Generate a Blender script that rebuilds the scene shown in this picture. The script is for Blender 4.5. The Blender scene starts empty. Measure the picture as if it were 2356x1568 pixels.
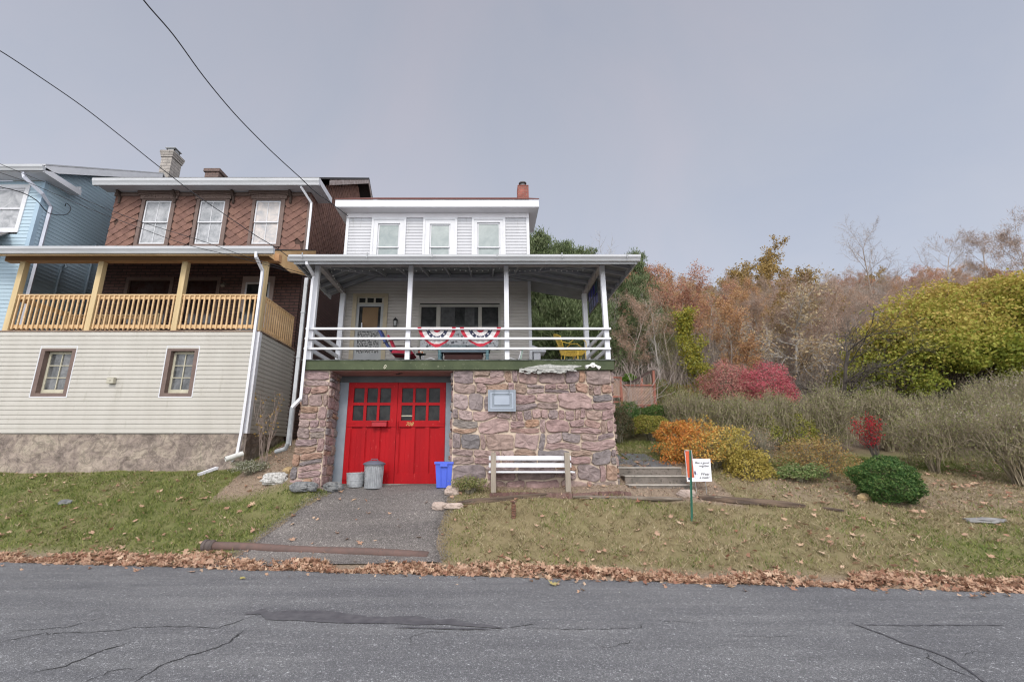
import bpy, math, random
import numpy as np
from mathutils import Vector, Matrix, noise as mnoise
R = math.radians
PI = math.pi
rnd = random.Random(708)
scene = bpy.context.scene
COL = scene.collection
# ------------------------------------------------------------------ camera model used to measure the photograph
TH = R(14.1); FP = 1040.0; CX = 1120.0; CY = 784.0; CZ = 1.7
ct, st = math.cos(TH), math.sin(TH)
def W(px, py, Y):
    u = px-CX; v = CY-py
    d = FP*ct - v*st; h = FP*st + v*ct
    return Vector((u/d*Y, Y, CZ+h/d*Y))
def S(px, py, Y): return W(px*.9424, py*.9424, Y)
def wx(px, py, Y): return W(px, py, Y).x
def wz(py, Y): return W(CX, py, Y).z

# ------------------------------------------------------------------ terrain
def edge(x): return 7.15-.115*np.clip(x, -16, 18)
_prof = [
 (-14, [(0,0),(.15,.03),(2.5,1.28),(3.0,1.38),(10,2.5),(16,4)]),
 (-5.9,[(0,0),(.2,.04),(3.3,1.37),(5,1.9),(10,2.5),(16,4)]),
 (-4.9,[(0,0),(.2,.04),(2.1,.95),(2.8,1.38),(3.5,1.72),(5,2.1),(16,4)]),
 (-4.0,[(0,0),(.2,.05),(1.5,.75),(2.0,1.2),(3.0,1.6),(5,2.1),(16,4)]),
 (-3.5, [(0,0),(.25,.05),(.5,.15),(1.2,.55),(1.75,1.05),(2.9,1.15),(10,1.2),(16,4)]),
 (-3.1, [(0,0),(.25,.05),(.5,.15),(2.05,.97),(2.5,1.06),(2.9,1.08),(10,1.1),(16,4)]),
 (-.9, [(0,0),(.25,.05),(.5,.12),(2.2,.97),(2.6,1.06),(3.06,1.08),(10,1.1),(16,4)]),
 (-.5, [(0,0),(.3,.06),(2.1,.98),(2.5,1.10),(10,1.15),(16,4)]),
 (2.6, [(0,0),(.3,.06),(2.4,1.0),(2.75,1.1),(3.3,1.2),(5.0,1.75),(8.3,2.5),(11.3,3.8),(16,5.0)]),
 (3.1, [(0,0),(.3,.06),(2.7,1.0),(3.1,1.08),(3.9,1.47),(5.8,1.93),(8.3,2.6),(11.3,3.9),(16,5.2)]),
 (4.3, [(0,0),(.3,.06),(2.75,1.0),(3.1,1.08),(3.9,1.47),(5.8,1.93),(8.3,2.6),(11.3,3.9),(16,5.2)]),
 (5.5, [(0,0),(.3,.06),(2.9,.98),(3.3,1.1),(4.3,1.4),(5.8,1.8),(8.3,2.5),(11.3,3.7),(16,5.1)]),
 (8,   [(0,0),(.3,.05),(3.07,.80),(4.07,1.05),(5.8,1.55),(8.8,2.2),(13.8,4.0),(16,4.8)]),
 (14,  [(0,0),(.3,.05),(3.5,.9),(6,1.5),(9,2.2),(14,4.1),(16,4.8)]),
]
_xs = np.array([p[0] for p in _prof], float)
def tz(x, y):
    x = np.asarray(x, float); y = np.asarray(y, float)
    x, y = np.broadcast_arrays(x, y)
    t = y-edge(x)
    cols = []
    for _, pr in _prof:
        a = np.array(pr, float)
        cols.append(np.interp(t, a[:,0], a[:,1]))
    cols = np.stack(cols)
    xi = np.clip(x, _xs[0], _xs[-1])
    k = np.clip(np.searchsorted(_xs, xi, side='right')-1, 0, len(_xs)-2)
    f = (xi-_xs[k])/(_xs[k+1]-_xs[k])
    z0 = np.take_along_axis(cols, k[None], 0)[0]; z1 = np.take_along_axis(cols, (k+1)[None], 0)[0]
    z = z0*(1-f)+z1*f
    far = np.clip(t-16, 0, 44)*.35 + np.clip(t-60, 0, 200)*.12
    bump = (np.sin(x*1.7+y*.9)*.02+np.sin(x*.63-y*2.1+1)*.022+np.sin(x*4.1+y*3.3)*.008)*np.clip(t/1.0, 0, 1)
    roll = np.sin(x*.11+1.5)*1.2*np.clip((t-20)/30, 0, 1)
    return z+far+bump+roll
def tzf(x, y): return float(tz(x, y))
def G(px, py, lo=2.0, hi=60.0):
    """point where the sight line through a pixel meets the ground"""
    u = px-CX; v = CY-py
    d = FP*ct - v*st; h = FP*st + v*ct
    Y = lo
    while Y < hi:
        if CZ+h/d*Y < (tzf(u/d*Y, Y) if Y > float(edge(u/d*Y)) else 0.0): break
        Y += .02
    return Vector((u/d*Y, Y, CZ+h/d*Y))

# ------------------------------------------------------------------ materials
MATS = {}
def _nt(name):
    m = bpy.data.materials.new(name); m.use_nodes = True
    nt = m.node_tree; b = nt.nodes['Principled BSDF']
    return m, nt, b
def N(nt, t, **kw):
    n = nt.nodes.new(t)
    for k, v in kw.items(): setattr(n, k, v)
    return n
def coords(nt, scale=(1,1,1), loc=(0,0,0), rot=(0,0,0)):
    g = N(nt, 'ShaderNodeNewGeometry'); mp = N(nt, 'ShaderNodeMapping')
    mp.inputs['Scale'].default_value = scale; mp.inputs['Location'].default_value = loc; mp.inputs['Rotation'].default_value = rot
    nt.links.new(g.outputs['Position'], mp.inputs['Vector'])
    return mp.outputs['Vector']
def noise_(nt, vec, scale, detail=4, rough=.6, dist=0):
    n = N(nt, 'ShaderNodeTexNoise'); n.inputs['Scale'].default_value = scale
    n.inputs['Detail'].default_value = detail; n.inputs['Roughness'].default_value = rough; n.inputs['Distortion'].default_value = dist
    nt.links.new(vec, n.inputs['Vector']); return n.outputs['Fac']
def ramp(nt, fac, stops, interp='LINEAR'):
    r = N(nt, 'ShaderNodeValToRGB'); r.color_ramp.interpolation = interp
    e = r.color_ramp.elements
    while len(e) < len(stops): e.new(.5)
    for i, (p, c) in enumerate(stops):
        e[i].position = p; e[i].color = (*c, 1) if len(c) == 3 else c
    nt.links.new(fac, r.inputs['Fac']); return r.outputs['Color']
def mix(nt, fac, a, b, mode='MIX'):
    m = N(nt, 'ShaderNodeMix', data_type='RGBA', blend_type=mode)
    for sock, val in ((m.inputs[0], fac), (m.inputs[6], a), (m.inputs[7], b)):
        if isinstance(val, (int, float)): sock.default_value = val
        elif isinstance(val, tuple): sock.default_value = (*val, 1)
        else: nt.links.new(val, sock)
    return m.outputs[2]
def bump_(nt, b, h, strength=.3, dist=.01):
    bp = N(nt, 'ShaderNodeBump'); bp.inputs['Strength'].default_value = strength; bp.inputs['Distance'].default_value = dist
    nt.links.new(h, bp.inputs['Height']); nt.links.new(bp.outputs['Normal'], b.inputs['Normal'])
def g2(v): return (v[0], v[1], v[2])
def mk(name, c1, c2=None, scale=3, rough=.7, bump=.0, bscale=60, metal=0, spec=.3, stretch=(1,1,1), lo=.35, hi=.65, c3=None, s3=8, p3=.62):
    """two-tone noise paint, optional stains (c3) and fine bump"""
    if name in MATS: return MATS[name]
    m, nt, b = _nt(name)
    v = coords(nt, stretch)
    c2 = c2 or tuple(x*.82 for x in c1)
    col = ramp(nt, noise_(nt, v, scale, 6), [(lo, c1), (hi, c2)])
    if c3:
        f = ramp(nt, noise_(nt, v, s3, 8, .7), [(p3, (0,0,0)), (p3+.06, (1,1,1))])
        col = mix(nt, f, col, c3)
    nt.links.new(col, b.inputs['Base Color'])
    b.inputs['Roughness'].default_value = rough; b.inputs['Metallic'].default_value = metal
    b.inputs['Specular IOR Level'].default_value = spec
    if bump: bump_(nt, b, noise_(nt, v, bscale, 5, .7), bump, .01)
    MATS[name] = m; return m
def mk_rnd(name, cols, rough=.7, bump=0, bscale=40, trans=0, spec=.25, nscale=30, namt=.35, vs=(1,1,1)):
    """colour picked per face by the mesh attribute rnd (each leaf, stone, blade has its own)"""
    if name in MATS: return MATS[name]
    m, nt, b = _nt(name)
    a = N(nt, 'ShaderNodeAttribute'); a.attribute_name = 'rnd'
    n = len(cols)
    col = ramp(nt, a.outputs['Fac'], [((i+.5)/n, c) for i, c in enumerate(cols)])
    v = coords(nt, vs)
    if namt:
        f = ramp(nt, noise_(nt, v, nscale, 5, .65), [(.3, (1-namt,)*3), (.7, (1+namt*.3,)*3)])
        col = mix(nt, 1.0, col, f, 'MULTIPLY')
    nt.links.new(col, b.inputs['Base Color'])
    b.inputs['Roughness'].default_value = rough; b.inputs['Specular IOR Level'].default_value = spec
    if bump: bump_(nt, b, noise_(nt, v, bscale, 6, .7), bump, .02)
    if trans:
        t = N(nt, 'ShaderNodeBsdfTranslucent'); nt.links.new(col, t.inputs['Color'])
        ms = N(nt, 'ShaderNodeMixShader'); ms.inputs[0].default_value = trans
        nt.links.new(b.outputs[0], ms.inputs[1]); nt.links.new(t.outputs[0], ms.inputs[2])
        nt.links.new(ms.outputs[0], nt.nodes['Material Output'].inputs['Surface'])
    MATS[name] = m; return m
def mk_glass(name, tint=(.03,.035,.04), rough=.08, c2=None):
    if name in MATS: return MATS[name]
    m, nt, b = _nt(name)
    v = coords(nt)
    col = ramp(nt, noise_(nt, v, 3.5, 6, .7, .6), [(.35, tint), (.7, c2 or tuple(x*2 for x in tint))])
    nt.links.new(col, b.inputs['Base Color'])
    b.inputs['Roughness'].default_value = rough; b.inputs['Specular IOR Level'].default_value = .6
    bump_(nt, b, noise_(nt, v, 2.2, 2), .05, .02)
    MATS[name] = m; return m
def mk_brick(name, c1, c2, mortar, bw=.215, bh=.075, ms=.012, rough=.85):
    if name in MATS: return MATS[name]
    m, nt, b = _nt(name)
    g = N(nt, 'ShaderNodeNewGeometry'); sx = N(nt, 'ShaderNodeSeparateXYZ'); nt.links.new(g.outputs['Position'], sx.inputs[0])
    ad = N(nt, 'ShaderNodeMath', operation='ADD'); nt.links.new(sx.outputs[0], ad.inputs[0]); nt.links.new(sx.outputs[1], ad.inputs[1])
    cb = N(nt, 'ShaderNodeCombineXYZ'); nt.links.new(ad.outputs[0], cb.inputs[0]); nt.links.new(sx.outputs[2], cb.inputs[1])
    t = N(nt, 'ShaderNodeTexBrick'); t.inputs['Scale'].default_value = 1
    t.inputs['Brick Width'].default_value = bw; t.inputs['Row Height'].default_value = bh; t.inputs['Mortar Size'].default_value = ms
    t.inputs['Color1'].default_value = (*c1, 1); t.inputs['Color2'].default_value = (*c2, 1); t.inputs['Mortar'].default_value = (*mortar, 1)
    t.inputs['Bias'].default_value = -.1
    nt.links.new(cb.outputs[0], t.inputs['Vector'])
    v = coords(nt)
    col = mix(nt, 1.0, t.outputs['Color'], ramp(nt, noise_(nt, v, 6, 6, .7), [(.3, (.6,.6,.6)), (.7, (1.15,1.12,1.1))]), 'MULTIPLY')
    nt.links.new(col, b.inputs['Base Color']); b.inputs['Roughness'].default_value = rough
    inv = N(nt, 'ShaderNodeMath', operation='SUBTRACT'); inv.inputs[0].default_value = 1; nt.links.new(t.outputs['Fac'], inv.inputs[1])
    bump_(nt, b, inv.outputs[0], .6, .01)
    MATS[name] = m; return m

# ------------------------------------------------------------------ mesh helpers
class MB:
    def __init__(s): s.v = []; s.f = []; s.r = []; s.m = []; s.cr = 0.0; s.cm = 0
    def face(s, idx): s.f.append(tuple(idx)); s.r.append(s.cr); s.m.append(s.cm)
    def poly(s, pts):
        n = len(s.v); s.v += [tuple(p) for p in pts]; s.face(range(n, n+len(pts))); return s
    def box(s, x0, x1, y0, y1, z0, z1):
        n = len(s.v)
        s.v += [(x0,y0,z0),(x1,y0,z0),(x1,y1,z0),(x0,y1,z0),(x0,y0,z1),(x1,y0,z1),(x1,y1,z1),(x0,y1,z1)]
        for q in ((0,3,2,1),(4,5,6,7),(0,1,5,4),(1,2,6,5),(2,3,7,6),(3,0,4,7)): s.face([n+i for i in q])
        return s
    def obox(s, c, sz, M=None):
        """box centred at c, sizes sz, rotated by the 3x3 M"""
        n = len(s.v); M = M or Matrix.Identity(3); c = Vector(c)
        for k in ((-1,-1,-1),(1,-1,-1),(1,1,-1),(-1,1,-1),(-1,-1,1),(1,-1,1),(1,1,1),(-1,1,1)):
            s.v.append(tuple(c+M@Vector((k[0]*sz[0]/2, k[1]*sz[1]/2, k[2]*sz[2]/2))))
        for q in ((0,3,2,1),(4,5,6,7),(0,1,5,4),(1,2,6,5),(2,3,7,6),(3,0,4,7)): s.face([n+i for i in q])
        return s
    def beam(s, p0, p1, w, h, up=(0,0,1)):
        """square bar from p0 to p1, w across, h along up"""
        p0 = Vector(p0); p1 = Vector(p1); d = (p1-p0); L = d.length; d.normalize()
        up = Vector(up); a = d.cross(up)
        if a.length < 1e-4: a = d.cross(Vector((0,1,0)))
        a.normalize(); b = a.cross(d)
        n = len(s.v)
        for p in (p0, p1):
            for i, j in ((-1,-1),(1,-1),(1,1),(-1,1)): s.v.append(tuple(p+a*(i*w/2)+b*(j*h/2)))
        for q in ((0,1,2,3),(7,6,5,4),(0,4,5,1),(1,5,6,2),(2,6,7,3),(3,7,4,0)): s.face([n+i for i in q])
        return s
    def tube(s, pts, r, n=8, cap=True, sq=None):
        pts = [Vector(p) for p in pts]; k = len(pts)
        rs = r if isinstance(r, (list, tuple)) else [r]*k
        base = len(s.v); prev = None
        for i, p in enumerate(pts):
            d = (pts[min(i+1, k-1)]-pts[max(i-1, 0)]).normalized()
            if prev is None:
                a = d.cross(Vector((0,0,1)))
                if a.length < .05: a = d.cross(Vector((1,0,0)))
            else: a = prev-d*prev.dot(d)
            a.normalize(); prev = a; b = d.cross(a)
            for j in range(n):
                th = 2*PI*j/n+(PI/4 if n == 4 else 0)
                ra = rs[i]*(sq[0] if sq else 1); rb = rs[i]*(sq[1] if sq else 1)
                s.v.append(tuple(p+a*math.cos(th)*ra+b*math.sin(th)*rb))
        for i in range(k-1):
            for j in range(n):
                j2 = (j+1) % n
                s.face((base+i*n+j, base+i*n+j2, base+(i+1)*n+j2, base+(i+1)*n+j))
        if cap:
            s.face([base+j for j in range(n)][::-1]); s.face([base+(k-1)*n+j for j in range(n)])
        return s
    def lathe(s, c, prof, n=24, sx=1, sy=1, ribs=0, amp=0, cap=True):
        base = len(s.v); c = Vector(c)
        for (r, z) in prof:
            for j in range(n):
                th = 2*PI*j/n; rr = r*(1+(amp*(1 if math.sin(ribs*th) > 0 else -1) if ribs else 0))
                s.v.append((c.x+rr*math.cos(th)*sx, c.y+rr*math.sin(th)*sy, c.z+z))
        for i in range(len(prof)-1):
            for j in range(n):
                j2 = (j+1) % n; s.face((base+i*n+j, base+i*n+j2, base+(i+1)*n+j2, base+(i+1)*n+j))
        if cap: s.face([base+j for j in range(n)][::-1]); s.face([base+(len(prof)-1)*n+j for j in range(n)])
        return s
    def ball(s, c, r, n=10, m=7, sc=(1,1,1)):
        c = Vector(c); prof = []
        base = len(s.v)
        for i in range(m+1):
            ph = PI*i/m
            for j in range(n):
                th = 2*PI*j/n
                s.v.append((c.x+r*sc[0]*math.sin(ph)*math.cos(th), c.y+r*sc[1]*math.sin(ph)*math.sin(th), c.z+r*sc[2]*math.cos(ph)))
        for i in range(m):
            for j in range(n):
                j2 = (j+1) % n; s.face((base+i*n+j, base+(i+1)*n+j, base+(i+1)*n+j2, base+i*n+j2))
        return s
    def prism(s, pts, off):
        """pts outline (3D, planar), extruded by vector off"""
        n = len(s.v); k = len(pts); off = Vector(off)
        s.v += [tuple(p) for p in pts]+[tuple(Vector(p)+off) for p in pts]
        s.face(range(n, n+k)); s.face([n+k+i for i in range(k)][::-1])
        for i in range(k): s.face((n+i, n+k+i, n+k+(i+1) % k, n+(i+1) % k))
        return s
def invmat(parent):
    if parent is not None and parent.type == 'EMPTY' and parent.parent is None:
        return Matrix.Translation(-parent.location)
    return Matrix.Identity(4)
def add(name, mb, mat, parent=None, smooth=False, bevel=0, label=None):
    me = bpy.data.meshes.new(name); me.from_pydata(mb.v, [], mb.f)
    for m in (mat if isinstance(mat, (list, tuple)) else [mat]): me.materials.append(m)
    if any(mb.r):
        at = me.attributes.new('rnd', 'FLOAT', 'FACE'); at.data.foreach_set('value', np.array(mb.r, np.float32))
    if any(mb.m): me.polygons.foreach_set('material_index', np.array(mb.m, np.int32))
    me.polygons.foreach_set('use_smooth', np.full(len(mb.f), smooth))
    me.update()
    o = bpy.data.objects.new(name, me); COL.objects.link(o)
    if parent is not None: o.parent = parent; o.matrix_parent_inverse = invmat(parent)
    if bevel:
        b = o.modifiers.new('bevel', 'BEVEL'); b.width = bevel; b.segments = 2; b.limit_method = 'ANGLE'
    if label: o['label'] = label
    return o
def addnp(name, V, k, mat, rv=None, parent=None, smooth=False):
    """V: (n*k,3) vertices, every k of them one polygon"""
    V = np.ascontiguousarray(V, np.float32).reshape(-1, 3); nf = len(V)//k
    me = bpy.data.meshes.new(name); me.vertices.add(len(V)); me.vertices.foreach_set('co', V.ravel())
    me.loops.add(len(V)); me.loops.foreach_set('vertex_index', np.arange(len(V), dtype=np.int32))
    me.polygons.add(nf); me.polygons.foreach_set('loop_start', np.arange(0, len(V), k, dtype=np.int32))
    me.polygons.foreach_set('loop_total', np.full(nf, k, np.int32))
    me.polygons.foreach_set('use_smooth', np.full(nf, smooth))
    me.materials.append(mat)
    if rv is not None:
        at = me.attributes.new('rnd', 'FLOAT', 'FACE'); at.data.foreach_set('value', np.ascontiguousarray(rv, np.float32))
    me.update(calc_edges=True)
    o = bpy.data.objects.new(name, me); COL.objects.link(o)
    if parent is not None: o.parent = parent; o.matrix_parent_inverse = invmat(parent)
    return o
def thing(name, label, cat, loc=(0,0,0), group=None):
    o = bpy.data.objects.new(name, None); COL.objects.link(o); o.location = loc; o.empty_display_size = .2
    o['label'] = label; o['category'] = cat
    if group: o['group'] = group
    return o
def tag(o, label=None, cat=None, group=None, kind=None):
    if label: o['label'] = label
    if cat: o['category'] = cat
    if group: o['group'] = group
    if kind: o['kind'] = kind
    return o
def addeach(name, mbs, mat, parent, **k):
    return [add(name, m_, mat, parent, **k) for m_ in mbs]
def dup(root, loc, rz=0, sc=1, label=None):
    r = root.copy(); COL.objects.link(r); r.location = loc; r.rotation_euler = (0, 0, rz); r.scale = (sc, sc, sc)
    if label: r['label'] = label
    for ch in root.children:
        c = ch.copy(); COL.objects.link(c); c.parent = r
        for g in ch.children:
            d = g.copy(); COL.objects.link(d); d.parent = c
    return r
def text_part(name, body, size, M, mat, parent, depth=.004, shear=0, align='CENTER', label=None):
    cu = bpy.data.curves.new(name, 'FONT'); cu.body = body; cu.size = size; cu.extrude = depth; cu.shear = shear
    cu.align_x = align; cu.space_character = 1.0
    t = bpy.data.objects.new(name, cu); COL.objects.link(t)
    bpy.context.view_layer.update()
    dg = bpy.context.evaluated_depsgraph_get()
    me = bpy.data.meshes.new_from_object(t.evaluated_get(dg)); me.transform(M)
    bpy.data.objects.remove(t); me.materials.clear(); me.materials.append(mat)
    o = bpy.data.objects.new(name, me); COL.objects.link(o)
    if parent is not None: o.parent = parent; o.matrix_parent_inverse = invmat(parent)
    if label: o['label'] = label
    return o
FRONT = Matrix(((1,0,0,0),(0,0,-1,0),(0,1,0,0),(0,0,0,1)))   # text plane facing -Y

def siding(mb, o, a, n, L, z0, z1, h, holes=(), lip=.016, dutch=False):
    """lapped boards. o origin (at s=0, z=0 reference), a along, n outward; holes (s0,s1,za,zb)"""
    o = Vector(o); a = Vector(a); n = Vector(n)
    P = lambda s, z, d: (o.x+a.x*s+n.x*d, o.y+a.y*s+n.y*d, z)
    z = z0; i = 0
    while z < z1-1e-4:
        zt = min(z+h, z1); zm = (z+zt)/2
        cuts = sorted([(max(0, q[0]), min(L, q[1])) for q in holes if q[2] < zm < q[3]])
        s = 0; segs = []
        for c0, c1 in cuts:
            if c0 > s: segs.append((s, c0))
            s = max(s, c1)
        if s < L: segs.append((s, L))
        mb.cr = rnd.random()
        for s0, s1 in segs:
            if dutch:
                zk = z+(zt-z)*.68
                mb.poly([P(s0,z,lip), P(s1,z,lip), P(s1,zk,lip*.75), P(s0,zk,lip*.75)])
                mb.poly([P(s0,zk,lip*.75), P(s1,zk,lip*.75), P(s1,zt-.001,.0), P(s0,zt-.001,.0)])
            else:
                mb.poly([P(s0,z,lip), P(s1,z,lip), P(s1,zt,.002), P(s0,zt,.002)])
            mb.poly([P(s0,z,0), P(s1,z,0), P(s1,z,lip), P(s0,z,lip)])
        z = zt; i += 1
    return mb

def rubble(mbS, P, Wd, Hd, rg, cell=.085, wr=(3,6), hr=(2,3), depth=.055, taper=None):
    """irregular squared rubble: fills a Wd x Hd rectangle with separate rough stones standing proud of the mortar"""
    sd = rg.uniform(0, 50); rects = []; t = 0.0; u = cell/.082
    while t < Hd-.02:
        ch = rg.choice((.13, .16, .19, .22, .25))*u
        if Hd-(t+ch) < .09*u: ch = Hd-t
        s = 0.0
        while s < Wd-.01:
            w = min(rg.uniform(.9, 2.4)*ch, .62*u)
            if rg.random() < .2: w = rg.uniform(.08, .14)*u
            if Wd-(s+w) < .09*u: w = Wd-s
            if w > 1.15*ch and rg.random() < .35:
                f = rg.uniform(.38, .62)
                rects += [(s, s+w, t, t+ch*f), (s, s+w*.5, t+ch*f, t+ch), (s+w*.5, s+w, t+ch*f, t+ch)] if w > 1.9*ch else [(s, s+w, t, t+ch*f), (s, s+w, t+ch*f, t+ch)]
            elif w > .26*u and rg.random() < .2:
                a_ = w-rg.uniform(.07, .1)*u; rects += [(s, s+a_, t, t+ch), (s+a_, s+w, t, t+ch*.5), (s+a_, s+w, t+ch*.5, t+ch)]
            else: rects.append((s, s+w, t, t+ch))
            s += w
        t += ch
    def wob(a, b):
        e = min(1, a/.1, (Wd-a)/.1); f = min(1, b/.1, (Hd-b)/.1)
        return a+.035*u*max(0, e)*mnoise.noise(Vector((a*2.2, b*4+sd, 0))), b+.05*u*max(0, f)*mnoise.noise(Vector((a*2.6+sd, b*1.5, 5)))
    for (s0, s1, t0, t1) in rects:
        if True:
            g = .0075; K = 16
            mcx, mcz = (s0+s1)/2+rg.uniform(-.005, .005), (t0+t1)/2
            a, b = (s1-s0)/2-g, (t1-t0)/2-g
            pw = rg.uniform(4.5, 13.0); ph = rg.uniform(0, 1)
            rings = []
            tl = rg.uniform(-.09, .09); jit = [rg.uniform(.93, 1.035) for _ in range(K)]
            seed = rg.uniform(0, 99); dd = depth*rg.uniform(.55, 1.2)
            for (sc, dp) in ((1.0, 0.0), (.99, .7), (.90, .95), (.5, 1.0)):
                ring = []
                for k in range(K):
                    th = 2*PI*(k+ph)/K; c, s_ = math.cos(th), math.sin(th)
                    q = (abs(c)**pw+abs(s_)**pw)**(-1/pw)
                    x = c*q*a*jit[k]; y = s_*q*b*jit[(k*5) % K]
                    x, y = x*sc, (y+x*tl)*sc
                    nn = mnoise.noise(Vector((seed+x*9, y*9, seed)))
                    d = dd*dp*(1+.5*nn*(1 if dp > .5 else 0))+(.013*rg.uniform(-1, 1) if dp > .8 else 0)
                    ring.append(P(*wob(mcx+x, mcz+y), d))
                rings.append(ring)
            mbS.cr = rg.random()
            base = len(mbS.v)
            for r_ in rings: mbS.v += [tuple(p) for p in r_]
            mbS.v.append(tuple(P(*wob(mcx, mcz), dd*rg.uniform(.85, 1.25))))
            for r_ in range(3):
                for k in range(K):
                    k2 = (k+1) % K; mbS.face((base+r_*K+k, base+r_*K+k2, base+(r_+1)*K+k2, base+(r_+1)*K+k))
            for k in range(K): mbS.face((base+3*K+k, base+3*K+(k+1) % K, base+4*K))
# ------------------------------------------------------------------ shared materials
white = mk('white_paint', (.74,.74,.77), (.68,.68,.71), scale=2, rough=.5, c3=(.45,.43,.40), s3=14, p3=.68, bump=.05, bscale=30)
vinyl = mk('white_vinyl', (.54,.54,.56), (.49,.49,.51), scale=1.2, rough=.55, c3=(.42,.42,.42), s3=2.5, p3=.58, stretch=(3,3,.5))
trimw = mk('white_trim', (.66,.66,.68), (.60,.60,.62), scale=3, rough=.45)
gutm = mk('gutter_white', (.50,.505,.52), (.42,.43,.44), scale=2.5, rough=.4, c3=(.22,.23,.2), s3=5, p3=.66, stretch=(.4,1,3))
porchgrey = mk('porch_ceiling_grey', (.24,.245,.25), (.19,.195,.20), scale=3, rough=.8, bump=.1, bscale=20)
raftm = mk('rafter_lit_grey', (.36,.36,.38), (.28,.28,.30), scale=5, rough=.7)  # paler than the ceiling boards: light on the undersides painted into the grey
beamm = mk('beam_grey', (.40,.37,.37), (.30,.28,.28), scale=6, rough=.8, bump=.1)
tan_siding = mk('tan_vinyl', (.54,.50,.46), (.48,.445,.41), scale=1.3, rough=.6)
red = mk('red_door_paint', (.42,.004,.008), (.34,.003,.007), scale=3, rough=.5, c3=(.52,.05,.045), s3=18, p3=.62, bump=.2, bscale=25, stretch=(1,1,.35), spec=.18)
greytrim = mk('blue_grey_trim', (.27,.30,.34), (.22,.25,.29), scale=4, rough=.6, c3=(.5,.5,.5), s3=20, p3=.7)
darkgrey = mk('dark_grey_header', (.12,.125,.13), (.09,.095,.10), rough=.7)
glass = mk_glass('dark_glass', (.012,.013,.014), .25, c2=(.05,.05,.048)); glass.node_tree.nodes['Principled BSDF'].inputs['Specular IOR Level'].default_value = .15
glassw = mk_glass('curtained_glass', (.22,.26,.26), .22, c2=(.34,.38,.37))
glassb = mk_glass('reflecting_glass', (.20,.21,.22), .15, c2=(.5,.5,.51))
glassp = mk_glass('porch_glass', (.02,.022,.022), .1, c2=(.06,.06,.06))
stone = mk_rnd('rubble_stone', [(.36,.25,.235),(.31,.21,.20),(.41,.29,.265),(.26,.21,.205),(.35,.25,.21),(.39,.30,.285),(.20,.18,.18),(.32,.225,.22),(.37,.26,.23),(.30,.23,.22),(.25,.225,.21),(.38,.235,.16),(.34,.23,.215)], rough=.85, bump=.5, bscale=22, nscale=9, namt=.42)
mortar = mk('mortar', (.62,.50,.39), (.48,.39,.31), scale=7, rough=.95, bump=.6, bscale=35, c3=(.25,.22,.18), s3=10, p3=.6)
greenst = mk('green_stucco', (.085,.102,.055), (.058,.072,.04), scale=2.2, rough=.9, bump=.5, bscale=50, c3=(.17,.18,.12), s3=11, p3=.6)
memb = mk('torn_roll_roofing', (.05,.055,.05), (.16,.17,.16), scale=14, rough=.9, bump=.5)
plasterw = mk('peeling_white_paint', (.50,.49,.46), (.27,.27,.25), scale=16, rough=.8, bump=.6, bscale=30, c3=(.08,.09,.08), s3=22, p3=.6)
pinkb = mk('pink_soffit', (.40,.26,.22), (.33,.21,.18), scale=3, rough=.8)
redroof = mk('red_shingle', (.16,.065,.055), (.11,.05,.045), scale=20, rough=.95, bump=.4)
dkroof = mk('dark_shingle', (.07,.065,.065), (.05,.05,.05), scale=20, rough=.95, bump=.4)
brick_red = mk_brick('chimney_brick', (.34,.10,.075), (.27,.08,.06), (.26,.17,.14), .2, .07, .008)
brick_brown = mk_brick('brown_brick_siding', (.165,.085,.07), (.12,.062,.052), (.055,.04,.036), .3, .1, .014)
brick_grey = mk_brick('grey_chimney_block', (.36,.33,.30), (.30,.28,.25), (.2,.18,.17), .4, .14, .01)
shingle = mk_rnd('brown_scale_shingle', [(.225,.125,.098),(.20,.11,.088),(.245,.138,.105),(.21,.118,.095)], rough=.95, bump=.35, bscale=70, nscale=5, namt=.3)
tarback = mk('black_backing', (.03,.025,.022), (.05,.04,.035), rough=1)
browntrim = mk('brown_trim', (.19,.135,.115), (.15,.105,.09), scale=6, rough=.75, bump=.2)
deckwood = mk('new_pine', (.68,.47,.26), (.56,.37,.19), scale=1.6, rough=.65, stretch=(1,1,6), bump=.1, bscale=20, c3=(.3,.14,.05), s3=7, p3=.72)
deckwood2 = mk('new_pine_post', (.62,.48,.27), (.54,.40,.21), scale=1.4, rough=.65, stretch=(4,4,.5), bump=.1, c3=(.25,.13,.05), s3=5, p3=.74)
beige = mk('beige_dutch_vinyl', (.50,.475,.425), (.455,.43,.38), scale=.9, rough=.55, c3=(.42,.395,.34), s3=2.2, p3=.6, stretch=(3.2,3.2,.5))
bluev = mk('blue_vinyl', (.42,.53,.60), (.38,.49,.56), scale=.8, rough=.55, c3=(.3,.42,.5), s3=3, p3=.66)
bluetrim = mk('pale_blue_trim', (.36,.47,.56), (.32,.43,.52), rough=.5)
cream = mk('cream_sash', (.56,.52,.40), (.46,.43,.33), scale=8, rough=.7)
steel = mk('galvanised', (.36,.37,.38), (.26,.27,.28), scale=9, rough=.55, metal=.2, bump=.08, c3=(.5,.5,.5), s3=25, p3=.62)
gold = mk('gold_number', (.62,.42,.16), rough=.4)
blackm = mk('black_metal', (.02,.02,.02), (.03,.03,.03), rough=.4, spec=.5)
weath = mk('weathered_wood', (.36,.31,.25), (.25,.21,.17), scale=2, rough=.9, bump=.5, bscale=18, stretch=(6,6,1))
whitefab = mk('white_cloth', (.75,.73,.73), (.66,.64,.65), scale=6, rough=.9)

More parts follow.
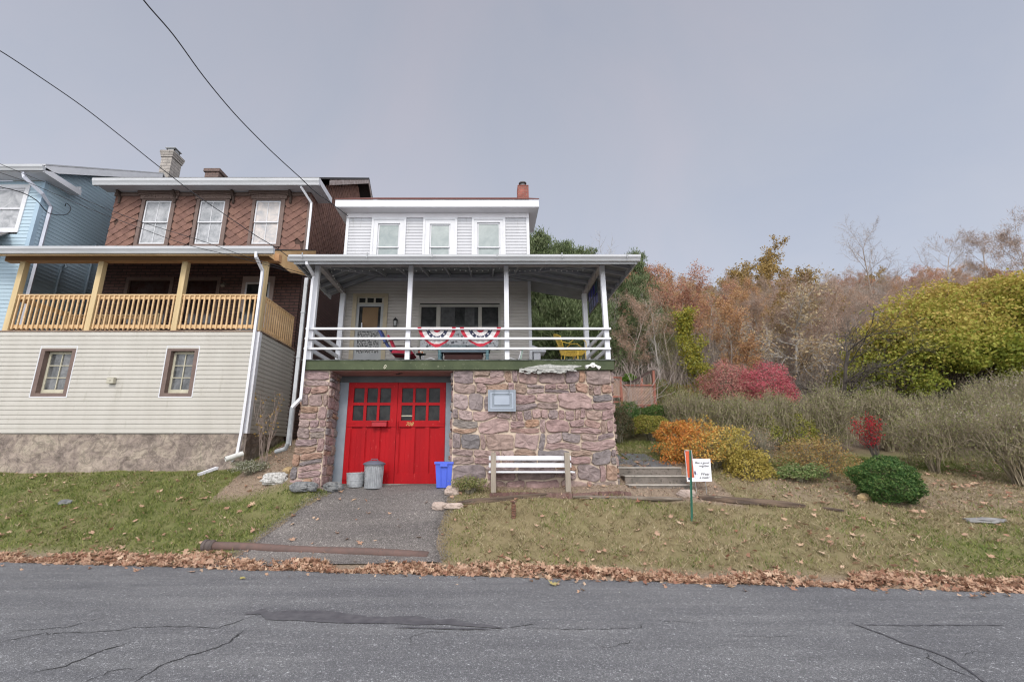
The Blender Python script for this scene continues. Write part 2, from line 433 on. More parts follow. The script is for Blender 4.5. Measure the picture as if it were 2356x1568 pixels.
def gridboard(mb, P, s0, s1, t0, t1, depth, holes=()):
    xs = sorted({s0, s1, *[h[0] for h in holes], *[h[1] for h in holes]}); zs = sorted({t0, t1, *[h[2] for h in holes], *[h[3] for h in holes]})
    xs = [x for x in xs if s0 <= x <= s1]; zs = [z for z in zs if t0 <= z <= t1]
    nx, nz = len(xs)-1, len(zs)-1
    solid = lambda i, j: 0 <= i < nx and 0 <= j < nz and not any(h[0] < (xs[i]+xs[i+1])/2 < h[1] and h[2] < (zs[j]+zs[j+1])/2 < h[3] for h in holes)
    for i in range(nx):
        for j in range(nz):
            if not solid(i, j): continue
            a, b, c, d = xs[i], xs[i+1], zs[j], zs[j+1]
            mb.poly([P(a,c,0), P(b,c,0), P(b,d,0), P(a,d,0)])
            if not solid(i-1, j): mb.poly([P(a,c,0), P(a,d,0), P(a,d,-depth), P(a,c,-depth)])
            if not solid(i+1, j): mb.poly([P(b,c,0), P(b,c,-depth), P(b,d,-depth), P(b,d,0)])
            if not solid(i, j-1): mb.poly([P(a,c,0), P(a,c,-depth), P(b,c,-depth), P(b,c,0)])
            if not solid(i, j+1): mb.poly([P(a,d,0), P(b,d,0), P(b,d,-depth), P(a,d,-depth)])
    return mb
def PF(Y): return lambda s, t, d: (s, Y-d, t)
def ring(mb, P, x0, x1, z0, z1, w, depth):
    return gridboard(mb, P, x0, x1, z0, z1, depth, [(x0+w, x1-w, z0+w, z1-w)])

# ================================================================== MAIN HOUSE
HX0, HX1, HY = -3.97, 1.19, 11.6
SX0, SX1 = -3.92, 2.66
house = thing('stone_porch_house', 'white sided house with red garage doors under a stone fronted porch', 'house', (-.7, 11.6, 1.1))
zb = .85; zt = 3.455
m = MB(); m.box(-.72, SX1, 9.6, 11.9, zb, zt); m.box(SX0, -3.37, 9.6, 11.9, zb, zt); m.box(-3.37, -.72, 10.4, 11.9, zb, zt)
add('foundation', m, mortar, house)
rg = random.Random(11)
m = MB()
rubble(m, lambda s, t, d: (-.72+s, 9.6-d, .85+t), SX1+.72, zt-.85, rg, cell=.108, wr=(3,8), hr=(2,4))
rubble(m, lambda s, t, d: (-.72-d, 9.62+s, 1.0+t), .6, zt-1.0, rg, cell=.1)
rubble(m, lambda s, t, d: (SX1+d, 9.62+s, 1.0+t), 2.1, zt-1.0, rg, cell=.1)
add('stone_facing', m, stone, house, label='wide stretch of purple rubble stone to the right of the garage doors')
m = MB()
rubble(m, lambda s, t, d: (SX0+s-(1-s/.6)*.12*max(0, 1-t/1.7), 9.6-d, .82+t), .555, zt-.82, rg, cell=.092, wr=(2,4), hr=(2,3))
rubble(m, lambda s, t, d: (-3.37+d*.7, 9.60+s, .82+t), .65, zt-.82, rg, cell=.078, wr=(2,3), hr=(2,3))
rubble(m, lambda s, t, d: (SX0-d, 9.62+s, 1.2+t), 1.9, zt-1.2, rg, cell=.1)
add('stone_pier', m, stone, house, label='narrow stone pier to the left of the garage doors')
# green slab
m = MB(); m.box(-3.95, 2.72, 9.5, 11.595, zt, 3.655)
slab = add('porch_slab', m, greenst, house)
m = MB()
x = -3.97
while x < 2.74:
    w = rnd.uniform(.08, .3); m.box(x, min(x+w, 2.745), 9.485+rnd.uniform(-.012, .006), 11.5, 3.656, 3.672+rnd.uniform(0, .008)); x += w+.0005
add('roofing_edge', m, memb, slab)
m = MB()
def ragged(mb, top, bot, Y, th):
    """sheet between two px polylines on the plane Y"""
    for (a, b), (c, d) in zip(zip(top, top[1:]), zip(bot, bot[1:])):
        p = [S(*a, Y), S(*b, Y), S(*d, Y), S(*c, Y)]
        mb.prism([tuple(q) for q in p], (0, -th, 0))
c3 = lambda x, y: (1280+x/9.817, 780+y/9.817)
xs = [-120+i*62 for i in range(25)]
topf = lambda x: 1165-max(0, min(1, (x+60)/400))*75-(18 if 450 < x < 650 else 0)+rnd.uniform(-6, 6)+max(0, (x-1200)/180)*10
ragged(m, [c3(x, topf(x)) for x in xs], [c3(x, 1162-max(0, x-1200)*.25) for x in xs], 9.497, .006)
ragged(m, [c3(x, 1182) for x in xs[:22]], [c3(x, 1205+55*abs(math.sin(x*.009+.3))*(1 if x < 1050 else .3)+rnd.uniform(-8, 25)) for x in xs[:22]], 9.49, .05)
for k in range(46):
    x = rnd.uniform(-110, 1230); a = rnd.uniform(18, 75); y = 1190+rnd.uniform(0, 90)*(1 if x < 1080 else .5)
    p = [S(*c3(x+a*c, y+a*.28*s), 9.47) for c, s in ((-1,-.3),(-.2,-.8),(1,-.1),(.7,.7),(-.4,.9))]
    m.prism([tuple(q) for q in p], (rnd.uniform(-.01,.01), -.02-rnd.random()*.04, -.01))
add('peeling_paint', m, plasterw, slab)
m = MB()
cc = S(*c3(1645, 1085), 9.46); 
m.prism([tuple(cc+Vector((.055*math.cos(2*PI*k/7)*1.1, 0, .055*math.sin(2*PI*k/7)))) for k in range(7)], (0,.05,0)); m.ball(cc, .03, sc=(1,.8,1))
for sx, ex in ((-1, 1475), (1, 1815)):
    e = S(*c3(ex, 1165 if sx > 0 else 1140), 9.46)
    m.tube([cc+Vector((sx*.045,.02,0)), cc.lerp(e, .6)+Vector((0,.01,.014)), e], [.022,.024,.045], 8)
ornament = add('white_ornament', m, mk('plaster_white', (.82,.81,.78), rough=.7), slab, smooth=False)
m = MB(); m.box(-3.37, -.72, 9.60, 10.29, zt-.012, zt-.001)
sof = add('garage_soffit', m, pinkb, house)
m = MB()
for cx_ in (1010, 1035):
    p = S(650+cx_/3.136, 850+(172 if cx_ == 1010 else 194)/3.136, 9.95); add('vent_hole', MB().lathe((p.x, p.y-.1*(cx_ > 1020), zt-.022), [(.05,0),(.05,.008)], 12), blackm, sof)
# garage surround and leaves
GY = 10.28
zg0, zg1 = 1.085, wz(880, GY)
for a, b in ((-3.36, -3.145), (-.928, -.722)): add('door_jamb', MB().box(a, b, GY-.03, GY+.05, zg0-.05, zg1), greytrim, house, bevel=.006)
m = MB(); m.box(-3.36, -.722, GY-.035, GY+.05, zg1+.001, zt-.013); add('door_header', m, darkgrey, house, bevel=.006)
m = MB(); m.box(-3.14, -.93, 10.2, 10.32, .9, 1.088); add('threshold', m, mk('concrete', (.33,.31,.28), (.25,.24,.22), scale=8, rough=.9, bump=.4), house)
c6 = lambda x, y, Y=GY: S(650+x/3.136, 850+y/3.136, Y)
for side in (0, 1):
    x0, x1 = ((-3.14, -2.022) if side == 0 else (-2.014, -.932))
    cols = [(675,755),(777,857),(875,958)] if side == 0 else [(1042,1126),(1144,1228),(1247,1332)]
    ph = []
    for a, b in cols:
        for ya, yb in ((305,415),(437,552)):
            ph.append((c6(a, 360).x, c6(b, 360).x, c6(700, yb).z, c6(700, ya).z))
    pcols = [(640,728),(755,838),(865,950)] if side == 0 else [(1015,1108),(1135,1212),(1245,1325)]
    panels = [(c6(a, 780).x, c6(b, 780).x, c6(700, 958).z, c6(700, 602).z) for a, b in pcols]
    m = MB()
    gridboard(m, PF(GY-.036), x0, x1, zg0+.006, zg1-.004, .05, ph+panels)
    for q in panels: ring(m, PF(GY-.014), q[0], q[1], q[2], q[3], .018, .02)
    gridboard(m, PF(GY-.002), x0+.01, x1-.01, zg0+.01, zg1-.01, .02, ph)
    for q in panels:   # planks of the recessed panels
        xm = (q[0]+q[1])/2; m.box(xm-.003, xm+.003, GY-.006, GY-.001, q[2], q[3])
    m.box(x0+.01, x1-.01, GY-.048, GY-.0365, c6(700, 600).z-.0, c6(700, 566).z)
    leaf = add('garage_door', m, red, house, label='left red door leaf with mail slot' if side == 0 else 'right red door leaf with gold numbers')
    m = MB()
    for q in ph: m.box(q[0], q[1], GY+.002, GY+.012, q[2], q[3])
    if side == 1: pass
    add('glazing', m, glass, leaf)
    hx = x0+.0 if side == 0 else x1-.2
    for zz in (c6(700, 570).z, c6(700, 1000).z): add('hinge', MB().box(hx+.01, hx+.2, GY-.056, GY-.049, zz-.018, zz+.018), red, leaf)
    if side == 0:
        m = MB(); p = c6(875, 582); m.box(p.x-.165, p.x+.165, GY-.15, GY-.049, p.z-.055, p.z+.05); m.box(p.x-.175, p.x+.175, GY-.165, GY-.049, p.z+.05, p.z+.066)
        add('mailbox', m, mk('mailbox_red', (.40,.02,.03), (.33,.02,.025), rough=.35), leaf, bevel=.008)
    else:
        p = c6(1098, 593)
        text_part('house_number', '708', .115, Matrix.Translation((p.x, GY-.052, p.z)) @ FRONT, gold, leaf, .004, shear=.3)
        m = MB(); q = ph[1]; m.box(q[0], q[1], GY-.004, GY+.001, c6(700, 520).z, c6(700, 512).z); add('pane_slat', m, cream, leaf)
        m = MB()
        for yy in (565, 590, 612, 640): p2 = c6(1010, yy); m.obox((p2.x, GY-.045, p2.z), (.03,.02,.045))
        m.tube([c6(1010,562,GY-.06), c6(1006,600,GY-.07), c6(1008,625,GY-.06)], .008, 6)
        add('latch', m, red, leaf)
p = S(938.5, 900, 9.49)
text_part('house_number', '0', .12, Matrix.Translation((p.x, 9.494, p.z+.005)) @ FRONT, mk('pale_number', (.75,.72,.55), rough=.5), slab, .004, shear=.25)
# painted panel hung on the stone wall
cc7 = lambda x, y, Y: S(1050+x/3.136, 850+y/3.136, Y)
a = cc7(443, 318, 9.5); b = cc7(657, 483, 9.5)
bp = thing('wall_panel', 'blue grey framed panel hung on the stone wall above the bench', 'panel', ((a.x+b.x)/2, 9.5, b.z))
P0 = PF(9.48)
m = MB(); m.box(a.x, b.x, 9.485, 9.56, b.z, a.z); ring(m, P0, a.x, b.x, b.z, a.z, .035, .01)
add('frame', m, greytrim, bp, bevel=.006)
m = MB(); ring(m, PF(9.476), a.x+.05, b.x-.05, b.z+.05, a.z-.05, .03, .012); m.box(a.x+.13, b.x-.13, 9.468, 9.484, b.z+.13, a.z-.13)
add('raised_panel', m, mk('panel_light', (.36,.40,.46), (.32,.36,.42), rough=.5), bp, bevel=.006)
m = MB()
for cx_ in (490, 605): q = cc7(cx_, 318, 9.47); add('hook', MB().box(q.x-.006, q.x+.006, 9.455, 9.475, q.z-.1, q.z+.01), greytrim, bp)

# house walls with windows
zE = 8.36
def sash_window(parent, Y, xa, xb, za, zb_, trim, gl, fr=None, sash=.035, mid=.5, lights=1, casing=None, extra=0, label=None):
    """outer trim xa..xb, za..zb_; trim width"""
    fr = fr or trimw
    m = MB(); gridboard(m, PF(Y-.035), xa, xb, za, zb_, .09, [(xa+trim, xb-trim, za+trim, zb_-trim)])
    if extra: gridboard(m, PF(Y-.055), xa-.0, xb+.0, za, zb_, .02, [(xa+extra, xb-extra, za+extra, zb_-extra)])
    w = add('window', m, fr, parent, label=label)
    ia, ib, ja, jb = xa+trim, xb-trim, za+trim, zb_-trim
    jm = ja+(jb-ja)*mid
    m = MB(); ring(m, PF(Y-.0), ia+.004, ib-.004, jm-.02, jb-.004, sash, .02); ring(m, PF(Y+.022), ia+.004, ib-.004, ja+.004, jm+.02, sash, .02)
    if lights > 1: xm = (ia+ib)/2; m.box(xm-.008, xm+.008, Y+.003, Y+.02, jm, jb-sash); m.box(xm-.008, xm+.008, Y+.025, Y+.04, ja+sash, jm)
    add('sash', m, casing or trimw, w)
    m = MB(); m.box(ia+sash*.7, ib-sash*.7, Y+.014, Y+.02, jm, jb-sash*.7); m.box(ia+sash*.7, ib-sash*.7, Y+.036, Y+.042, ja+sash*.7, jm-.0)
    add('pane', m, gl, w)
    return w
holes = []
uw = [(854.4, 933.8, 870, 915), (973.0, 1051.8, 990, 1031.5), (1085.6, 1162.8, 1099, 1145.5)]
zwt = wz(502, HY); zst = wz(517, HY)
for a, b, _, _ in uw:
    xa, xb = wx(a, 545, HY), wx(b, 545, HY); holes.append((xa-HX0+.02, xb-HX0-.02, zwt-1.62, zwt))
dxa, dxb = wx(812, 700, HY), wx(893, 700, HY); dzt = wz(676, HY)
fwa, fwb, fwt, fwc = wx(962.9, 745, HY), wx(1152, 745, HY), wz(700.8, HY), wz(811, HY)
holes += [(dxa-HX0+.02, dxb-HX0-.02, 3.5, dzt), (fwa-HX0+.02, fwb-HX0-.02, fwc, fwt)]
m = MB(); siding(m, (HX0, HY, 0), (1,0,0), (0,-1,0), HX1-HX0, 6.3, zE, .0905, holes, lip=.014, dutch=False)
add('upper_siding', m, vinyl, house)
m = MB(); siding(m, (HX0, HY, 0), (1,0,0), (0,-1,0), HX1-HX0, 3.60, 6.3, .0895, holes, lip=.016, dutch=True)
add('porch_wall', m, tan_siding, house)
m = MB(); siding(m, (HX1, HY, 0), (0,1,0), (1,0,0), 8, 3.4, zE, .12, lip=.014); siding(m, (HX0, HY+8, 0), (0,-1,0), (-1,0,0), 8, 3.0, zE, .12, lip=.014)
m.box(HX0+.01, HX1-.01, HY+7.9, HY+8, 3, zE)
for xx in (HX0, HX1): m.poly([(xx, HY, zE), (xx, HY+8, zE), (xx, HY+4, zE+2.75)])
add('side_wall', m, vinyl, house)
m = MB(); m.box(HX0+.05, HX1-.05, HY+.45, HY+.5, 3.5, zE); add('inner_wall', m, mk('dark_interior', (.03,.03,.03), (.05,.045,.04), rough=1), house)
for xx in (HX0, HX1-.075): add('corner_board', MB().box(xx, xx+.08, HY-.03, HY+.06, 3.6, zE), trimw, house)
for (a, b, c, d), lb in zip(uw, ('left', 'middle', 'right')):
    xa, xb = wx(a, 545, HY), wx(b, 545, HY); tr = wx(c, 545, HY)-xa-.015
    sash_window(house, HY, xa, xb, zwt-1.62, zwt, tr, glassw, extra=.06, mid=.30+.14, label=lb+' upper window with a pale blind')
# front door on the porch
m = MB(); gridboard(m, PF(HY-.04), dxa, dxb, 3.66, dzt, .1, [(dxa+.11, dxb-.11, 3.66, dzt-.09)])
ds0, ds1 = dxa+.11, dxb-.11
door = add('front_door', m, mk('tan_door_casing', (.50,.42,.29), (.42,.35,.25), scale=6, rough=.7), house)
c1f = lambda x, y, Y=HY: S(840+x/7.841, 690+y/7.841, Y)
tz0, tz1 = c1f(500, 380).z, c1f(500, 290).z
zdoor = c1f(500, 405).z
tw = (ds1-ds0)/3
m = MB(); gridboard(m, PF(HY+.0), ds0, ds1, zdoor, dzt-.09, .05, [(ds0+.05+i*(tw-.02), ds0+.05+i*(tw-.02)+tw-.07, tz0, tz1) for i in range(3)])
add('transom', m, mk('transom_cream', (.48,.44,.36), rough=.6), door)
m = MB(); m.box(ds0+.04, ds1-.04, HY+.02, HY+.03, tz0-.01, tz1+.01); add('transom_glass', m, glass, door)
zk = c1f(500, 1370).z; zmid = c1f(500, 905).z; zg = c1f(500, 1345).z; ztp = c1f(500, 455).z
m = MB(); gridboard(m, PF(HY-.012), ds0, ds1, 3.66, zdoor-.004, .03, [(ds0+.075, ds1-.075, zmid+.01, ztp), (ds0+.075, ds1-.075, zg, zmid-.03)])
add('storm_door', m, mk('storm_door_grey', (.42,.42,.41), (.36,.36,.36), rough=.5), door)
m = MB(); m.box(ds0+.07, ds1-.07, HY+.03, HY+.035, zg-.01, ztp); add('glass', m, glassp, door)
m = MB(); m.box(ds0+.16, ds1-.15, HY+.02, HY+.026, zmid, ztp-.02); add('window_shade', m, mk('tan_shade', (.22,.14,.075), (.19,.12,.065), rough=.8), door)
m = MB(); 
lace = mk('lace', (.45,.44,.42), (.06,.06,.06), scale=26, rough=.9, lo=.45, hi=.55)
m.box(ds0+.08, ds1-.08, HY+.012, HY+.018, zg, zmid-.03); add('lace_panel', m, lace, door)
m = MB(); q = c1f(338, 800, HY-.04); m.box(q.x-.012, q.x+.012, HY-.05, HY-.013, q.z-.09, q.z+.05); add('handle', m, white, door)
# big three part window
m = MB()
ca, cb, cd, ce = wx(1005, 745, HY), wx(1011.6, 745, HY), wx(1101.7, 745, HY), wx(1107, 745, HY)
f = .045; hs = [(fwa+f, ca, fwc+f, fwt-f), (cb, cd, fwc+f, fwt-f), (ce, fwb-f, fwc+f, fwt-f)]
gridboard(m, PF(HY-.03), fwa, fwb, fwc, fwt, .07, hs)
bw = add('window', m, mk('tan_window_frame', (.42,.40,.35), (.36,.34,.30), rough=.5), house, label='wide three part window behind the porch rail')
m = MB()
hs3 = list(hs)
for h in hs: ring(m, PF(HY-.008), h[0], h[1], h[2], h[3], .018, .02)
add('sash', m, mk('tan_window_frame', (.4,.4,.4)), bw)
m = MB()
for h in hs: m.box(h[0], h[1], HY+.01, HY+.016, h[2], h[3])
add('pane', m, glassp, bw)
m = MB()
h = hs[1]
for (xa, xb) in ((h[0]+.02, h[0]+.40), (h[1]-.38, h[1]-.12)):
    n = 26
    for i in range(n):
        a0, a1 = xa+(xb-xa)*i/n, xa+(xb-xa)*(i+1)/n
        m.poly([(a0, HY+.0085-(i % 2)*.004, h[2]), (a1, HY+.0085-((i+1) % 2)*.004, h[2]), (a1, HY+.0085-((i+1) % 2)*.004, h[3]), (a0, HY+.0085-(i % 2)*.004, h[3])])
add('curtain', m, mk('sheer_curtain', (.10,.10,.10), (.06,.06,.06), scale=9, rough=.9), bw)
# roof
m = MB()
ox0, ox1 = wx(771, 466, 11.27), wx(1240.5, 466, 11.27)
yf, yr = 11.25, HY+4; zf1 = wz(457, 11.25); zf0 = wz(475.5, 11.25)
rise = 11.33-zf1
m.prism([(ox0, yf-.02, zf1), (ox0, yr, zf1+rise), (ox0, 2*yr-yf, zf1), (ox0, 2*yr-yf, zf1-.06), (ox0, yr, zf1+rise-.08), (ox0, yf-.02, zf1-.03)], (ox1-ox0, 0, 0))
add('roof', m, redroof, house)
m = MB(); m.box(ox0+.01, ox1-.01, yf, yf+.03, zf0, zf1-.035)
m.box(ox1-.04, ox1-.01, yf+.03, 12.75, zf0+.0, zf1-.035); m.box(ox0+.01, ox0+.04, yf+.03, 12.75, zf0, zf1-.035)
for xx in (ox0+.01, ox1-.04): m.prism([(xx, yf+.1, zf1-.04), (xx, yr, zf1+rise-.1), (xx, yr, zf1+rise-.3), (xx, yf+.1, zf1-.22)], (.03, 0, 0))
add('fascia', m, trimw, house)
m = MB(); m.box(ox0+.04, ox1-.04, yf+.03, HY-.02, zE-.012, zE); m.box(ox1-.3, ox1-.04, HY-.02, 12.75, zE-.012, zE); m.box(ox0+.04, ox0+.26, HY-.02, 12.75, zE-.012, zE)
m.box(HX0, HX1, HY-.045, HY-.017, zE-.16, zE-.013)
add('soffit', m, mk('soffit_white', (.66,.64,.66), (.6,.58,.6), scale=1, rough=.6), house)
cx0, cx1 = wx(1190.5, 440, 12.3), wx(1215.5, 440, 12.3)
m = MB(); m.box(cx0, cx1, 12.2, 12.53, 8.7, wz(430, 12.25)); m.box(cx0-.0, cx1+.0, 12.19, 12.54, wz(430, 12.25), wz(428, 12.25))
ch = add('chimney', m, brick_red, house)
m = MB(); xm = (cx0+cx1)/2; zc = wz(428, 12.25)
m.lathe((xm, 12.36, zc), [(.11,0),(.11,.05),(.085,.06),(.085,.13),(.12,.135),(.12,.165),(.1,.17)], 18)
add('flue_cap', m, mk('flue', (.12,.11,.11), rough=.5, metal=.3), ch)

# ------------------------------------------------------------------ porch structure
FL, FR = Vector((-4.33, 9.12, 5.88)), Vector((3.33, 9.12, 5.88))
WL, WR = Vector((-2.73, HY, 6.50)), Vector((.02, HY, 6.50))
BL, BR = Vector((-4.33, HY+.1, 5.88)), Vector((3.33, 12.3, 5.88))
m = MB(); up = Vector((0,0,.03))
WRb = Vector((.7, 12.3, 6.38))
for poly in ([FL, FR, WR, WL], [FL, WL, Vector((-4.0, HY+.1, 6.03)), BL], [FR, BR, WRb, WR]):
    m.prism([tuple(p) for p in poly], up)
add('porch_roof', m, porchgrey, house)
m = MB()
def zfront(y): return 5.88+(y-9.12)*(6.50-5.88)/(HY-9.12)
x = -3.9
while x < 3.1:
    # rafter of the front plane runs from the eave up to the wall or the hip
    if x < WL.x: y1 = FL.y+(x-FL.x)/(WL.x-FL.x)*(HY-FL.y)
    elif x > WR.x: y1 = FR.y+(x-FR.x)/(WR.x-FR.x)*(HY-FR.y)
    else: y1 = HY-.02
    if y1 > 9.3: m.beam((x, 9.14, zfront(9.14)-.045), (x, y1, zfront(y1)-.045), .04, .085)
    x += .58
y = 9.6
while y < 11.6:
    f = (y-FL.y)/(HY-FL.y)
    xh = FL.x+(WL.x-FL.x)*f; m.beam((-4.3, y, 5.88-.045), (xh, y, zfront(y)-.045), .04, .085)
    xh = FR.x+(WR.x-FR.x)*f; m.beam((3.3, y, 5.88-.045), (xh, y, zfront(y)-.045), .04, .085)
    y += .42
for a, b in ((FL, WL), (FR, WR)): m.beam(a-Vector((0,0,.05)), b-Vector((0,0,.05)), .045, .1)
m.beam((HX0, HY-.03, 6.43), (HX1, HY-.03, 6.43), .04, .1)
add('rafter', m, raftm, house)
zp = wz(612, 9.65); 
m = MB(); m.box(-3.93, 2.70, 9.59, 9.71, zp, zp+.1); m.box(2.58, 2.70, 9.712, 11.56, zp, zp+.1); m.box(-3.93, -3.81, 9.712, 11.56, zp, zp+.1)
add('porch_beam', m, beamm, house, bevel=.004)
posts = [(-3.87, 9.65, 'front left corner post'), (wx(941.5, 720, 9.65), 9.65, 'second front post'), (wx(1165.5, 720, 9.65), 9.65, 'third front post'), (2.64, 9.65, 'front right corner post'), (2.62, 11.5, 'back right post'), (-3.85, 11.48, 'back left post')]
for (x, y, lb) in posts:
    m = MB(); w = .051 if y < 10 else .058; m.box(x-w, x+w, y-w, y+w, 3.672, zp-.001); add('porch_post', m, white, house, bevel=.004, label=lb)
for yy in (755.8, 778.4, 801.6):
    z = wz(yy, 9.56); m = MB(); m.box(-3.97, wx(1405.5, yy, 9.56), 9.535, 9.588, z-.024, z+.022); add('rail', m, white, house, bevel=.006)
for yy in (755.8, 778.4, 801.6):
    z = wz(yy, 9.56)-.005
    m = MB(); m.box(2.60, 2.64, 9.715, 11.43, z-.05, z+.04); add('side_rail', m, white, house, bevel=.004)
    m = MB(); m.box(-3.87, -3.83, 9.715, 11.41, z-.05, z+.04); add('side_rail', m, white, house, bevel=.004)
# gutter, fascia and downspouts
def gutter(name, x0, x1, Y, z0, z1, parent, mat=gutm, dep=.12):
    m = MB(); h = z1-z0
    pr = [(0,0),(-dep*.55,0),(-dep*.7,h*.3),(-dep,h*.62),(-dep,h),(-dep+.008,h),(-dep+.008,h-.02),(0,h-.02)]
    m.prism([(x0, Y+a, z0+b) for a, b in pr][::-1], (x1-x0, 0, 0))
    return add(name, m, mat, parent)
xg0, xg1 = wx(668, 592, 9.1), wx(1471, 592, 9.1)
g = gutter('gutter', xg0, xg1, 9.12, wz(600, 9.06), wz(585, 9.0), house)
m = MB(); m.box(xg0+.08, xg1-.05, 9.121, 9.14, wz(606, 9.1), 5.9)
m.prism([(xg1-.05, 9.12, 5.76), (xg1-.05, 12.3, 5.76), (xg1-.05, 12.3, 5.90), (xg1-.05, 9.12, 5.90)], (.03, 0, 0))
m.prism([(xg0+.03, 9.12, 5.78), (xg0+.03, 11.6, 5.78), (xg0+.03, 11.6, 5.90), (xg0+.03, 9.12, 5.90)], (.03, 0, 0))
add('porch_fascia', m, gutm, house)
m = MB()
for x in np.linspace(xg0+.3, xg1-.3, 6): m.box(x-.01, x+.01, 8.985, 9.0, 5.8, 5.92)
add('gutter_hanger', m, steel, g)
m = MB()
p = [W(706, 598, 9.1), W(706, 606, 9.1), W(722, 634, 9.45), W(719, 645, 9.47)]
m.tube(p+[Vector((p[-1].x-.0, 9.47, 3.3)), Vector((p[-1].x, 9.47, wz(918, 9.47)))], .042, 4, sq=(1.2,.9))
e = p[-1].x; z2 = wz(918, 9.47)
m.tube([(e, 9.47, z2+.01), (e-.17, 9.5, z2-.17)], .045, 4, sq=(1.2,.9))
add('downspout', m, white, house)
m = MB(); m.tube([(e-.17, 9.5, z2-.16), (e-.2, 9.55, 1.92), (e-.26, 9.6, 1.82), (e-.5, 9.7, 1.76)], .045, 8)
add('drain_pipe', m, steel, house)
m = MB(); xq = -4.42; m.box(xq-.04, xq+.04, 10.36, 10.42, 1.9, wz(640, 10.4)); m.box(xq-.05, xq+.05, 10.35, 10.425, 3.9, 3.93); m.box(xq-.05, xq+.05, 10.35, 10.425, 5.0, 5.03)
add('conduit', m, gutm, house)
# lantern beside the door
lq = c1f(985, 760, HY-.1)
m = MB(); m.box(lq.x-.035, lq.x+.035, HY-.06, HY-.02, lq.z-.02, lq.z+.1); m.tube([(lq.x, HY-.05, lq.z+.06), (lq.x, HY-.11, lq.z+.12), (lq.x, HY-.13, lq.z+.1)], .008, 6)
m.lathe((lq.x, HY-.13, lq.z+.045), [(.075,0),(.05,.045),(.02,.07),(.012,.09)], 6); m.lathe((lq.x, HY-.13, lq.z-.115), [(.05,0),(.05,.015)], 6)
for k in range(6):
    a = PI/3*k; m.tube([(lq.x+.05*math.cos(a), HY-.13+.05*math.sin(a), lq.z-.1), (lq.x+.06*math.cos(a), HY-.13+.06*math.sin(a), lq.z+.05)], .005, 4)
lan = add('wall_lantern', m, blackm, house)
m = MB(); m.lathe((lq.x, HY-.13, lq.z-.095), [(.035,0),(.042,.13)], 6); add('lantern_glass', m, mk('lantern_glass', (.35,.36,.34), rough=.1, spec=.6), lan)
# stained glass hanging from the right side beam
sgt = thing('stained_glass_panel', 'dark blue leaded glass panel hung under the right end of the porch roof', 'glass panel', (2.6, 10.4, 5.3))
ya, yb = 9.95, 10.95; za_, zb2 = 5.12, 5.72
m = MB(); 
PX = lambda s, t, d: (2.59-d, s, t)
cols_ = 4; rows_ = 2
hs = []
for i in range(cols_):
    for j in range(rows_):
        w = (yb-ya-.05)/cols_; hh = (zb2-za_-.05)/rows_
        hs.append((ya+.035+i*w, ya+.035+i*w+w-.02, za_+.035+j*hh, za_+.035+j*hh+hh-.02))
gridboard(m, PX, ya, yb, za_, zb2, .02, hs); m.tube([(2.59,ya+.1,zb2),(2.59,ya+.1,zp)], .004, 4); m.tube([(2.59,yb-.1,zb2),(2.59,yb-.1,zp)], .004, 4)
add('frame', m, blackm, sgt)
m = MB()
for k, h in enumerate(hs):
    m.cr = (k*0.37) % 1; m.box(2.597, 2.601, h[0], h[1], h[2], h[3])
add('coloured_glass', m, mk_rnd('stained_glass', [(.03,.03,.22),(.05,.10,.12),(.10,.08,.30),(.04,.05,.25)], rough=.15, trans=.35, namt=.2), sgt)
# string of lights under the roof
cord = MB(); bulbs = []
path = []
def hang(p0, p1, n, sag=.05):
    for i in range(n+1):
        f = i/n; p = Vector(p0).lerp(Vector(p1), f); p.z -= sag*4*f*(1-f); path.append(p)
xs_ = [-3.8, -2.3, -.9, .3, 1.4, 2.55]
hang((-3.82, 11.4, 5.92), (-3.78, 10.6, 5.95), 5); hang((-3.78, 10.6, 5.95), (-3.7, 9.95, 6.02), 4)
for a, b in zip(xs_, xs_[1:]): hang((a, 10.05, 6.03), (b, 10.05, 6.03), 9, .07)
cord.tube(path, .004, 4)
sl = thing('string_lights', 'string of small white bulbs looped under the porch ceiling', 'string lights', (-.6, 10.05, 6.0))
add('cord', cord, mk('pale_cord', (.45,.45,.45)), sl)
bm_ = mk('bulb_white', (.8,.8,.78), rough=.3)
b0 = MB(); b0.ball((0,0,0), .016, 8, 6); bo = add('bulb', b0, bm_, sl, smooth=True); bo.location = path[0]-Vector((0,0,.02))
for p in path[1:]:
    c = bo.copy(); COL.objects.link(c); c.parent = sl; c.matrix_parent_inverse = bo.matrix_parent_inverse.copy(); c.location = p-Vector((0,0,.02))
# ================================================================== BROWN HOUSE
BX0, BX1, BY = -12.25, -5.85, 13.35
LY = 11.2; LX0, LX1 = -13.4, -5.84
bh = thing('brown_shingle_house', 'brown house with scalloped shingles above a new pine porch', 'house', (-9, 13.3, 1.4))
zsh = 7.95; zS = 10.1
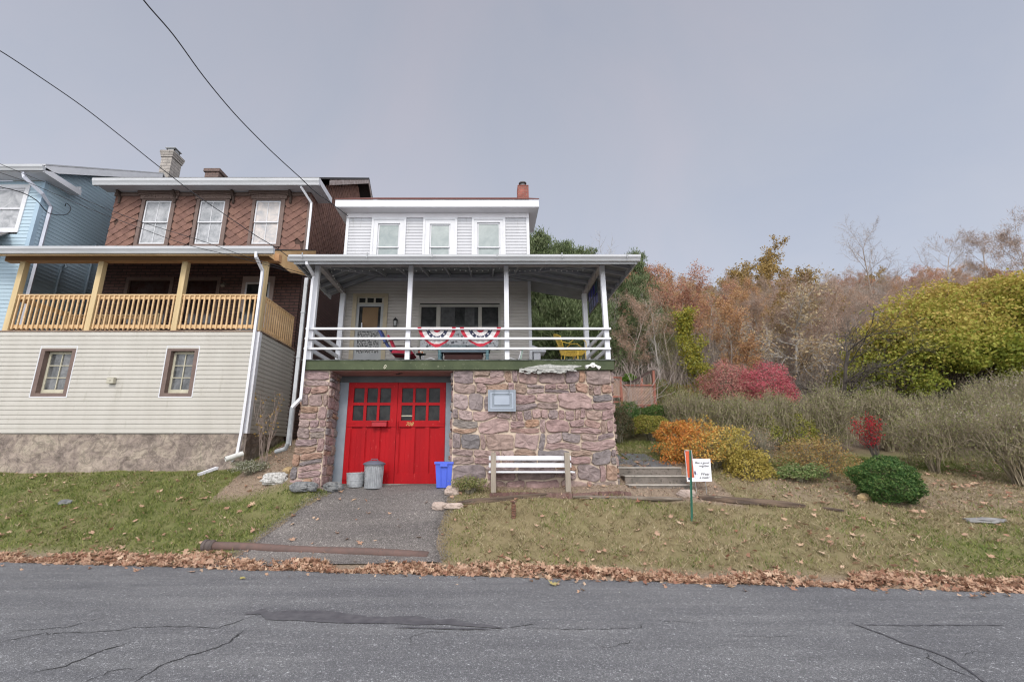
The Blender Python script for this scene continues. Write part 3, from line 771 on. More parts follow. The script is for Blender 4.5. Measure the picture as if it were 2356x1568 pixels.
# scalloped shingles
def scales(mb, P, L, z0, zlim, w=.36, row=.135, skip=None, s0=0):
    j = 0; z = z0
    nrow = 0
    while z < 16:
        any_ = False
        for i in range(-1, int(L/w)+2):
            s = s0+i*w+(w/2 if nrow % 2 else 0)
            if s < s0-.01 or s > s0+L+.01 or z > zlim(s)-.02: continue
            any_ = True
            if skip and skip(s, z): continue
            l = max(s0, s-w/2)-s; r_ = min(s0+L, s+w/2)-s
            mb.cr = rnd.random(); j1 = rnd.uniform(-.006, .006); o = .034+rnd.uniform(-.004, .008)
            pts = []
            for (x, y) in ((-.5,.02),(-.38,-.015),(-.25,-.06),(-.12,-.115),(0,-.135),(.12,-.10),(.25,-.075),(.38,-.035),(.5,.02)):
                xx = min(max(x*w*1.03, l), r_); pts.append(P(s+xx, z+y+j1, o*(1-(y+.16)/.4)))
            top = min(.20, zlim(s)-z)
            pts += [P(s+min(.3*w, r_), z+top, .001), P(s+max(-.3*w, l), z+top, .001)]
            mb.poly(pts)
            for k in range(8): mb.poly([pts[k], pts[k+1], P(s+min(max((-.5,-.38,-.25,-.12,0,.12,.25,.38,.5)[k+1]*w*1.03, l), r_), z+(.02,-.015,-.06,-.115,-.135,-.10,-.075,-.035,.02)[k+1]+j1+.006, 0), P(s+min(max((-.5,-.38,-.25,-.12,0,.12,.25,.38,.5)[k]*w*1.03, l), r_), z+(.02,-.015,-.06,-.115,-.135,-.10,-.075,-.035,.02)[k]+j1+.006, 0)])
        z += row; nrow += 1
        if not any_ and z > z0+1: break
wins = []
for (ga, gb, oa, ob) in ((329,387.6,320,398), (455.7,512.2,447,523), (585,641.4,577,652)):
    wins.append((wx(ga, 511.6, BY), wx(gb, 511.6, BY), wx(oa, 511.6, BY), wx(ob, 511.6, BY)))
gz0, gz1 = wz(561, BY), wz(463.5, BY)
m = MB(); PB = lambda s, t, d: (s, BY-.012-d, t)
def skipf(s, z):
    if any(a-.17 < s < b+.17 and gz0-.2 < z < gz1+.16 for a, b, _, _ in wins): return True
    if z < zsh+.40 and (abs(s-(-7.05)) < .40 or abs(s+9.3) < .2 or abs(s+6.25) < .3) and rnd.random() < .6: return True
    return rnd.random() < .003
scales(m, PB, BX1-BX0, zsh+.1, lambda s: zS, skip=skipf, s0=BX0)
add('shingle_front', m, shingle, bh)
m = MB(); PS = lambda s, t, d: (BX1+.012+d, BY+s, t)
gab = lambda s: 10.15+.67*(s+.3) if s < 4.85 else 10.15+.67*(9.4-s+.3)
scales(m, PS, 9.6, zsh+.1, gab, w=.32, row=.125)
add('shingle_side', m, shingle, bh)
m = MB()
gridboard(m, lambda s, t, d: (s, BY-d, t), BX0, BX1, 4.7, zS+.2, .2, [(w_[0]-.03, w_[1]+.03, gz0-.03, gz1+.03) for w_ in wins]+[(wx(291, 690, BY), wx(389, 690, BY), 5.6, wz(646, BY)), (wx(427, 690, BY), wx(497, 690, BY), 5.6, wz(646, BY))])
m.poly([(BX1, BY, 1), (BX1, BY+9.6, 1), (BX1, BY+9.6, 10.2), (BX1, BY+4.85, 13.45), (BX1, BY, 10.2)])
m.poly([(BX0, BY, 1), (BX0, BY, 10.2), (BX0, BY+4.85, 13.45), (BX0, BY+9.6, 10.2), (BX0, BY+9.6, 1)])
add('wall_backing', m, mk('brown_backing', (.07,.045,.035), (.10,.06,.05), rough=1), bh)
m = MB()
w1 = (wx(289, 690, BY), wx(390, 690, BY)); w2 = (wx(424, 690, BY), wx(499, 690, BY)); dr = (wx(553, 700, BY), wx(627, 700, BY))
zlt = wz(642, BY)
gridboard(m, lambda s, t, d: (s, BY-.02-d, t), BX0, BX1, 4.7, zsh, .02, [(w1[0], w1[1], 5.55, zlt), (w2[0], w2[1], 5.55, zlt), (dr[0], dr[1], 4.7, wz(636, BY))])
m.poly([(BX1+.02, BY-.02, 1), (BX1+.02, BY+9.6, 1), (BX1+.02, BY+9.6, zsh), (BX1+.02, BY-.02, zsh)])
add('brick_siding', m, brick_brown, bh)
for k, (ga, gb, oa, ob) in enumerate(wins):
    m = MB(); gridboard(m, PF(BY-.06), oa, ob, gz0-.12, gz1+.05, .06, [(ga-.02, gb+.02, gz0-.03, gz1+.02)])
    # bracketed head
    zh = gz1+.05; m.box(oa-.05, ob+.05, BY-.09, BY-.02, zh, zh+.17)
    n = 8
    for i in range(n):
        a = oa-.12+(ob-oa+.24)*i/n; b = oa-.12+(ob-oa+.24)*(i+1)/n
        ar = lambda x: .05*(1-((x-(oa+ob)/2)/((ob-oa)/2+.12))**2)
        m.prism([(a, BY-.17, zh+.17+ar(a)), (b, BY-.17, zh+.17+ar(b)), (b, BY-.17, zh+.25+ar(b)), (a, BY-.17, zh+.25+ar(a))], (0,.15,0))
        m.prism([(a, BY-.13, zh+.12+ar(a)), (b, BY-.13, zh+.12+ar(b)), (b, BY-.13, zh+.17+ar(b)), (a, BY-.13, zh+.17+ar(a))], (0,.11,0))
    for i in range(9): m.ball((oa+.08+(ob-oa-.16)*i/8, BY-.095, zh+.06+.025*math.sin(i*PI/4)), .022, 6, 4)
    w_ = add('window', m, browntrim, bh, label=('left','middle','right')[k]+' upper window under an ornate brown head')
    zm = (gz0+gz1)/2
    m = MB(); ring(m, PF(BY-.03), ga, gb, zm-.02, gz1, .04, .03); ring(m, PF(BY-.004), ga, gb, gz0, zm+.02, .04, .03)
    xm = (ga+gb)/2; m.box(xm-.01, xm+.01, BY-.02, BY-.005, zm, gz1-.03); m.box(xm-.01, xm+.01, BY+.005, BY+.02, gz0+.03, zm)
    add('sash', m, trimw, w_)
    m = MB(); m.box(ga+.02, gb-.02, BY-.008, BY-.002, zm, gz1-.02); m.box(ga+.02, gb-.02, BY+.022, BY+.03, gz0+.02, zm)
    add('pane', m, glassb if k < 2 else mk_glass('blind_glass', (.62,.55,.50), .3, c2=(.3,.31,.33)), w_)
# small brackets under the eave
for px_ in (281, 408, 541, 672):
    x = wx(px_, 450, BY); m = MB(); m.prism([(x-.03, BY-.02, zS-.02), (x-.03, BY-.25, zS-.02), (x-.03, BY-.22, zS-.10), (x-.03, BY-.1, zS-.2), (x-.03, BY-.08, zS-.4), (x-.03, BY-.02, zS-.42)], (.06,0,0))
    add('eave_bracket', m, mk('dark_brown_trim', (.09,.06,.05), (.07,.05,.04), rough=.8), bh)
m = MB(); m.box(BX0-.02, BX1+.03, BY-.08, BY-.045, zS-.14, zS-.02); m.box(BX1-.02, BX1+.05, BY-.05, BY+.08, zsh, zS-.145)
add('frieze', m, browntrim, bh)
# ground floor windows and door of the porch
for k, (a, b) in enumerate((w1, w2)):
    m = MB(); ring(m, PF(BY-.06), a-.06, b+.06, 5.50, zlt+.05, .1, .07); w_ = add('window', m, browntrim, bh, label=('left','right')[k]+' dark window behind the pine porch')
    m = MB(); m.box(a+.03, b-.03, BY+.03, BY+.04, 5.58, zlt-.04); m.box(a+.02, b-.02, BY+.0, BY+.029, 6.4, 6.45); add('pane', m, mk_glass('maroon_glass', (.035,.012,.010), .12, c2=(.06,.05,.05)), w_)
    m = MB(); m.box(a+.1, b-.1, BY+.05, BY+.19, 5.6, zlt-.1); add('curtain', m, mk('maroon_curtain', (.12,.03,.025), (.06,.02,.02), rough=1), w_)
m = MB(); gridboard(m, PF(BY-.06), dr[0], dr[1], 4.82, wz(637, BY), .06, [(dr[0]+.16, dr[1]-.16, 4.82+.55, wz(655, BY))])
d_ = add('front_door', m, mk('pinkish_door', (.42,.33,.30), (.37,.29,.26), rough=.6), bh)
m = MB(); ring(m, PF(BY-.075), dr[0]+.12, dr[1]-.12, 4.82+.5, wz(651, BY), .05, .015); add('storm_frame', m, trimw, d_)
m = MB(); m.box(dr[0]+.16, dr[1]-.16, BY-.04, BY-.03, 5.37, wz(655, BY)); add('glass', m, glassp, d_)
m = MB(); m.box(dr[0]+.08, dr[0]+.11, BY-.13, BY-.062, 5.75, 5.95); add('handle', m, blackm, d_)
m = MB(); q = wx(523, 662, BY); zq = wz(663, BY); m.ball((q, BY-.25, zq), .07, 10, 7); m.box(q-.03, q+.03, BY-.25, BY-.03, zq+.08, zq+.11); add('wall_lantern', m, mk('lamp_dark', (.25,.22,.18), rough=.2, metal=.4), bh)
# roof, eaves
ex0, ex1, ey = wx(218, 415, 12.8), wx(735, 415, 12.8), 12.8
zr0 = 10.33; yrg = 18.2; zrg = 13.95
m = MB()
m.prism([(ex0, ey, zr0), (ex0, yrg, zrg), (ex0, 2*yrg-ey, zr0), (ex0, 2*yrg-ey, zr0-.08), (ex0, yrg, zrg-.1), (ex0, ey, zr0-.06)], (ex1-ex0, 0, 0))
add('roof', m, dkroof, bh)
g = gutter('gutter', ex0, ex1+.02, ey+.02, wz(423, 12.7), wz(409, 12.7), bh)
m = MB(); m.box(ex0+.02, ex1-.02, ey+.021, BY-.05, zS, zS+.02); m.box(BX1+.04, ex1-.02, BY-.05, 13.95, zS, zS+.02); m.box(ex1-.02, ex1+.01, ey, 13.98, zS-.0, zS+.2)
m.box(BX1+.04, ex1-.02, 13.96, 13.98, zS, zS+.22)
add('soffit', m, mk('soffit_cool', (.60,.60,.62), (.52,.52,.54), scale=1, rough=.6), bh)
m = MB()
for (xa) in (ex1-.03,):
    m.prism([(xa, ey+.9, zr0+.5), (xa, yrg, zrg-.11), (xa, yrg, zrg-.3), (xa, ey+.9, zr0+.3)], (.03,0,0)); m.prism([(xa, yrg, zrg-.11), (xa, 23.4, zr0-.1), (xa, 23.4, zr0-.28), (xa, yrg, zrg-.3)], (.03,0,0))
add('rake_board', m, mk('weathered_rake', (.40,.35,.33), (.22,.17,.15), scale=6, rough=.8), bh)
m = MB(); xa, xb = wx(473, 398, 16), wx(510, 398, 16); m.box(xa+.05, xb-.05, 15.9, 16.45, 12, 12.66); m.box(xa, xb, 15.85, 16.5, 12.66, wz(392, 16))
add('chimney', m, mk_brick('old_chimney', (.2,.13,.11), (.15,.1,.09), (.1,.08,.07)), bh)
m = MB(); dx = -5.72
m.tube([(dx-.25, 12.85, 10.12), (dx-.22, 12.85, 10.0), (dx, 13.2, 9.65), (dx, 13.22, 9.4), (dx, 13.22, 8.0)], .055, 4, sq=(1.1,.85))
add('downspout', m, white, bh)

# ------------------------------------------------------------------ pine porch and its beige base
zd = 4.79
lz0, lz1 = 2.21, 4.75
lw = [(wx(82, 855, LY), wx(168, 855, LY)), (wx(375, 855, LY), wx(452.5, 855, LY))]
lzt, lzb = wz(796, LY), wz(914, LY)
m = MB(); siding(m, (LX0, LY, 0), (1,0,0), (0,-1,0), LX1-LX0-.09, lz0, lz1, .1105, [(a-LX0+.02, b-LX0-.02, lzb+.03, lzt-.03) for a, b in lw], lip=.02, dutch=True)
siding(m, (LX1, LY+.1, 0), (0,1,0), (1,0,0), 2.1, lz0, lz1, .1105, lip=.018, dutch=True)
m.cr = .5; gridboard(m, PF(LY+.01), LX0, LX1-.02, lz0-.02, lz1, .05, [(a+.03, b-.03, lzb+.04, lzt-.04) for a, b in lw])
add('porch_base_siding', m, beige, bh)
m = MB(); m.box(LX1-.09, LX1+.03, LY-.03, LY+.1, lz0-.01, lz1); add('corner_board', m, white, bh)
m = MB(); zz = lz0
# rough parged foundation
def rough(mb, P, L, z0, z1, amp, step=.08, seed=0, seamx=()):
    nx = int(L/step); nz = max(2, int((z1-z0)/step)); base = len(mb.v)
    for j in range(nz+1):
        for i in range(nx+1):
            s, t = L*i/nx, z0+(z1-z0)*j/nz
            d = amp*(mnoise.fractal(Vector((s*1.7+seed, t*2.6, seed)), 1, 2, 4)+.6*mnoise.noise(Vector((s*7, t*9, seed+3))))
            mb.v.append(tuple(P(s, t, d)))
    for j in range(nz):
        for i in range(nx):
            a = base+j*(nx+1)+i; mb.face((a, a+1, a+nx+2, a+nx+1))
rough(m, lambda s, t, d: (LX0+s, LY+.02-d, t), LX1-LX0, .9, lz0, .022, .05)
rough(m, lambda s, t, d: (LX1-.02+d, LY+.02+s, t), 2.2, 1.0, lz0, .04, .08, 5)
parge, nt, b = _nt('parged_foundation')
v = coords(nt)
col = ramp(nt, noise_(nt, v, 1.6, 7, .72, 1.2), [(.33, (.19,.15,.13)), (.47, (.31,.25,.21)), (.60, (.42,.35,.28)), (.74, (.22,.21,.15))])
f = ramp(nt, noise_(nt, v, 4.5, 9, .75, 1.6), [(.47, (.32,.32,.32)), (.5, (1,1,1)), (.53, (.55,.55,.55)), (.56, (1,1,1))])
nt.links.new(mix(nt, .6, col, f, 'MULTIPLY'), b.inputs['Base Color']); b.inputs['Roughness'].default_value = .95
bump_(nt, b, noise_(nt, v, 16, 9, .75, .6), .7, .02)
add('porch_foundation', m, parge, bh)
m = MB(); m.box(LX0, LX1+.04, LY-.02, BY-.03, zd-.12+.09, zd); m.box(LX0, LX1+.035, LY-.012, LY+.02, 4.752, zd-.031)
add('deck', m, mk('deck_edge', (.20,.13,.10), (.32,.24,.18), rough=.8), bh)
for k, (a, b) in enumerate(lw):
    m = MB(); gridboard(m, PF(LY-.02), a, b, lzb, lzt, .05, [(a+.022, b-.022, lzb+.022, lzt-.022)]); add('window_channel', m, trimw, bh)
    m = MB(); gridboard(m, PF(LY-.012), a+.022, b-.022, lzb+.022, lzt-.022, .2, [(a+.125, b-.125, lzb+.11, lzt-.125)])
    w_ = add('window', m, browntrim, bh, label=('left','right')[k]+' basement window with a thick brown frame')
    sa, sb, sza, szb = a+.12, b-.12, lzb+.105, lzt-.12
    m = MB(); cw = (sb-sa-.12-.02)/2; ch_ = (szb-sza-.17-.04)/3
    gridboard(m, PF(LY+.12), sa, sb, sza, szb, .035, [(sa+.06+i*(cw+.02), sa+.06+i*(cw+.02)+cw, sza+.11+j*(ch_+.02), sza+.11+j*(ch_+.02)+ch_) for i in range(2) for j in range(3)])
    add('sash', m, cream, w_)
    m = MB(); m.box(sa+.02, sb-.02, LY+.145, LY+.15, sza+.02, szb-.02); add('pane', m, mk_glass('basement_glass', (.04,.042,.042), .12, c2=(.2,.2,.2)), w_)
p = S(272.6, 928.5, LY-.06); m = MB(); m.box(p.x-.085, p.x+.085, LY-.12, LY-.021, p.z-.075, p.z+.075); m.lathe((p.x, LY-.12, p.z-.012), [(.02,0),(.02,.02)], 8)
add('junction_box', m, mk('beige_box', (.48,.45,.36), rough=.5), bh, bevel=.008)
# posts, beams, railings
zbm = wz(600, LY); zbt = wz(578, LY)
px_ = [-12.42, -10.32, -8.08, -5.94]
for i, x in enumerate(px_):
    m = MB(); m.box(x-.07, x+.07, LY+.02, LY+.16, zd+.001, zbm-.001); add('porch_post', m, deckwood2, bh, bevel=.004, label=('first','second','third','corner')[i]+' pine post from the left')
m = MB(); m.box(-12.9, wx(642, 590, LY), LY-.0, LY+.18, zbm, zbt-.06); add('porch_beam', m, mk('pine_beam', (.46,.26,.13), (.38,.21,.10), scale=2, rough=.7, stretch=(.6,3,3)), bh, bevel=.005)
m = MB(); m.box(LX0, wx(628, 575, 10.85), 10.8, 10.84, wz(588, 10.82), wz(578, 10.82)); add('porch_fascia', m, deckwood, bh)
g = gutter('porch_gutter', LX0-.1, wx(631, 574, 10.75), 10.79, wz(582, 10.72), wz(566, 10.68), bh, gutm)
m = MB(); zg_ = wz(566, 10.68)-.02
xr = -5.55
m.prism([(LX0-.1, 10.8, zg_-.03), (xr-.2, 10.8, zg_-.03), (xr+.1, BY-.05, 8.0), (LX0-.1, BY-.05, 8.0)], (0,0,.03))
add('porch_roof', m, dkroof, bh)
m = MB(); m.prism([(LX0-.1, 10.86, zg_-.10), (xr-.22, 10.86, zg_-.10), (xr, BY-.06, 7.9), (LX0-.1, BY-.06, 7.9)], (0,0,.02)); add('porch_ceiling', m, mk('dark_ply', (.10,.07,.05), (.07,.05,.04), rough=.9), bh)
m = MB(); m.prism([(xr-.2, 10.86, zg_-.12), (xr-.2, 10.86, zg_-.03), (xr+.1, BY-.1, 7.98), (xr+.1, BY-.1, 7.1), (xr-.05, 12.0, zbm)], (.02,0,0)); add('gable_plywood', m, mk('plywood', (.62,.42,.22), (.52,.33,.16), rough=.8), bh)
zr0_, zr1_ = wz(757, LY), wz(675, LY)
def railing(p0, p1, z0, z1, parent, lb, pitch=.125):
    p0 = Vector(p0); p1 = Vector(p1); L = (p1-p0).length; d = (p1-p0)/L; nrm = Vector((d.y, -d.x, 0))
    m = MB()
    up = Vector((0,0,1))
    m.beam(p0+up*(z1-.02), p1+up*(z1-.02), .09, .035)
    m.beam(p0+up*(z1-.085), p1+up*(z1-.085), .035, .09); m.beam(p0+up*(z0+.10), p1+up*(z0+.10), .035, .09)
    n = int(L/pitch); 
    for i in range(n):
        s = (i+.5)*L/n; c = p0+d*s+nrm*.037; m.beam(c+up*(z0+.02), c+up*(z1-.045), .036, .036, up=(d.x, d.y, 0))
    return add('railing', m, deckwood, parent, label=lb)
for i, lb in enumerate(('left front railing', 'middle front railing', 'right front railing')):
    railing((px_[i]+.071, LY+.09, 0), (px_[i+1]-.071, LY+.09, 0), zd+.03, zr1_, bh, lb)
railing((px_[3]+.0, LY+.165, 0), (px_[3]+.0, BY-.06, 0), zd+.03, zr1_, bh, 'right side railing')
railing((px_[0], LY+.2, 0), (px_[0], 12.75, 0), zd+.03, zr1_-.02, bh, 'left side railing')
railing((px_[0], 12.8, 0), (-9.8, 12.8, 0), zd+.03, zr1_-.08, bh, 'back railing by the stair')
m = MB(); m.box(-9.8, -9.66, 12.74, 12.88, zd+.001, zr1_-.05); m.box(px_[0]-.07, px_[0]+.07, 12.74, 12.88, zd+.001, zr1_); add('stair_post', m, deckwood2, bh)
# downspout and ground pipes
m = MB()
q = [W(590, 580, 10.75), W(589, 590, 10.75), W(604, 622, 11.08), W(602, 640, 11.1)]
q[3].x = -5.9; q[2].x = -5.9
m.tube(q+[Vector((-5.9, 11.1, 3.0)), Vector((-5.91, 11.1, 2.21)), Vector((-5.93, 11.08, 1.72))], .05, 4, sq=(1.15,.85))
add('porch_downspout', m, white, bh)
m = MB(); a = S(*(0+1860/3.136, 800+962/3.136), 11.0); b = S(1725/3.136, 800+1005/3.136, 10.75)
dp = thing('drain_tile', 'short white plastic pipe at the foot of the left downspout', 'pipe', (a.x, a.y, tzf(a.x, a.y)))
m.tube([(a.x, a.y, a.z), (b.x, b.y, b.z)], .062, 14, cap=False); m.tube([(a.x, a.y, a.z), (b.x, b.y, b.z)], .055, 14, cap=False)
add('pipe', m, mk('pvc_white', (.72,.72,.68), (.6,.6,.56), scale=8, rough=.5), dp, smooth=True)
m = MB(); g1 = G(1515/3.136*.9424, (800+1140/3.136)*.9424); g2_ = G(1745/3.136*.9424, (800+1062/3.136)*.9424); g3 = Vector((-5.93, 11.0, 1.66))
gp = thing('splash_pipe', 'long white downspout extension lying on the lawn', 'pipe', tuple(g1))
m.tube([g1+Vector((0,0,.05)), g2_+Vector((0,0,.07)), g3], .05, 4, cap=False, sq=(1.15,.85)); add('pipe', m, white, gp)

# ================================================================== BLUE HOUSE
EX1, EY = -13.9, 12.6
bl = thing('blue_sided_house', 'pale blue sided house at the left edge of the street', 'house', (-16, 12.6, 1.4))
zB = 10.05; slope = .62
m = MB()
wa, wb = wx(-40, 508, EY), wx(50, 508, EY); bz1 = wz((350+320/3.136)*.9424, EY); bz0 = wz((350+683/3.136)*.9424, EY)
siding(m, (-19, EY, 0), (1,0,0), (0,-1,0), EX1+19-.1, 1.5, zB, .118, [(wa+19+.02, wb+19-.02, bz0, bz1)], lip=.016)
z = 1.5
while z < 12.9:
    s0 = max(0, (z-zB-.1)/slope-.42) if z > zB-.2 else 0; s1 = 8-s0
    if s1-s0 > .2: siding(m, (EX1, EY+s0, 0), (0,1,0), (1,0,0), s1-s0, z, z+.118, .118, lip=.018)
    z += .118
add('wall', m, bluev, bl)
m = MB(); m.box(-18.9, EX1-.03, EY+.3, EY+8, 1, zB); m.poly([(EX1-.02, EY, 1), (EX1-.02, EY+8, 1), (EX1-.02, EY+8, zB), (EX1-.02, EY+4, zB+2.5), (EX1-.02, EY, zB)]); add('wall_backing', m, tarback, bl)
m = MB(); m.box(EX1-.11, EX1+.02, EY-.02, EY-.018+.12, 1.5, zB); add('corner_board', m, bluetrim, bl)
sash_window(bl, EY, wa, wb, bz0, bz1, .12, glassb, mid=.5, sash=.05, label='upper front window')
bx1 = -13.5; by0 = 12.1; br0 = 10.32; byr = 16.6; brr = 13.1
m = MB(); m.prism([(-20, by0, br0), (-20, byr, brr), (-20, 21.1, br0), (-20, 21.1, br0-.06), (-20, byr, brr-.06), (-20, by0, br0-.05)], (20+bx1, 0, 0)); add('roof', m, mk('light_drip_edge', (.45,.45,.46), rough=.6), bl)
gutter('gutter', -20, bx1+.02, by0+.02, wz(391, 12.05), wz(378, 12.0), bl)
m = MB(); m.box(-20, bx1-.02, by0+.03, EY-.03, zB, zB+.02); m.box(EX1+.03, bx1-.03, EY-.03, 13.35, zB, zB+.02); m.box(bx1-.03, bx1, by0, 13.4, zB-.01, zB+.17); m.box(EX1+.03, bx1-.03, 13.36, 13.39, zB, zB+.3)
m.prism([(bx1-.03, by0+.02, br0-.05), (bx1-.03, byr, brr-.062), (bx1-.03, byr, brr-.31), (bx1-.03, by0+.45, br0-.03), (bx1-.03, by0+.02, br0-.2)], (.03,0,0))
m.prism([(EX1+.02, by0+.35, br0+.08), (EX1+.02, byr, brr-.12), (bx1-.03, byr, brr-.12), (bx1-.03, by0+.35, br0+.08)], (0,0,.02))
add('fascia', m, trimw, bl)
m = MB(); m.tube([(EX1-.25, by0+.05, zB+.0), (EX1-.2, by0+.05, zB-.15), (EX1+.1, EY-.1, zB-.5), (EX1+.1, EY+.25, zB-.75), (EX1+.1, EY+.25, 2.0)], .06, 4, sq=(1.1,.9)); add('downspout', m, mk('lilac_white', (.60,.62,.70), rough=.5), bl)
m = MB(); m.tube([(EX1+.05, 14.7, 8.95), (EX1+.05, 14.7, 2)], .035, 8); m.tube([(EX1+.05, 13.7, 7.6), (EX1+.05, 13.7, 2)], .03, 8); m.tube([(EX1+.05, 13.7, 7.6), (EX1+.16, 13.7, 7.75), (EX1+.2, 13.7, 7.6)], .035, 8)
add('conduit', m, mk('conduit_blue', (.26,.33,.38), rough=.5), bl)
m = MB(); xa, xb = wx(376, 385, 17), wx(400, 385, 17); m.box(xa, xb, 16.8, 17.4, 11, wz(368, 17)); 
for i in range(3): m.box(xa-.03-.02*i, xb+.03+.02*i, 16.77-.02*i, 17.43+.02*i, wz(368, 17)+i*.1+.001, wz(368, 17)+i*.1+.1)
c_ = add('chimney', m, brick_grey, bl)
m = MB(); zt_ = wz(368, 17)+.3; xm = (xa+xb)/2
for a_ in (-.15,.15):
    for b_ in (-.15,.15): m.box(xm+a_-.02, xm+a_+.02, 17.1+b_-.02, 17.1+b_+.02, zt_, zt_+.22)
m.box(xm-.17, xm+.17, 16.93, 17.27, zt_, zt_+.2); m.box(xm-.22, xm+.22, 16.88, 17.32, zt_+.22, zt_+.25); add('chimney_cap', m, steel, c_)
# lower roof of the blue house porch
m = MB(); za1, za2 = wz(562, 12.0), wz(540, 12.0)
m.prism([(-19, 11.6, za1), (-14.0, 11.6, za1-.1), (-14.6, 12.6, za2+.35), (-19, 12.6, za2+.6)], (0,0,.05))
m.prism([(-15.6, 11.55, 7.75), (-13.95, 11.55, za1-.12), (-13.95, 11.55, za1), (-15.6, 11.55, 7.9)], (0,.05,0))
add('porch_roof', m, mk('grey_shingle', (.16,.15,.15), (.11,.11,.11), rough=.9), bl)
# ================================================================== PORCH FURNITURE
FZ = 3.664
m = MB(); m.box(1.195, 2.72, 11.6, 12.3, 3.45, 3.655); add('porch_slab', m, greenst, house)
# patterned film in the lower half of the wide window
m = MB(); 
for h in hs3: m.box(h[0], h[1], HY+.003, HY+.008, h[2], wz(757, HY))
film = mk('scribbled_film', (.62,.62,.63), (.10,.10,.11), scale=13, rough=.6, lo=.52, hi=.60, stretch=(1,1,.8)); add('patterned_film', m, film, bw)
# folding patio chair, red cushion and blue back
tub = lambda m, pts, r=.011: m.tube(pts, r, 6)
ch = thing('patio_chair', 'red and blue cushioned patio chair with black arms beside the front door', 'chair', (-2.1, 10.3, FZ))
navy = mk('navy_fabric', (.035,.05,.16), (.05,.07,.2), scale=5, rough=.8); redf = mk('red_fabric', (.42,.03,.06), (.34,.025,.05), scale=5, rough=.85)
y0, y1 = 10.02, 10.52
def slab_pts(m, a, b, th, y0, y1):
    a = Vector((a[0], 0, a[1])); b = Vector((b[0], 0, b[1])); d = (b-a).normalized(); n = Vector((d.z, 0, -d.x))*th
    m.prism([(a.x, y0, a.z), (b.x, y0, b.z), ((b+n).x, y0, (b+n).z), ((a+n).x, y0, (a+n).z)], (0, y1-y0, 0))
m = MB(); slab_pts(m, (-2.20, 3.97), (-2.40, 4.25), .05, y0, y1); slab_pts(m, (-2.40, 4.25), (-2.54, 4.54), .05, y0, y1); add('backrest', m, navy, ch, bevel=.015)
m = MB(); slab_pts(m, (-2.13, 3.99), (-2.30, 4.36), .045, y0+.03, y1-.03); add('back_cushion', m, redf, ch, bevel=.015)
m = MB(); m.prism([(-2.18, y0, 3.93), (-1.72, y0, 3.90), (-1.66, y0, 3.93), (-1.72, y0, 4.0), (-2.15, y0, 4.0)], (0, y1-y0, 0)); add('seat', m, redf, ch, bevel=.015)
for k, yy in enumerate((y0-.03, y1+.03)):
    m = MB(); tub(m, [(-2.36, yy, 4.16), (-2.2, yy, 4.22), (-1.9, yy, 4.24), (-1.75, yy, 4.18), (-1.73, yy, 4.0), (-1.76, yy, FZ+.01), (-2.3, yy, FZ+.01)]); tub(m, [(-2.2, yy, 3.92), (-1.72, yy, 3.9)]); add('arm_frame', m, blackm, ch)
# round stand
st_ = thing('plant_stand', 'small black round stand between the patio chair and the coffee table', 'side table', (-1.52, 10.2, FZ))
m = MB(); m.lathe((-1.52, 10.2, FZ), [(.09,0),(.085,.01),(.012,.02),(.012,.24),(.03,.25),(.115,.275),(.118,.287),(.10,.29)], 18); add('pedestal', m, blackm, st_)
dec = MB()
for k in range(14):
    a = rnd.uniform(0, 6.28); r_ = rnd.uniform(0, .07); dec.cr = rnd.random(); dec.ball((-1.52+r_*math.cos(a), 10.2+r_*math.sin(a), FZ+.30+rnd.uniform(0, .035)), rnd.uniform(.015, .028), 6, 4)
tag(add('dried_flowers', dec, mk_rnd('dried_mix', [(.7,.65,.55),(.6,.25,.08),(.5,.1,.06),(.75,.7,.62)]), None), 'small heap of white and orange dried flowers on the round black stand', 'flowers')
# teal coffee table
tb = thing('coffee_table', 'teal coffee table with turned legs and white shelf behind the bunting', 'table', (-.54, 10.5, FZ))
teal = mk('teal_paint', (.16,.27,.30), (.10,.19,.22), scale=12, rough=.5)
xa, xb = -1.13, .04; ztb = 4.12
m = MB(); m.box(xa-.04, xb+.04, 10.22, 10.78, ztb-.03, ztb); m.box(xa+.03, xb-.03, 10.26, 10.28, ztb-.11, ztb-.031); add('tabletop', m, mk('slate_blue', (.15,.20,.25), (.11,.15,.19), rough=.5), tb, bevel=.006)
for x in (xa+.03, xb-.03):
    for y in (10.28, 10.72):
        m = MB(); m.lathe((x, y, FZ), [(.03,0),(.04,.03),(.045,.07),(.028,.1),(.045,.14),(.05,.18),(.028,.215),(.045,.26),(.045,.3),(.03,.32),(.04,.34),(.04,ztb-.032-FZ)], 12); add('leg', m, teal, tb, smooth=True)
m = MB(); m.box(xa+.09, xb-.09, 10.25, 10.75, FZ+.06, FZ+.12); add('shelf', m, white, tb)
t2 = thing('storage_box', 'dark red box on the shelf of the teal table', 'box', (-.54, 10.5, FZ+.121)); m = MB(); m.box(xa+.14, xb-.14, 10.32, 10.7, FZ+.121, ztb-.14); add('body', m, mk('maroon_box', (.05,.012,.010), (.035,.01,.01), rough=.6), t2, bevel=.006)
m = MB(); m.box(xa+.12, xb-.12, 10.30, 10.72, ztb-.139, ztb-.118); add('lid', m, mk('maroon_box', (.05,.01,.01)), t2)
for k, (p, q) in enumerate(((-1.05, -.48), (-.42, .02))):
    m = MB(); m.box(p, q, 10.27, 10.7, ztb+.001, ztb+.05); m.box(p-.015, q+.015, 10.26, 10.71, ztb+.0505, ztb+.066)
    tag(add('serving_tray', m, mk('tray_grey', (.22,.26,.28), (.12,.15,.16), scale=20, rough=.4), None, bevel=.01), ('left','right')[k]+' one of two flat grey trays lying on the teal coffee table', 'tray')
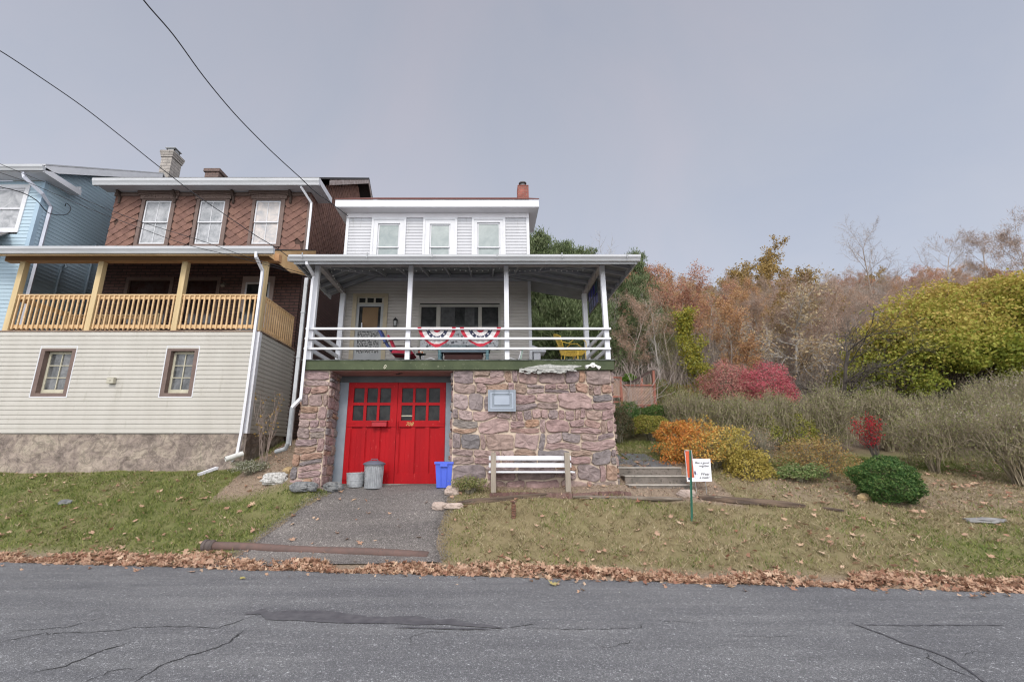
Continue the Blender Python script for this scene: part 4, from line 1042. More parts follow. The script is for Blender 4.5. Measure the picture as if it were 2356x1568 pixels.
# white metal chairs either side
for k, (xc, sg) in enumerate(((-1.42, 1), (.62, -1))):
    wc = thing('metal_chair', ('white tube chair with dark lining left of the teal table', 'white tube chair with pale green cushion right of the teal table')[k], 'chair', (xc, 11.0, FZ))
    for yy in (10.85, 11.3):
        m = MB(); m.tube([(xc-.22*sg, yy, FZ+.5), (xc-.16*sg, yy, FZ+.27), (xc+.05*sg, yy, FZ+.33), (xc+.2*sg, yy, FZ+.27), (xc+.26*sg, yy, FZ+.14), (xc+.26*sg, yy, FZ+.012), (xc-.22*sg, yy, FZ+.012)], .016, 8); add('side_frame', m, white, wc, smooth=True)
    m = MB(); m.box(xc-.2, xc+.2, 10.87, 11.28, FZ+.14, FZ+.18); m.prism([(xc-.2*sg, 10.87, FZ+.18), (xc-.3*sg, 10.87, FZ+.62), (xc-.27*sg, 10.87, FZ+.62), (xc-.16*sg, 10.87, FZ+.18)], (0,.41,0)); add('seat', m, (mk('dark_weave', (.05,.05,.05)), mk('pale_green_print', (.42,.52,.46), (.2,.27,.24), scale=22, lo=.45, hi=.55))[k], wc)
# bunting
bunt_m = [mk('bunting_red', (.50,.035,.06), (.40,.03,.05), scale=8, rough=.85), mk('bunting_white', (.70,.67,.65), (.60,.57,.56), scale=8, rough=.85), mk('bunting_navy', (.035,.038,.07), (.05,.055,.10), scale=8, rough=.85)]
c2f = lambda x, y, Y=9.6: S(1000+x/9.424, 780+y/9.424, Y)
for k, (xl, xr, yt, yb) in enumerate(((212, 1085, 192, 640), (1160, 2098, 195, 628))):
    cx_ = (xl+xr)/2+(-18 if k == 0 else 0); cz_ = c2f(cx_, yt).z; xc = c2f(cx_, yt).x; Rx = (c2f(xr, yt).x-c2f(xl, yt).x)/2; Rz = cz_-c2f(cx_, yb).z
    bn = thing('bunting', ('left','right')[k]+' one of two pleated red white and navy fan buntings on the porch rail', 'bunting', (xc, 9.6, cz_), 'fan buntings on the porch rail')
    m = MB(); NS = 16
    rr = [.04,.14,.23,.42,.60,.82,1.0]; mi = [0,0,1,2,1,0]
    def bp_(th, f, odd):
        wav = .014*(1 if odd else -1)*min(1, f*2)
        c, s_ = math.cos(th), math.sin(th); sh = 1-.12*abs(math.sin(2*th))*(f > .9)
        return (xc+Rx*f*c*(1-.10*s_*(1 if c > 0 else 1.3)), 9.603+wav, cz_-Rz*f*s_*sh)
    for i in range(NS):
        t0, t1 = PI*i/NS, PI*(i+1)/NS
        for j in range(len(mi)):
            m.cm = mi[j]; m.poly([bp_(t0, rr[j], i % 2), bp_(t1, rr[j], (i+1) % 2), bp_(t1, rr[j+1], (i+1) % 2), bp_(t0, rr[j+1], i % 2)])
    add('fan', m, bunt_m, bn)
    for i in range(7):
        m = MB(); th = PI*(i+.5)/7; f = .51; c0 = bp_(th, f, 0); pts = []
        for q in range(10):
            a = PI/2+q*PI/5; r_ = .024 if q % 2 == 0 else .010; pts.append((c0[0]+r_*math.cos(a), 9.583, c0[2]+r_*math.sin(a)))
        m.prism(pts, (0,.004,0))
        add('star', m, mk('star_white', (.78,.77,.76), rough=.9), bn)
    m = MB(); zt_ = cz_
    segs_ = [(-1,-.80,0),(-.80,-.58,1),(-.58,-.42,1),(-.42,.42,1),(.42,.58,1),(.58,.80,1),(.80,1,0)]
    for a, b_, q in segs_:
        m.cm = q; m.poly([(xc+a*Rx, 9.531, zt_+.001), (xc+b_*Rx, 9.531, zt_+.001), (xc+b_*Rx, 9.531, zt_-.03), (xc+a*Rx, 9.531, zt_-.03)])
        m.poly([(xc+a*Rx, 9.531, zt_+.001), (xc+b_*Rx, 9.531, zt_+.001), (xc+b_*Rx, 9.6, zt_+.003), (xc+a*Rx, 9.6, zt_+.003)])
    add('header', m, bunt_m, bn)
# yellow wire chair
c3f = lambda x, y, Y: S(1280+x/9.817, 780+y/9.817, Y)
yc = thing('wire_chair', 'yellow wire garden chair at the right end of the porch', 'chair', (2.0, 10.7, FZ))
yel = mk('yellow_enamel', (.62,.42,.06), (.52,.34,.05), rough=.4)
m = MB(); Ya, Yb = 10.45, 10.95
bt, bb, sf = c3f(700, 360, 10.7), c3f(920, 800, 10.7), c3f(1430, 800, 10.7)
bt = Vector((bt.x, 0, bt.z)); bb = Vector((bb.x, 0, bb.z)); sf = Vector((sf.x, 0, sf.z)); V3 = lambda v, y: (v.x, y, v.z)
fan_t = lambda f: Vector((bt.x+.0+.12*(1-math.sin(PI*f)), 0, bt.z-.10*(1-math.sin(PI*f))))
for i in range(17):
    f = i/16; y = Ya+(Yb-Ya)*f; m.tube([V3(bb, y), V3(fan_t(f), y)], .004, 4); m.tube([V3(bb, y), V3(bb.lerp(sf, .5)-Vector((0,0,.03)), y), V3(sf, y)], .004, 4)
for g_ in np.linspace(.1, .9, 9):
    m.tube([V3(bb.lerp(fan_t(f), g_), Ya+(Yb-Ya)*f) for f in np.linspace(0, 1, 7)], .004, 4); m.tube([V3(bb.lerp(sf, g_)-Vector((0,0,.03*math.sin(PI*g_))), y) for y in (Ya, Yb)], .004, 4)
add('seat_mesh', m, yel, yc)
m = MB()
m.tube([V3(bb, Ya)]+[V3(fan_t(f), Ya+(Yb-Ya)*f) for f in np.linspace(0, 1, 9)]+[V3(bb, Yb)], .011, 6)
m.tube([V3(bb, Ya), V3(sf, Ya), V3(sf+Vector((.03,0,0)), (Ya+Yb)/2), V3(sf, Yb), V3(bb, Yb)], .011, 6)
add('rim', m, yel, yc, smooth=True)
for y in (Ya-.02, Yb+.02):
    m = MB(); am = bb.lerp(bt, .5); m.tube([V3(am, y), (am.x+.22, y, am.z-.06), (am.x+.35, y, am.z+.06), (am.x+.52, y, am.z+.07), (am.x+.62, y, am.z-.02), (am.x+.62, y, am.z-.13), V3(sf, y)], .010, 6); add('arm', m, yel, yc, smooth=True)
    for a in ((bb.x+.02, -.06), (sf.x-.22, .05), (sf.x-.18, -.1), (sf.x-.02, .0)):
        m = MB(); m.tube([(a[0], y, bb.z-.01), (a[0]+a[1], y, FZ+.01)], .009, 6); add('leg', m, yel, yc)
# white planter and cabinet by the house corner
pl = thing('planter_box', 'long low white planter box with a wide rim at the house corner', 'planter', (1.55, 11.3, FZ))
m = MB(); m.prism([(1.25, 11.15, FZ), (1.75, 11.15, FZ), (1.80, 11.15, FZ+.13), (1.22, 11.15, FZ+.13)], (0,.25,0)); add('body', m, white, pl)
m = MB(); ring(m, lambda s, t, d: (s, t, FZ+.175+d), 1.20, 1.84, 11.12, 11.43, .04, .044); add('rim', m, white, pl)
cb = thing('white_cabinet', 'narrow white cabinet with a sloping lid at the corner of the porch', 'cabinet', (1.36, 11.9, FZ))
m = MB(); m.box(1.24, 1.42, 11.7, 12.1, FZ, FZ+.66); add('body', m, white, cb)
m = MB(); m.prism([(1.20, 11.62, FZ+.84), (1.56, 11.62, FZ+.70), (1.56, 11.62, FZ+.665), (1.20, 11.62, FZ+.665)], (0,.52,0)); add('lid', m, white, cb)

# ================================================================== YARD OBJECTS
def oy(px, py, Y): return S(px, py, Y)
def base(x, y): return (x, y, tzf(x, y))
# bench
Yb_ = 9.22
bx0, bx1 = cc7(450, 900, Yb_).x, cc7(1085, 900, Yb_).x
lx, rx = cc7(485, 930, Yb_).x, cc7(1052, 930, Yb_).x
bench = thing('park_bench', 'white slatted bench with weathered posts against the stone wall', 'bench', ((lx+rx)/2, Yb_, tzf(0, Yb_)))
for k, (ya, yb, nm) in enumerate(((822, 855, 'back_slat'), (877, 910, 'back_slat'))):
    m = MB(); a = cc7(700, ya, Yb_+.05).z; b = cc7(700, yb, Yb_+.05).z; m.box(bx0, bx1, Yb_+.04, Yb_+.065, b, a); add(nm, m, white, bench, bevel=.005)
zs = cc7(700, 940, Yb_+.04).z
for i in range(4):
    m = MB(); y = Yb_-.28+i*.085
    if i == 3: m = MB(); m.box(bx0-.005, bx1+.06, Yb_+.02, Yb_+.11, zs-.03, zs); 
    else: m.box(bx0+.0, bx1+.05, Yb_+.13+i*.095, Yb_+.21+i*.095, zs-.03, zs)
    add('seat_slat', m, white, bench, bevel=.004)
for x, lean in ((lx, .0), (rx, .05)):
    m = MB(); zt_ = cc7(485, 795, Yb_).z; m.beam((x, Yb_+.0, tzf(x, Yb_)-.05), (x, Yb_+.0, zt_), .10, .075, up=(0,1,0)); m.beam((x+lean, Yb_+.07, zs-.07), (x+lean, Yb_+.42, zs-.07), .05, .07); m.beam((x+lean, Yb_+.36, .9), (x+lean, Yb_+.36, zs-.031), .08, .07, up=(0,1,0)); add('side_frame', m, weath, bench, bevel=.005)
# galvanised can
cc = c6(819, 1045, 9.9); zc = tzf(cc.x, 9.9)+.012
can = thing('trash_can', 'galvanised ribbed trash can with a dark lid in front of the red doors', 'trash can', (cc.x, 9.9, zc))
m = MB(); 
for (r_, z) in (): pass
m.lathe((cc.x, 9.9, zc), [(.183,0),(.19,.01),(.19,.03)], 56, cap=True); m.lathe((cc.x, 9.9, zc), [(.178,.03),(.198,.45)], 112, ribs=28, amp=.022, cap=False); m.lathe((cc.x, 9.9, zc), [(.2,.45),(.208,.46),(.208,.475),(.2,.485)], 56)
body = add('can_body', m, steel, can)
m = MB(); m.lathe((cc.x, 9.9, zc), [(.232,.478),(.235,.492),(.225,.505),(.19,.525),(.12,.55),(.05,.56),(.001,.562)], 40); lid = add('lid', m, mk('lid_slate', (.13,.14,.18), (.10,.11,.14), scale=5, rough=.5, metal=.0), can, smooth=True)
m = MB(); m.tube([(cc.x-.08, 9.88, zc+.545), (cc.x-.06, 9.88, zc+.59), (cc.x+.06, 9.88, zc+.59), (cc.x+.08, 9.88, zc+.545)], .009, 6); add('handle', m, mk('lid_slate', (.13,.14,.18)), lid)
m = MB(); r2 = random.Random(5)
for i in range(26):
    th = R(r2.choice((212, 222))+r2.uniform(-3, 3)); z = zc+.43-.018*i*.75; r_ = .203; c = Vector((cc.x+r_*math.cos(th), 9.9+r_*math.sin(th), z)); t = Vector((-math.sin(th), math.cos(th), 0))
    m.beam(c, c+t*r2.uniform(.008, .02)+Vector((0,0,r2.uniform(-.012, .012))), .004, .006)
add('paint_marks', m, blackm, body)
tc = c6(680, 1040, 9.92)
zc = tzf(tc.x, 9.95)+.012
tub_ = thing('wash_tub', 'empty galvanised wash tub left of the trash can', 'tub', (tc.x, 9.95, zc))
m = MB(); m.lathe((tc.x, 9.95, zc), [(.165,0),(.17,.012),(.175,.05),(.18,.055),(.183,.13),(.188,.135),(.188,.145),(.185,.15),(.195,.26),(.20,.265),(.20,.285),(.192,.288),(.188,.27),(.17,.03),(.001,.03)], 40, cap=False); m.lathe((tc.x, 9.95, zc), [(.001,0),(.165,0)], 40, cap=False)
add('tub_body', m, mk('tub_zinc', (.40,.41,.42), (.25,.26,.27), scale=12, rough=.55, metal=.15, c3=(.14,.13,.12), s3=9, p3=.6), tub_, smooth=False)
m = MB(); m.tube([(tc.x+.14, 9.82, zc+.26), (tc.x+.15, 9.80, zc+.31), (tc.x+.19, 9.84, zc+.31), (tc.x+.19, 9.86, zc+.26)], .006, 5); add('handle', m, steel, tub_)
# blue recycling bin
bc = c6(1362, 1058, 9.72); zc = tzf(bc.x, 9.72)+.02; h = .51
bin_ = thing('recycling_bin', 'bright blue plastic recycling bin between the red door and the stone wall', 'recycling bin', (bc.x, 9.72, zc))
blueb = mk('bin_blue', (.075,.13,.62), (.065,.115,.56), scale=3, rough=.35, spec=.5)
m = MB(); w0, w1 = .145, .175
def taper(m, x, y, z0, z1, a0, b0, a1, b1):
    n = len(m.v); 
    for (z, a, b) in ((z0, a0, b0), (z1, a1, b1)): m.v += [(x-a, y-b, z), (x+a, y-b, z), (x+a, y+b, z), (x-a, y+b, z)]
    for q in ((0,3,2,1),(4,5,6,7),(0,1,5,4),(1,2,6,5),(2,3,7,6),(3,0,4,7)): m.face([n+i for i in q])
n = len(m.v)
for (z, a, b) in ((0, w0, .12), (h-.04, w1, .15), (h-.02, w1-.012, .138), (.03, w0-.012, .108)): m.v += [(bc.x-a, 9.72-b, zc+z), (bc.x+a, 9.72-b, zc+z), (bc.x+a, 9.72+b, zc+z), (bc.x-a, 9.72+b, zc+z)]
m.face([0,3,2,1]); m.face([12,13,14,15])
for l in range(3):
    for i in range(4): m.face((l*4+i, l*4+(i+1) % 4, (l+1)*4+(i+1) % 4, (l+1)*4+i))
m.beam((bc.x-.055, 9.72-.128, zc+.03), (bc.x-.065, 9.72-.15, zc+h-.1), .012, .012); m.beam((bc.x+.055, 9.72-.128, zc+.03), (bc.x+.065, 9.72-.15, zc+h-.1), .012, .012)
add('bin_body', m, blueb, bin_)
m = MB(); gridboard(m, lambda s, t, d: (s, t, zc+h+d), bc.x-w1-.02, bc.x+w1+.02, 9.72-.17, 9.72+.17, .045, [(bc.x-w1+.012, bc.x+w1-.012, 9.72-.138, 9.72+.138)]); add('rim', m, blueb, bin_)
m = MB(); m.beam((bc.x-.075, 9.72-.185, zc+h-.07), (bc.x+.075, 9.72-.185, zc+h-.07), .02, .05); add('handle', m, blueb, bin_)

# rocks
def rock(name, px, py, Y, sx, sy, sz, mat_, label, seed, cat='rock', sink=.3, pos=None, rz=0):
    p = pos or W(px, py, Y); x, y = p[0], p[1]; z = tzf(x, y)
    m = MB(); nn, mm = 28, 16; c_, s_ = math.cos(rz), math.sin(rz)
    for i in range(mm+1):
        ph = PI*i/mm
        for j in range(nn):
            th = 2*PI*j/nn; v = Vector((math.sin(ph)*math.cos(th), math.sin(ph)*math.sin(th), math.cos(ph)))
            d = 1+.28*mnoise.noise(v*1.3+Vector((seed,0,0)))+.22*mnoise.fractal(v*3.1+Vector((0,seed,0)), 1, 2, 3)
            q = Vector((max(-1.1, min(1.1, v.x*d*1.1)), max(-1, min(1, v.y*d)), max(-.8, min(1.0, v.z*d*1.1)))); 
            X, Y_ = q.x*sx, q.y*sy
            m.v.append((x+X*c_-Y_*s_, y+X*s_+Y_*c_, z+sz*(q.z+1-sink*2)*.8))
    for i in range(mm):
        for j in range(nn): m.face((i*nn+j, (i+1)*nn+j, (i+1)*nn+(j+1) % nn, i*nn+(j+1) % nn))
    o = thing(name, label, cat, (x, y, z)); add('stone', m, mat_, o, smooth=False); return o
slag = mk('slag_rock', (.10,.105,.11), (.24,.24,.235), scale=16, rough=.95, bump=1.0, bscale=25)
speck = mk('speckled_rock', (.62,.60,.57), (.25,.24,.22), scale=20, rough=.95, bump=.8, bscale=30)
tanr = mk('tan_rock', (.50,.36,.18), (.38,.28,.16), scale=5, rough=.9, bump=.4)
pinkr = mk('pinkish_rock', (.50,.40,.34), (.34,.27,.23), scale=7, rough=.9, bump=.7, bscale=25)
rock('rock', 716, 1108, 9.15, .25, .15, .13, slag, 'dark pitted rock lying in the grass in front of the stone pier', 1, sink=.25, pos=(-3.62, 9.33))
rock('rock', 768, 1098, 9.42, .22, .16, .14, slag, 'dark pitted boulder between the pier and the red doors', 2, sink=.25, rz=-.3, pos=(-3.16, 9.70))
rock('rock', 640, 1066, 9.9, .27, .18, .17, speck, 'white speckled rock left of the stone pier', 3, rz=-.2, pos=(-4.36, 9.75))
rock('rock', 663, 1043, 10.2, .12, .1, .09, tanr, 'tan wedge shaped rock above the speckled one', 4, pos=(-4.22, 10.05))
rock('rock', 1043, 1118, 9.15, .15, .11, .13, pinkr, 'pale rock at the foot of the wall beside the blue bin', 5, pos=(-.66, 9.32))
rock('rock', 1015, 1168, 8.75, .15, .12, .10, pinkr, 'pale rock at the left end of the old timber', 6, pos=G(1013, 1170))
rock('rock', 1046, 1166, 8.72, .19, .09, .07, pinkr, 'low layered rock touching the old timber', 7, pos=G(1044, 1168))
rock('rock', 1578, 1137, 9.2, .16, .09, .10, pinkr, 'wedge of stone at the bottom of the concrete steps', 8)
rock('rock', 150, 1158, 0, .13, .08, .07, slag, 'dark stone sunk in the left lawn', 9, pos=G(150, 1158), sink=.3)
rock('rock', 2270, 1198, 0, .32, .12, .06, mk('slate_rock', (.27,.26,.25), (.19,.185,.18), scale=5, rough=.9, bump=.4), 'flat grey stone in the dirt at the far right', 10, pos=G(2270, 1200), sink=.3)
rock('rock', 1990, 1147, 0, .12, .07, .10, tanr, 'tan stone leaning at the left foot of the boxwood', 12, pos=G(1990, 1150), sink=.2)
# old timbers
oldw = mk('rotting_timber', (.17,.12,.085), (.075,.055,.045), scale=3, rough=.95, bump=1.0, bscale=14, stretch=(.6,5,5), c3=(.28,.25,.18), s3=6, p3=.62)
def timber(name, a, b, hgt, label, seed, dep=.14, m_=oldw):
    a = G(*a) if not isinstance(a, Vector) else a; b = G(*b) if not isinstance(b, Vector) else b; a, b = Vector(a), Vector(b)
    d = (b-a); L = d.length; d.normalize(); sd = Vector((-d.y, d.x, 0)).normalized(); n = 26; K = 12
    o = thing(name, label, 'timber', tuple(a)); m = MB()
    for i in range(n+1):
        f = i/n; p = a+(b-a)*f; tp = .55+.45*min(1, 8*min(f, 1-f))
        for k in range(K):
            th = 2*PI*k/K; c, s_ = math.cos(th), math.sin(th); q = (abs(c)**5+abs(s_)**5)**(-.2)
            r_ = 1+.25*mnoise.noise(Vector((f*L*2+seed, k*1.3, seed)))
            m.v.append(tuple(p+sd*(c*q*dep/2*r_*tp)+Vector((0,0,hgt*.28+s_*q*hgt/2*r_*tp))))
    for i in range(n):
        for k in range(K): m.face((i*K+k, i*K+(k+1) % K, (i+1)*K+(k+1) % K, (i+1)*K+k))
    m.face(list(range(K))[::-1]); m.face([n*K+k for k in range(K)])
    add('wood', m, m_, o); return o
timber('landscape_timber', (1052, 1160), (1312, 1137), .10, 'split rotting timber in front of the bench', 1)
timber('landscape_timber', (1318, 1145), (1568, 1150), .07, 'thin grey board edging the lawn below the steps', 2, m_=mk('grey_board', (.24,.20,.16), (.16,.13,.10), scale=4, rough=.9, bump=.7, stretch=(1,5,5)))
timber('landscape_timber', (1608, 1148), (1852, 1168), .12, 'dark old timber under the orange bush', 3)
timber('landscape_timber', (1893, 1170), (1942, 1176), .05, 'short piece of dark wood left of the boxwood', 4)
# scalloped edging
m = MB(); x = cc7(455, 1090, 9.08).x; xe = 2.72; k = 0
edg = thing('scalloped_edging', 'low dark red scalloped edging behind the bench', 'garden edging', (0, 9.08, 1))
while x < xe:
    w = .062; z0 = tzf(x+w/2, 9.08); y = 9.08+.02*math.sin(x*3); mm = []
    for q in range(7): a = PI*q/6; mm.append((x+w/2-math.cos(a)*w/2, y, z0+.065+math.sin(a)*.022))
    m.cr = rnd.random(); m.prism([(x, y, z0-.05)]+mm+[(x+w, y, z0-.05)], (0,.05,0)); x += w+(.0 if k % 8 else .008); k += 1
add('bricks', m, mk_rnd('edging_brick', [(.17,.095,.08),(.14,.08,.07),(.22,.14,.12)], rough=.9, bump=.5), edg)
# rusty spring ornament
g0 = G(1182, 1192); gz = g0.z
orn = thing('rusty_spike', 'rusty ribbed iron stub standing in the lawn below the bench', 'iron stub', tuple(g0))
m = MB(); pr = [(.05,0)]
for i in range(6): pr += [(.045,.03+i*.045),(.05,.035+i*.045),(.05,.06+i*.045),(.034,.066+i*.045)]
pr += [(.03,.31),(.028,.33),(.07,.335),(.075,.355),(.03,.365)]; m.lathe((g0.x, g0.y, gz-.02), [(r_*.85, z*.88) for r_, z in pr], 14); add('body', m, mk('rust', (.22,.10,.06), (.12,.08,.065), scale=30, rough=.9, bump=.5, c3=(.45,.42,.38), s3=25, p3=.62), orn)
# steps
conc = mk('step_concrete', (.21,.18,.155), (.13,.115,.10), scale=5, rough=.95, bump=1.0, bscale=40, c3=(.07,.06,.05), s3=26, p3=.56)
steps = thing('concrete_steps', 'three worn concrete steps beside the stone wall corner', 'steps', (3.5, 9.5, .95))
lightc = mk('worn_lit_tread', (.42,.38,.33), (.33,.30,.26), scale=14, rough=.95, bump=.6, c3=(.16,.15,.12), s3=20, p3=.6)  # pale worn concrete; light on the step tops is put into its colour
for k, (ya, x0, x1, z1, nm) in enumerate(((9.5, 2.85, 4.10, wz(1114, 9.5), 'bottom'), (9.8, 2.87, 4.15, wz(1093.5, 9.8), 'middle'), (10.1, 2.82, 4.18, wz(1074, 10.1), 'top'))):
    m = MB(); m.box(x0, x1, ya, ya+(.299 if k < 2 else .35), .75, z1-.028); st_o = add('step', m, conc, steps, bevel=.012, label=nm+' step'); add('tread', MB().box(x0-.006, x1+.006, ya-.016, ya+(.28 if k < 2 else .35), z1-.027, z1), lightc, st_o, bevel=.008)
# path slabs
pth = MB(); r3 = random.Random(3)
for (x0, x1, y0_, y1_) in ((2.80,3.45,10.5,11.1),(3.5,4.15,10.5,11.0),(2.78,3.3,11.15,11.9),(3.35,4.0,11.06,11.7)):
    q = [(x0+r3.uniform(0,.05), y0_), (x1, y0_+r3.uniform(0,.05)), (x1-r3.uniform(0,.06), y1_), (x0, y1_-r3.uniform(0,.05))]
    pth.prism([(a, b, tzf(a, b)-.03) for a, b in q], (0,0,.06))
tag(add('garden_path', pth, mk('slate_slab', (.15,.15,.155), (.11,.11,.112), scale=4, rough=.7, bump=.4), None), 'grey flagstone path above the concrete steps', 'path', kind='structure')
# sign
sc13 = lambda x, y, Y=9.3: S(1640+x/13.06, 1080+y/13.06, Y)
tl, tr_, br_, bl_ = sc13(437, 507), sc13(1226, 510), sc13(1285, 1232), sc13(490, 1242)
sg = thing('yard_sign', 'white yard sign reading Bee a good neighber Wear a mask', 'sign', ((bl_.x+br_.x)/2, 9.3, tzf(4.2, 9.3)))
m = MB(); m.prism([tuple(bl_), tuple(br_), tuple(tr_), tuple(tl)], (0,.008,0)); board = add('board', m, mk('sign_white', (.80,.80,.83), (.77,.77,.80), rough=.4), sg)
ink = mk('ink', (.03,.03,.035), rough=.6)
lean = 0
def stext(s, x, y, size, sh=.35):
    p = sc13(x, y); text_part('lettering', s, size, Matrix.Translation((p.x, 9.297, p.z)) @ FRONT, ink, board, .0012, shear=sh)
stext('Bee a good', 960, 668, .062); stext('neighber', 1022, 768, .060); stext('Wear', 1058, 1035, .076); stext('a mask!', 1040, 1140, .062)
m = MB()
for (cx_, cy_, a, b, rot) in ((850, 920, 90, 60, -.3), (795, 1075, 40, 85, .1), (760, 770, 20, 28, .5)):
    pts = []
    for k in range(21):
        th = 2*PI*k/20; X = a*math.cos(th); Y_ = b*math.sin(th); pts.append(sc13(cx_+X*math.cos(rot)-Y_*math.sin(rot), cy_+X*math.sin(rot)+Y_*math.cos(rot), 9.297))
    m.tube(pts, .0016, 4)
add('bee_wing', m, mk('pale_blue_ink', (.35,.45,.58), rough=.6), board)
m = MB(); p = sc13(745, 960, 9.296); m.ball((p.x, 9.297, p.z), .03, 10, 8, (.5,.05,1.3)); q = sc13(500, 610, 9.296); m.ball((q.x, 9.297, q.z), .02, 8, 6, (.4,.05,1.8)); q = sc13(560, 1150, 9.296); m.ball((q.x, 9.297, q.z), .03, 8, 6, (.8,.05,.8))
add('bee_body', m, mk('purple_ink', (.06,.04,.10), rough=.6), board)
for x in (745, 1068):
    m = MB(); p = sc13(x, 1230, 9.304); m.tube([(p.x, 9.304, p.z+.1), (p.x+.004, 9.304, tzf(p.x, 9.304)-.05)], .0045, 5); add('leg', m, steel, sg)
# stake with reflector
g0 = G(1590, 1198); Yk = g0.y; zt_ = wz(1034.8, Yk); xk = W(1587.5, 1035, Yk).x
stk = thing('marker_stake', 'green metal post with an orange reflector standing in the lawn', 'marker post', tuple(g0))
grn = mk('post_green', (.035,.18,.12), (.03,.14,.095), scale=9, rough=.5, spec=.5)
m = MB(); a = Vector((g0.x, Yk, g0.z-.1)); b = Vector((xk, Yk, zt_)); 
m.beam(a, b, .018, .008, up=(0,1,0)); m.beam(a+Vector((-.012,-.012,0)), b+Vector((-.012,-.012,0)), .006, .024, up=(0,1,0)); m.beam(a+Vector((.012,-.012,0)), b+Vector((.012,-.012,0)), .006, .024, up=(0,1,0))
add('post', m, grn, stk)
m = MB(); x0, x1 = W(1577.5, 1036, Yk).x, W(1592.6, 1036, Yk).x; za, zb_ = wz(1098, Yk), wz(1036.5, Yk); n = 6
for i in range(n):
    f0, f1 = i/n, (i+1)/n; bow = lambda f: .035*math.sin(PI*f)
    m.prism([(x0+(x1-x0)*f0+.006*0, Yk+.045-bow(f0), za), (x0+(x1-x0)*f1, Yk+.045-bow(f1), za), (x0+(x1-x0)*f1, Yk+.045-bow(f1), zb_), (x0+(x1-x0)*f0, Yk+.045-bow(f0), zb_)], (0,.004,0))
add('reflector', m, mk('orange_reflector', (.72,.13,.05), (.62,.11,.05), scale=6, rough=.4, c3=(.8,.45,.35), s3=12, p3=.66), stk)
m = MB(); m.box(x0-.004, x0+.002, Yk+.03, Yk+.05, za, zb_); m.box(x1-.002, x1+.005, Yk+.03, Yk+.05, za, zb_); m.box(x0, x1, Yk+.01, Yk+.05, zb_+.001, zb_+.012); add('reflector_edge', m, mk('white_tape', (.75,.72,.72), rough=.5), stk)
# iron pipe at the driveway mouth
pa, pb = G(483, 1262), G(985, 1279)
ip = thing('iron_pipe', 'long rusty iron pipe with a flange across the foot of the driveway', 'pipe', tuple(pa))
m = MB(); pa = pa+Vector((0,.0,.045)); pb = pb+Vector((0,0,.01)); d = (pb-pa)
pts = [pa.lerp(pb, i/8)+Vector((0,0,.008*math.sin(i*1.3))) for i in range(9)]; m.tube(pts, .07, 18); add('pipe_body', m, mk('rusty_iron', (.16,.10,.085), (.12,.085,.075), scale=8, rough=.85, bump=.5, c3=(.08,.07,.06), s3=14, p3=.6), ip, smooth=True)
m = MB(); u_ = d.normalized(); m.tube([pa-u_*.12, pa-u_*.10, pa-u_*.05, pa-u_*.045, pa+u_*.03, pa+u_*.035, pa+u_*.07], [.088,.103,.103,.09,.095,.103,.08], 22); add('flange', m, mk('dark_iron', (.12,.095,.085), (.08,.065,.06), scale=10, rough=.8, bump=.5), ip, smooth=False)

# trellis arbour
Yt = 15.0
c8 = lambda x, y, Y=Yt: S(1480+x/7.84, 880+y/7.84, Y)
ar = thing('trellis_arbour', 'rust red lattice trellis with a slanting bar behind the stone wall', 'trellis', tuple(c8(600, 1040)))
rw = mk('redwood_stain', (.36,.14,.10), (.26,.11,.08), scale=6, rough=.85); lw_ = mk('faded_lattice', (.48,.33,.26), (.36,.24,.18), scale=8, rough=.9)
for (xa, ya, xb_, yb_) in ((272, 320, 312, 1160), (898, 190, 955, 1160), (670, 330, 700, 1160), (60, 320, 60, 1160)):
    m = MB(); Yq = Yt if xa != 670 and xa != 60 else Yt+.9; m.beam(c8(xb_, yb_, Yq), c8(xa, ya, Yq), .075, .075, up=(0,1,0)); add('post', m, rw, ar)
m = MB()
for (xa, ya, xb_, yb_) in ((330, 468, 945, 470), (300, 858, 975, 848), (320, 950, 620, 955), (20, 690, 310, 688), (20, 790, 310, 790), (20, 893, 330, 890), (60, 320, 290, 318)): m.beam(c8(xa, ya, Yt-.05), c8(xb_, yb_, Yt-.05), .03, .05)
add('rail', m, rw, ar)
m = MB(); m.beam(c8(490, 410, Yt-.1), c8(850, 205, Yt-.1), .05, .07); add('slanting_bar', m, mk('dark_bar', (.06,.035,.03)), ar)
m = MB()
def lattice(xl, xr, yt, yb, n):
    p0 = c8(xl, yb); p1 = c8(xr, yt); w, h_ = p1.x-p0.x, p1.z-p0.z
    for k in range(-n, n*2):
        s0 = w*k/n
        for sg_, yy in ((1, Yt-.015), (-1, Yt+.005)):
            a0, b0 = (s0, 0), (s0+h_*1.0, h_)
            if sg_ < 0: a0, b0 = (s0+h_, 0), (s0, h_)
            t0, t1 = 0.0, 1.0
            dx = b0[0]-a0[0]
            for lim, sgn in ((0, 1), (w, -1)):
                ta = (lim-a0[0])/dx
                if dx*sgn > 0: t0 = max(t0, ta)
                else: t1 = min(t1, ta)
            if t1-t0 > .05: m.beam((p0.x+a0[0]+dx*t0, yy, p0.z+h_*t0), (p0.x+a0[0]+dx*t1, yy, p0.z+h_*t1), .035, .008, up=(0,1,0))
lattice(310, 905, 480, 850, 11); lattice(75, 262, 330, 682, 4)
add('lattice', m, lw_, ar)
m = MB(); gb = G(1420, 968); 
# low grey sill under the trellis
a, b = c8(270, 1050), c8(470, 1075); m.box(a.x, b.x+.8, Yt-.2, Yt-.05, b.z-.3, a.z+.02); add('sill', m, conc, ar)

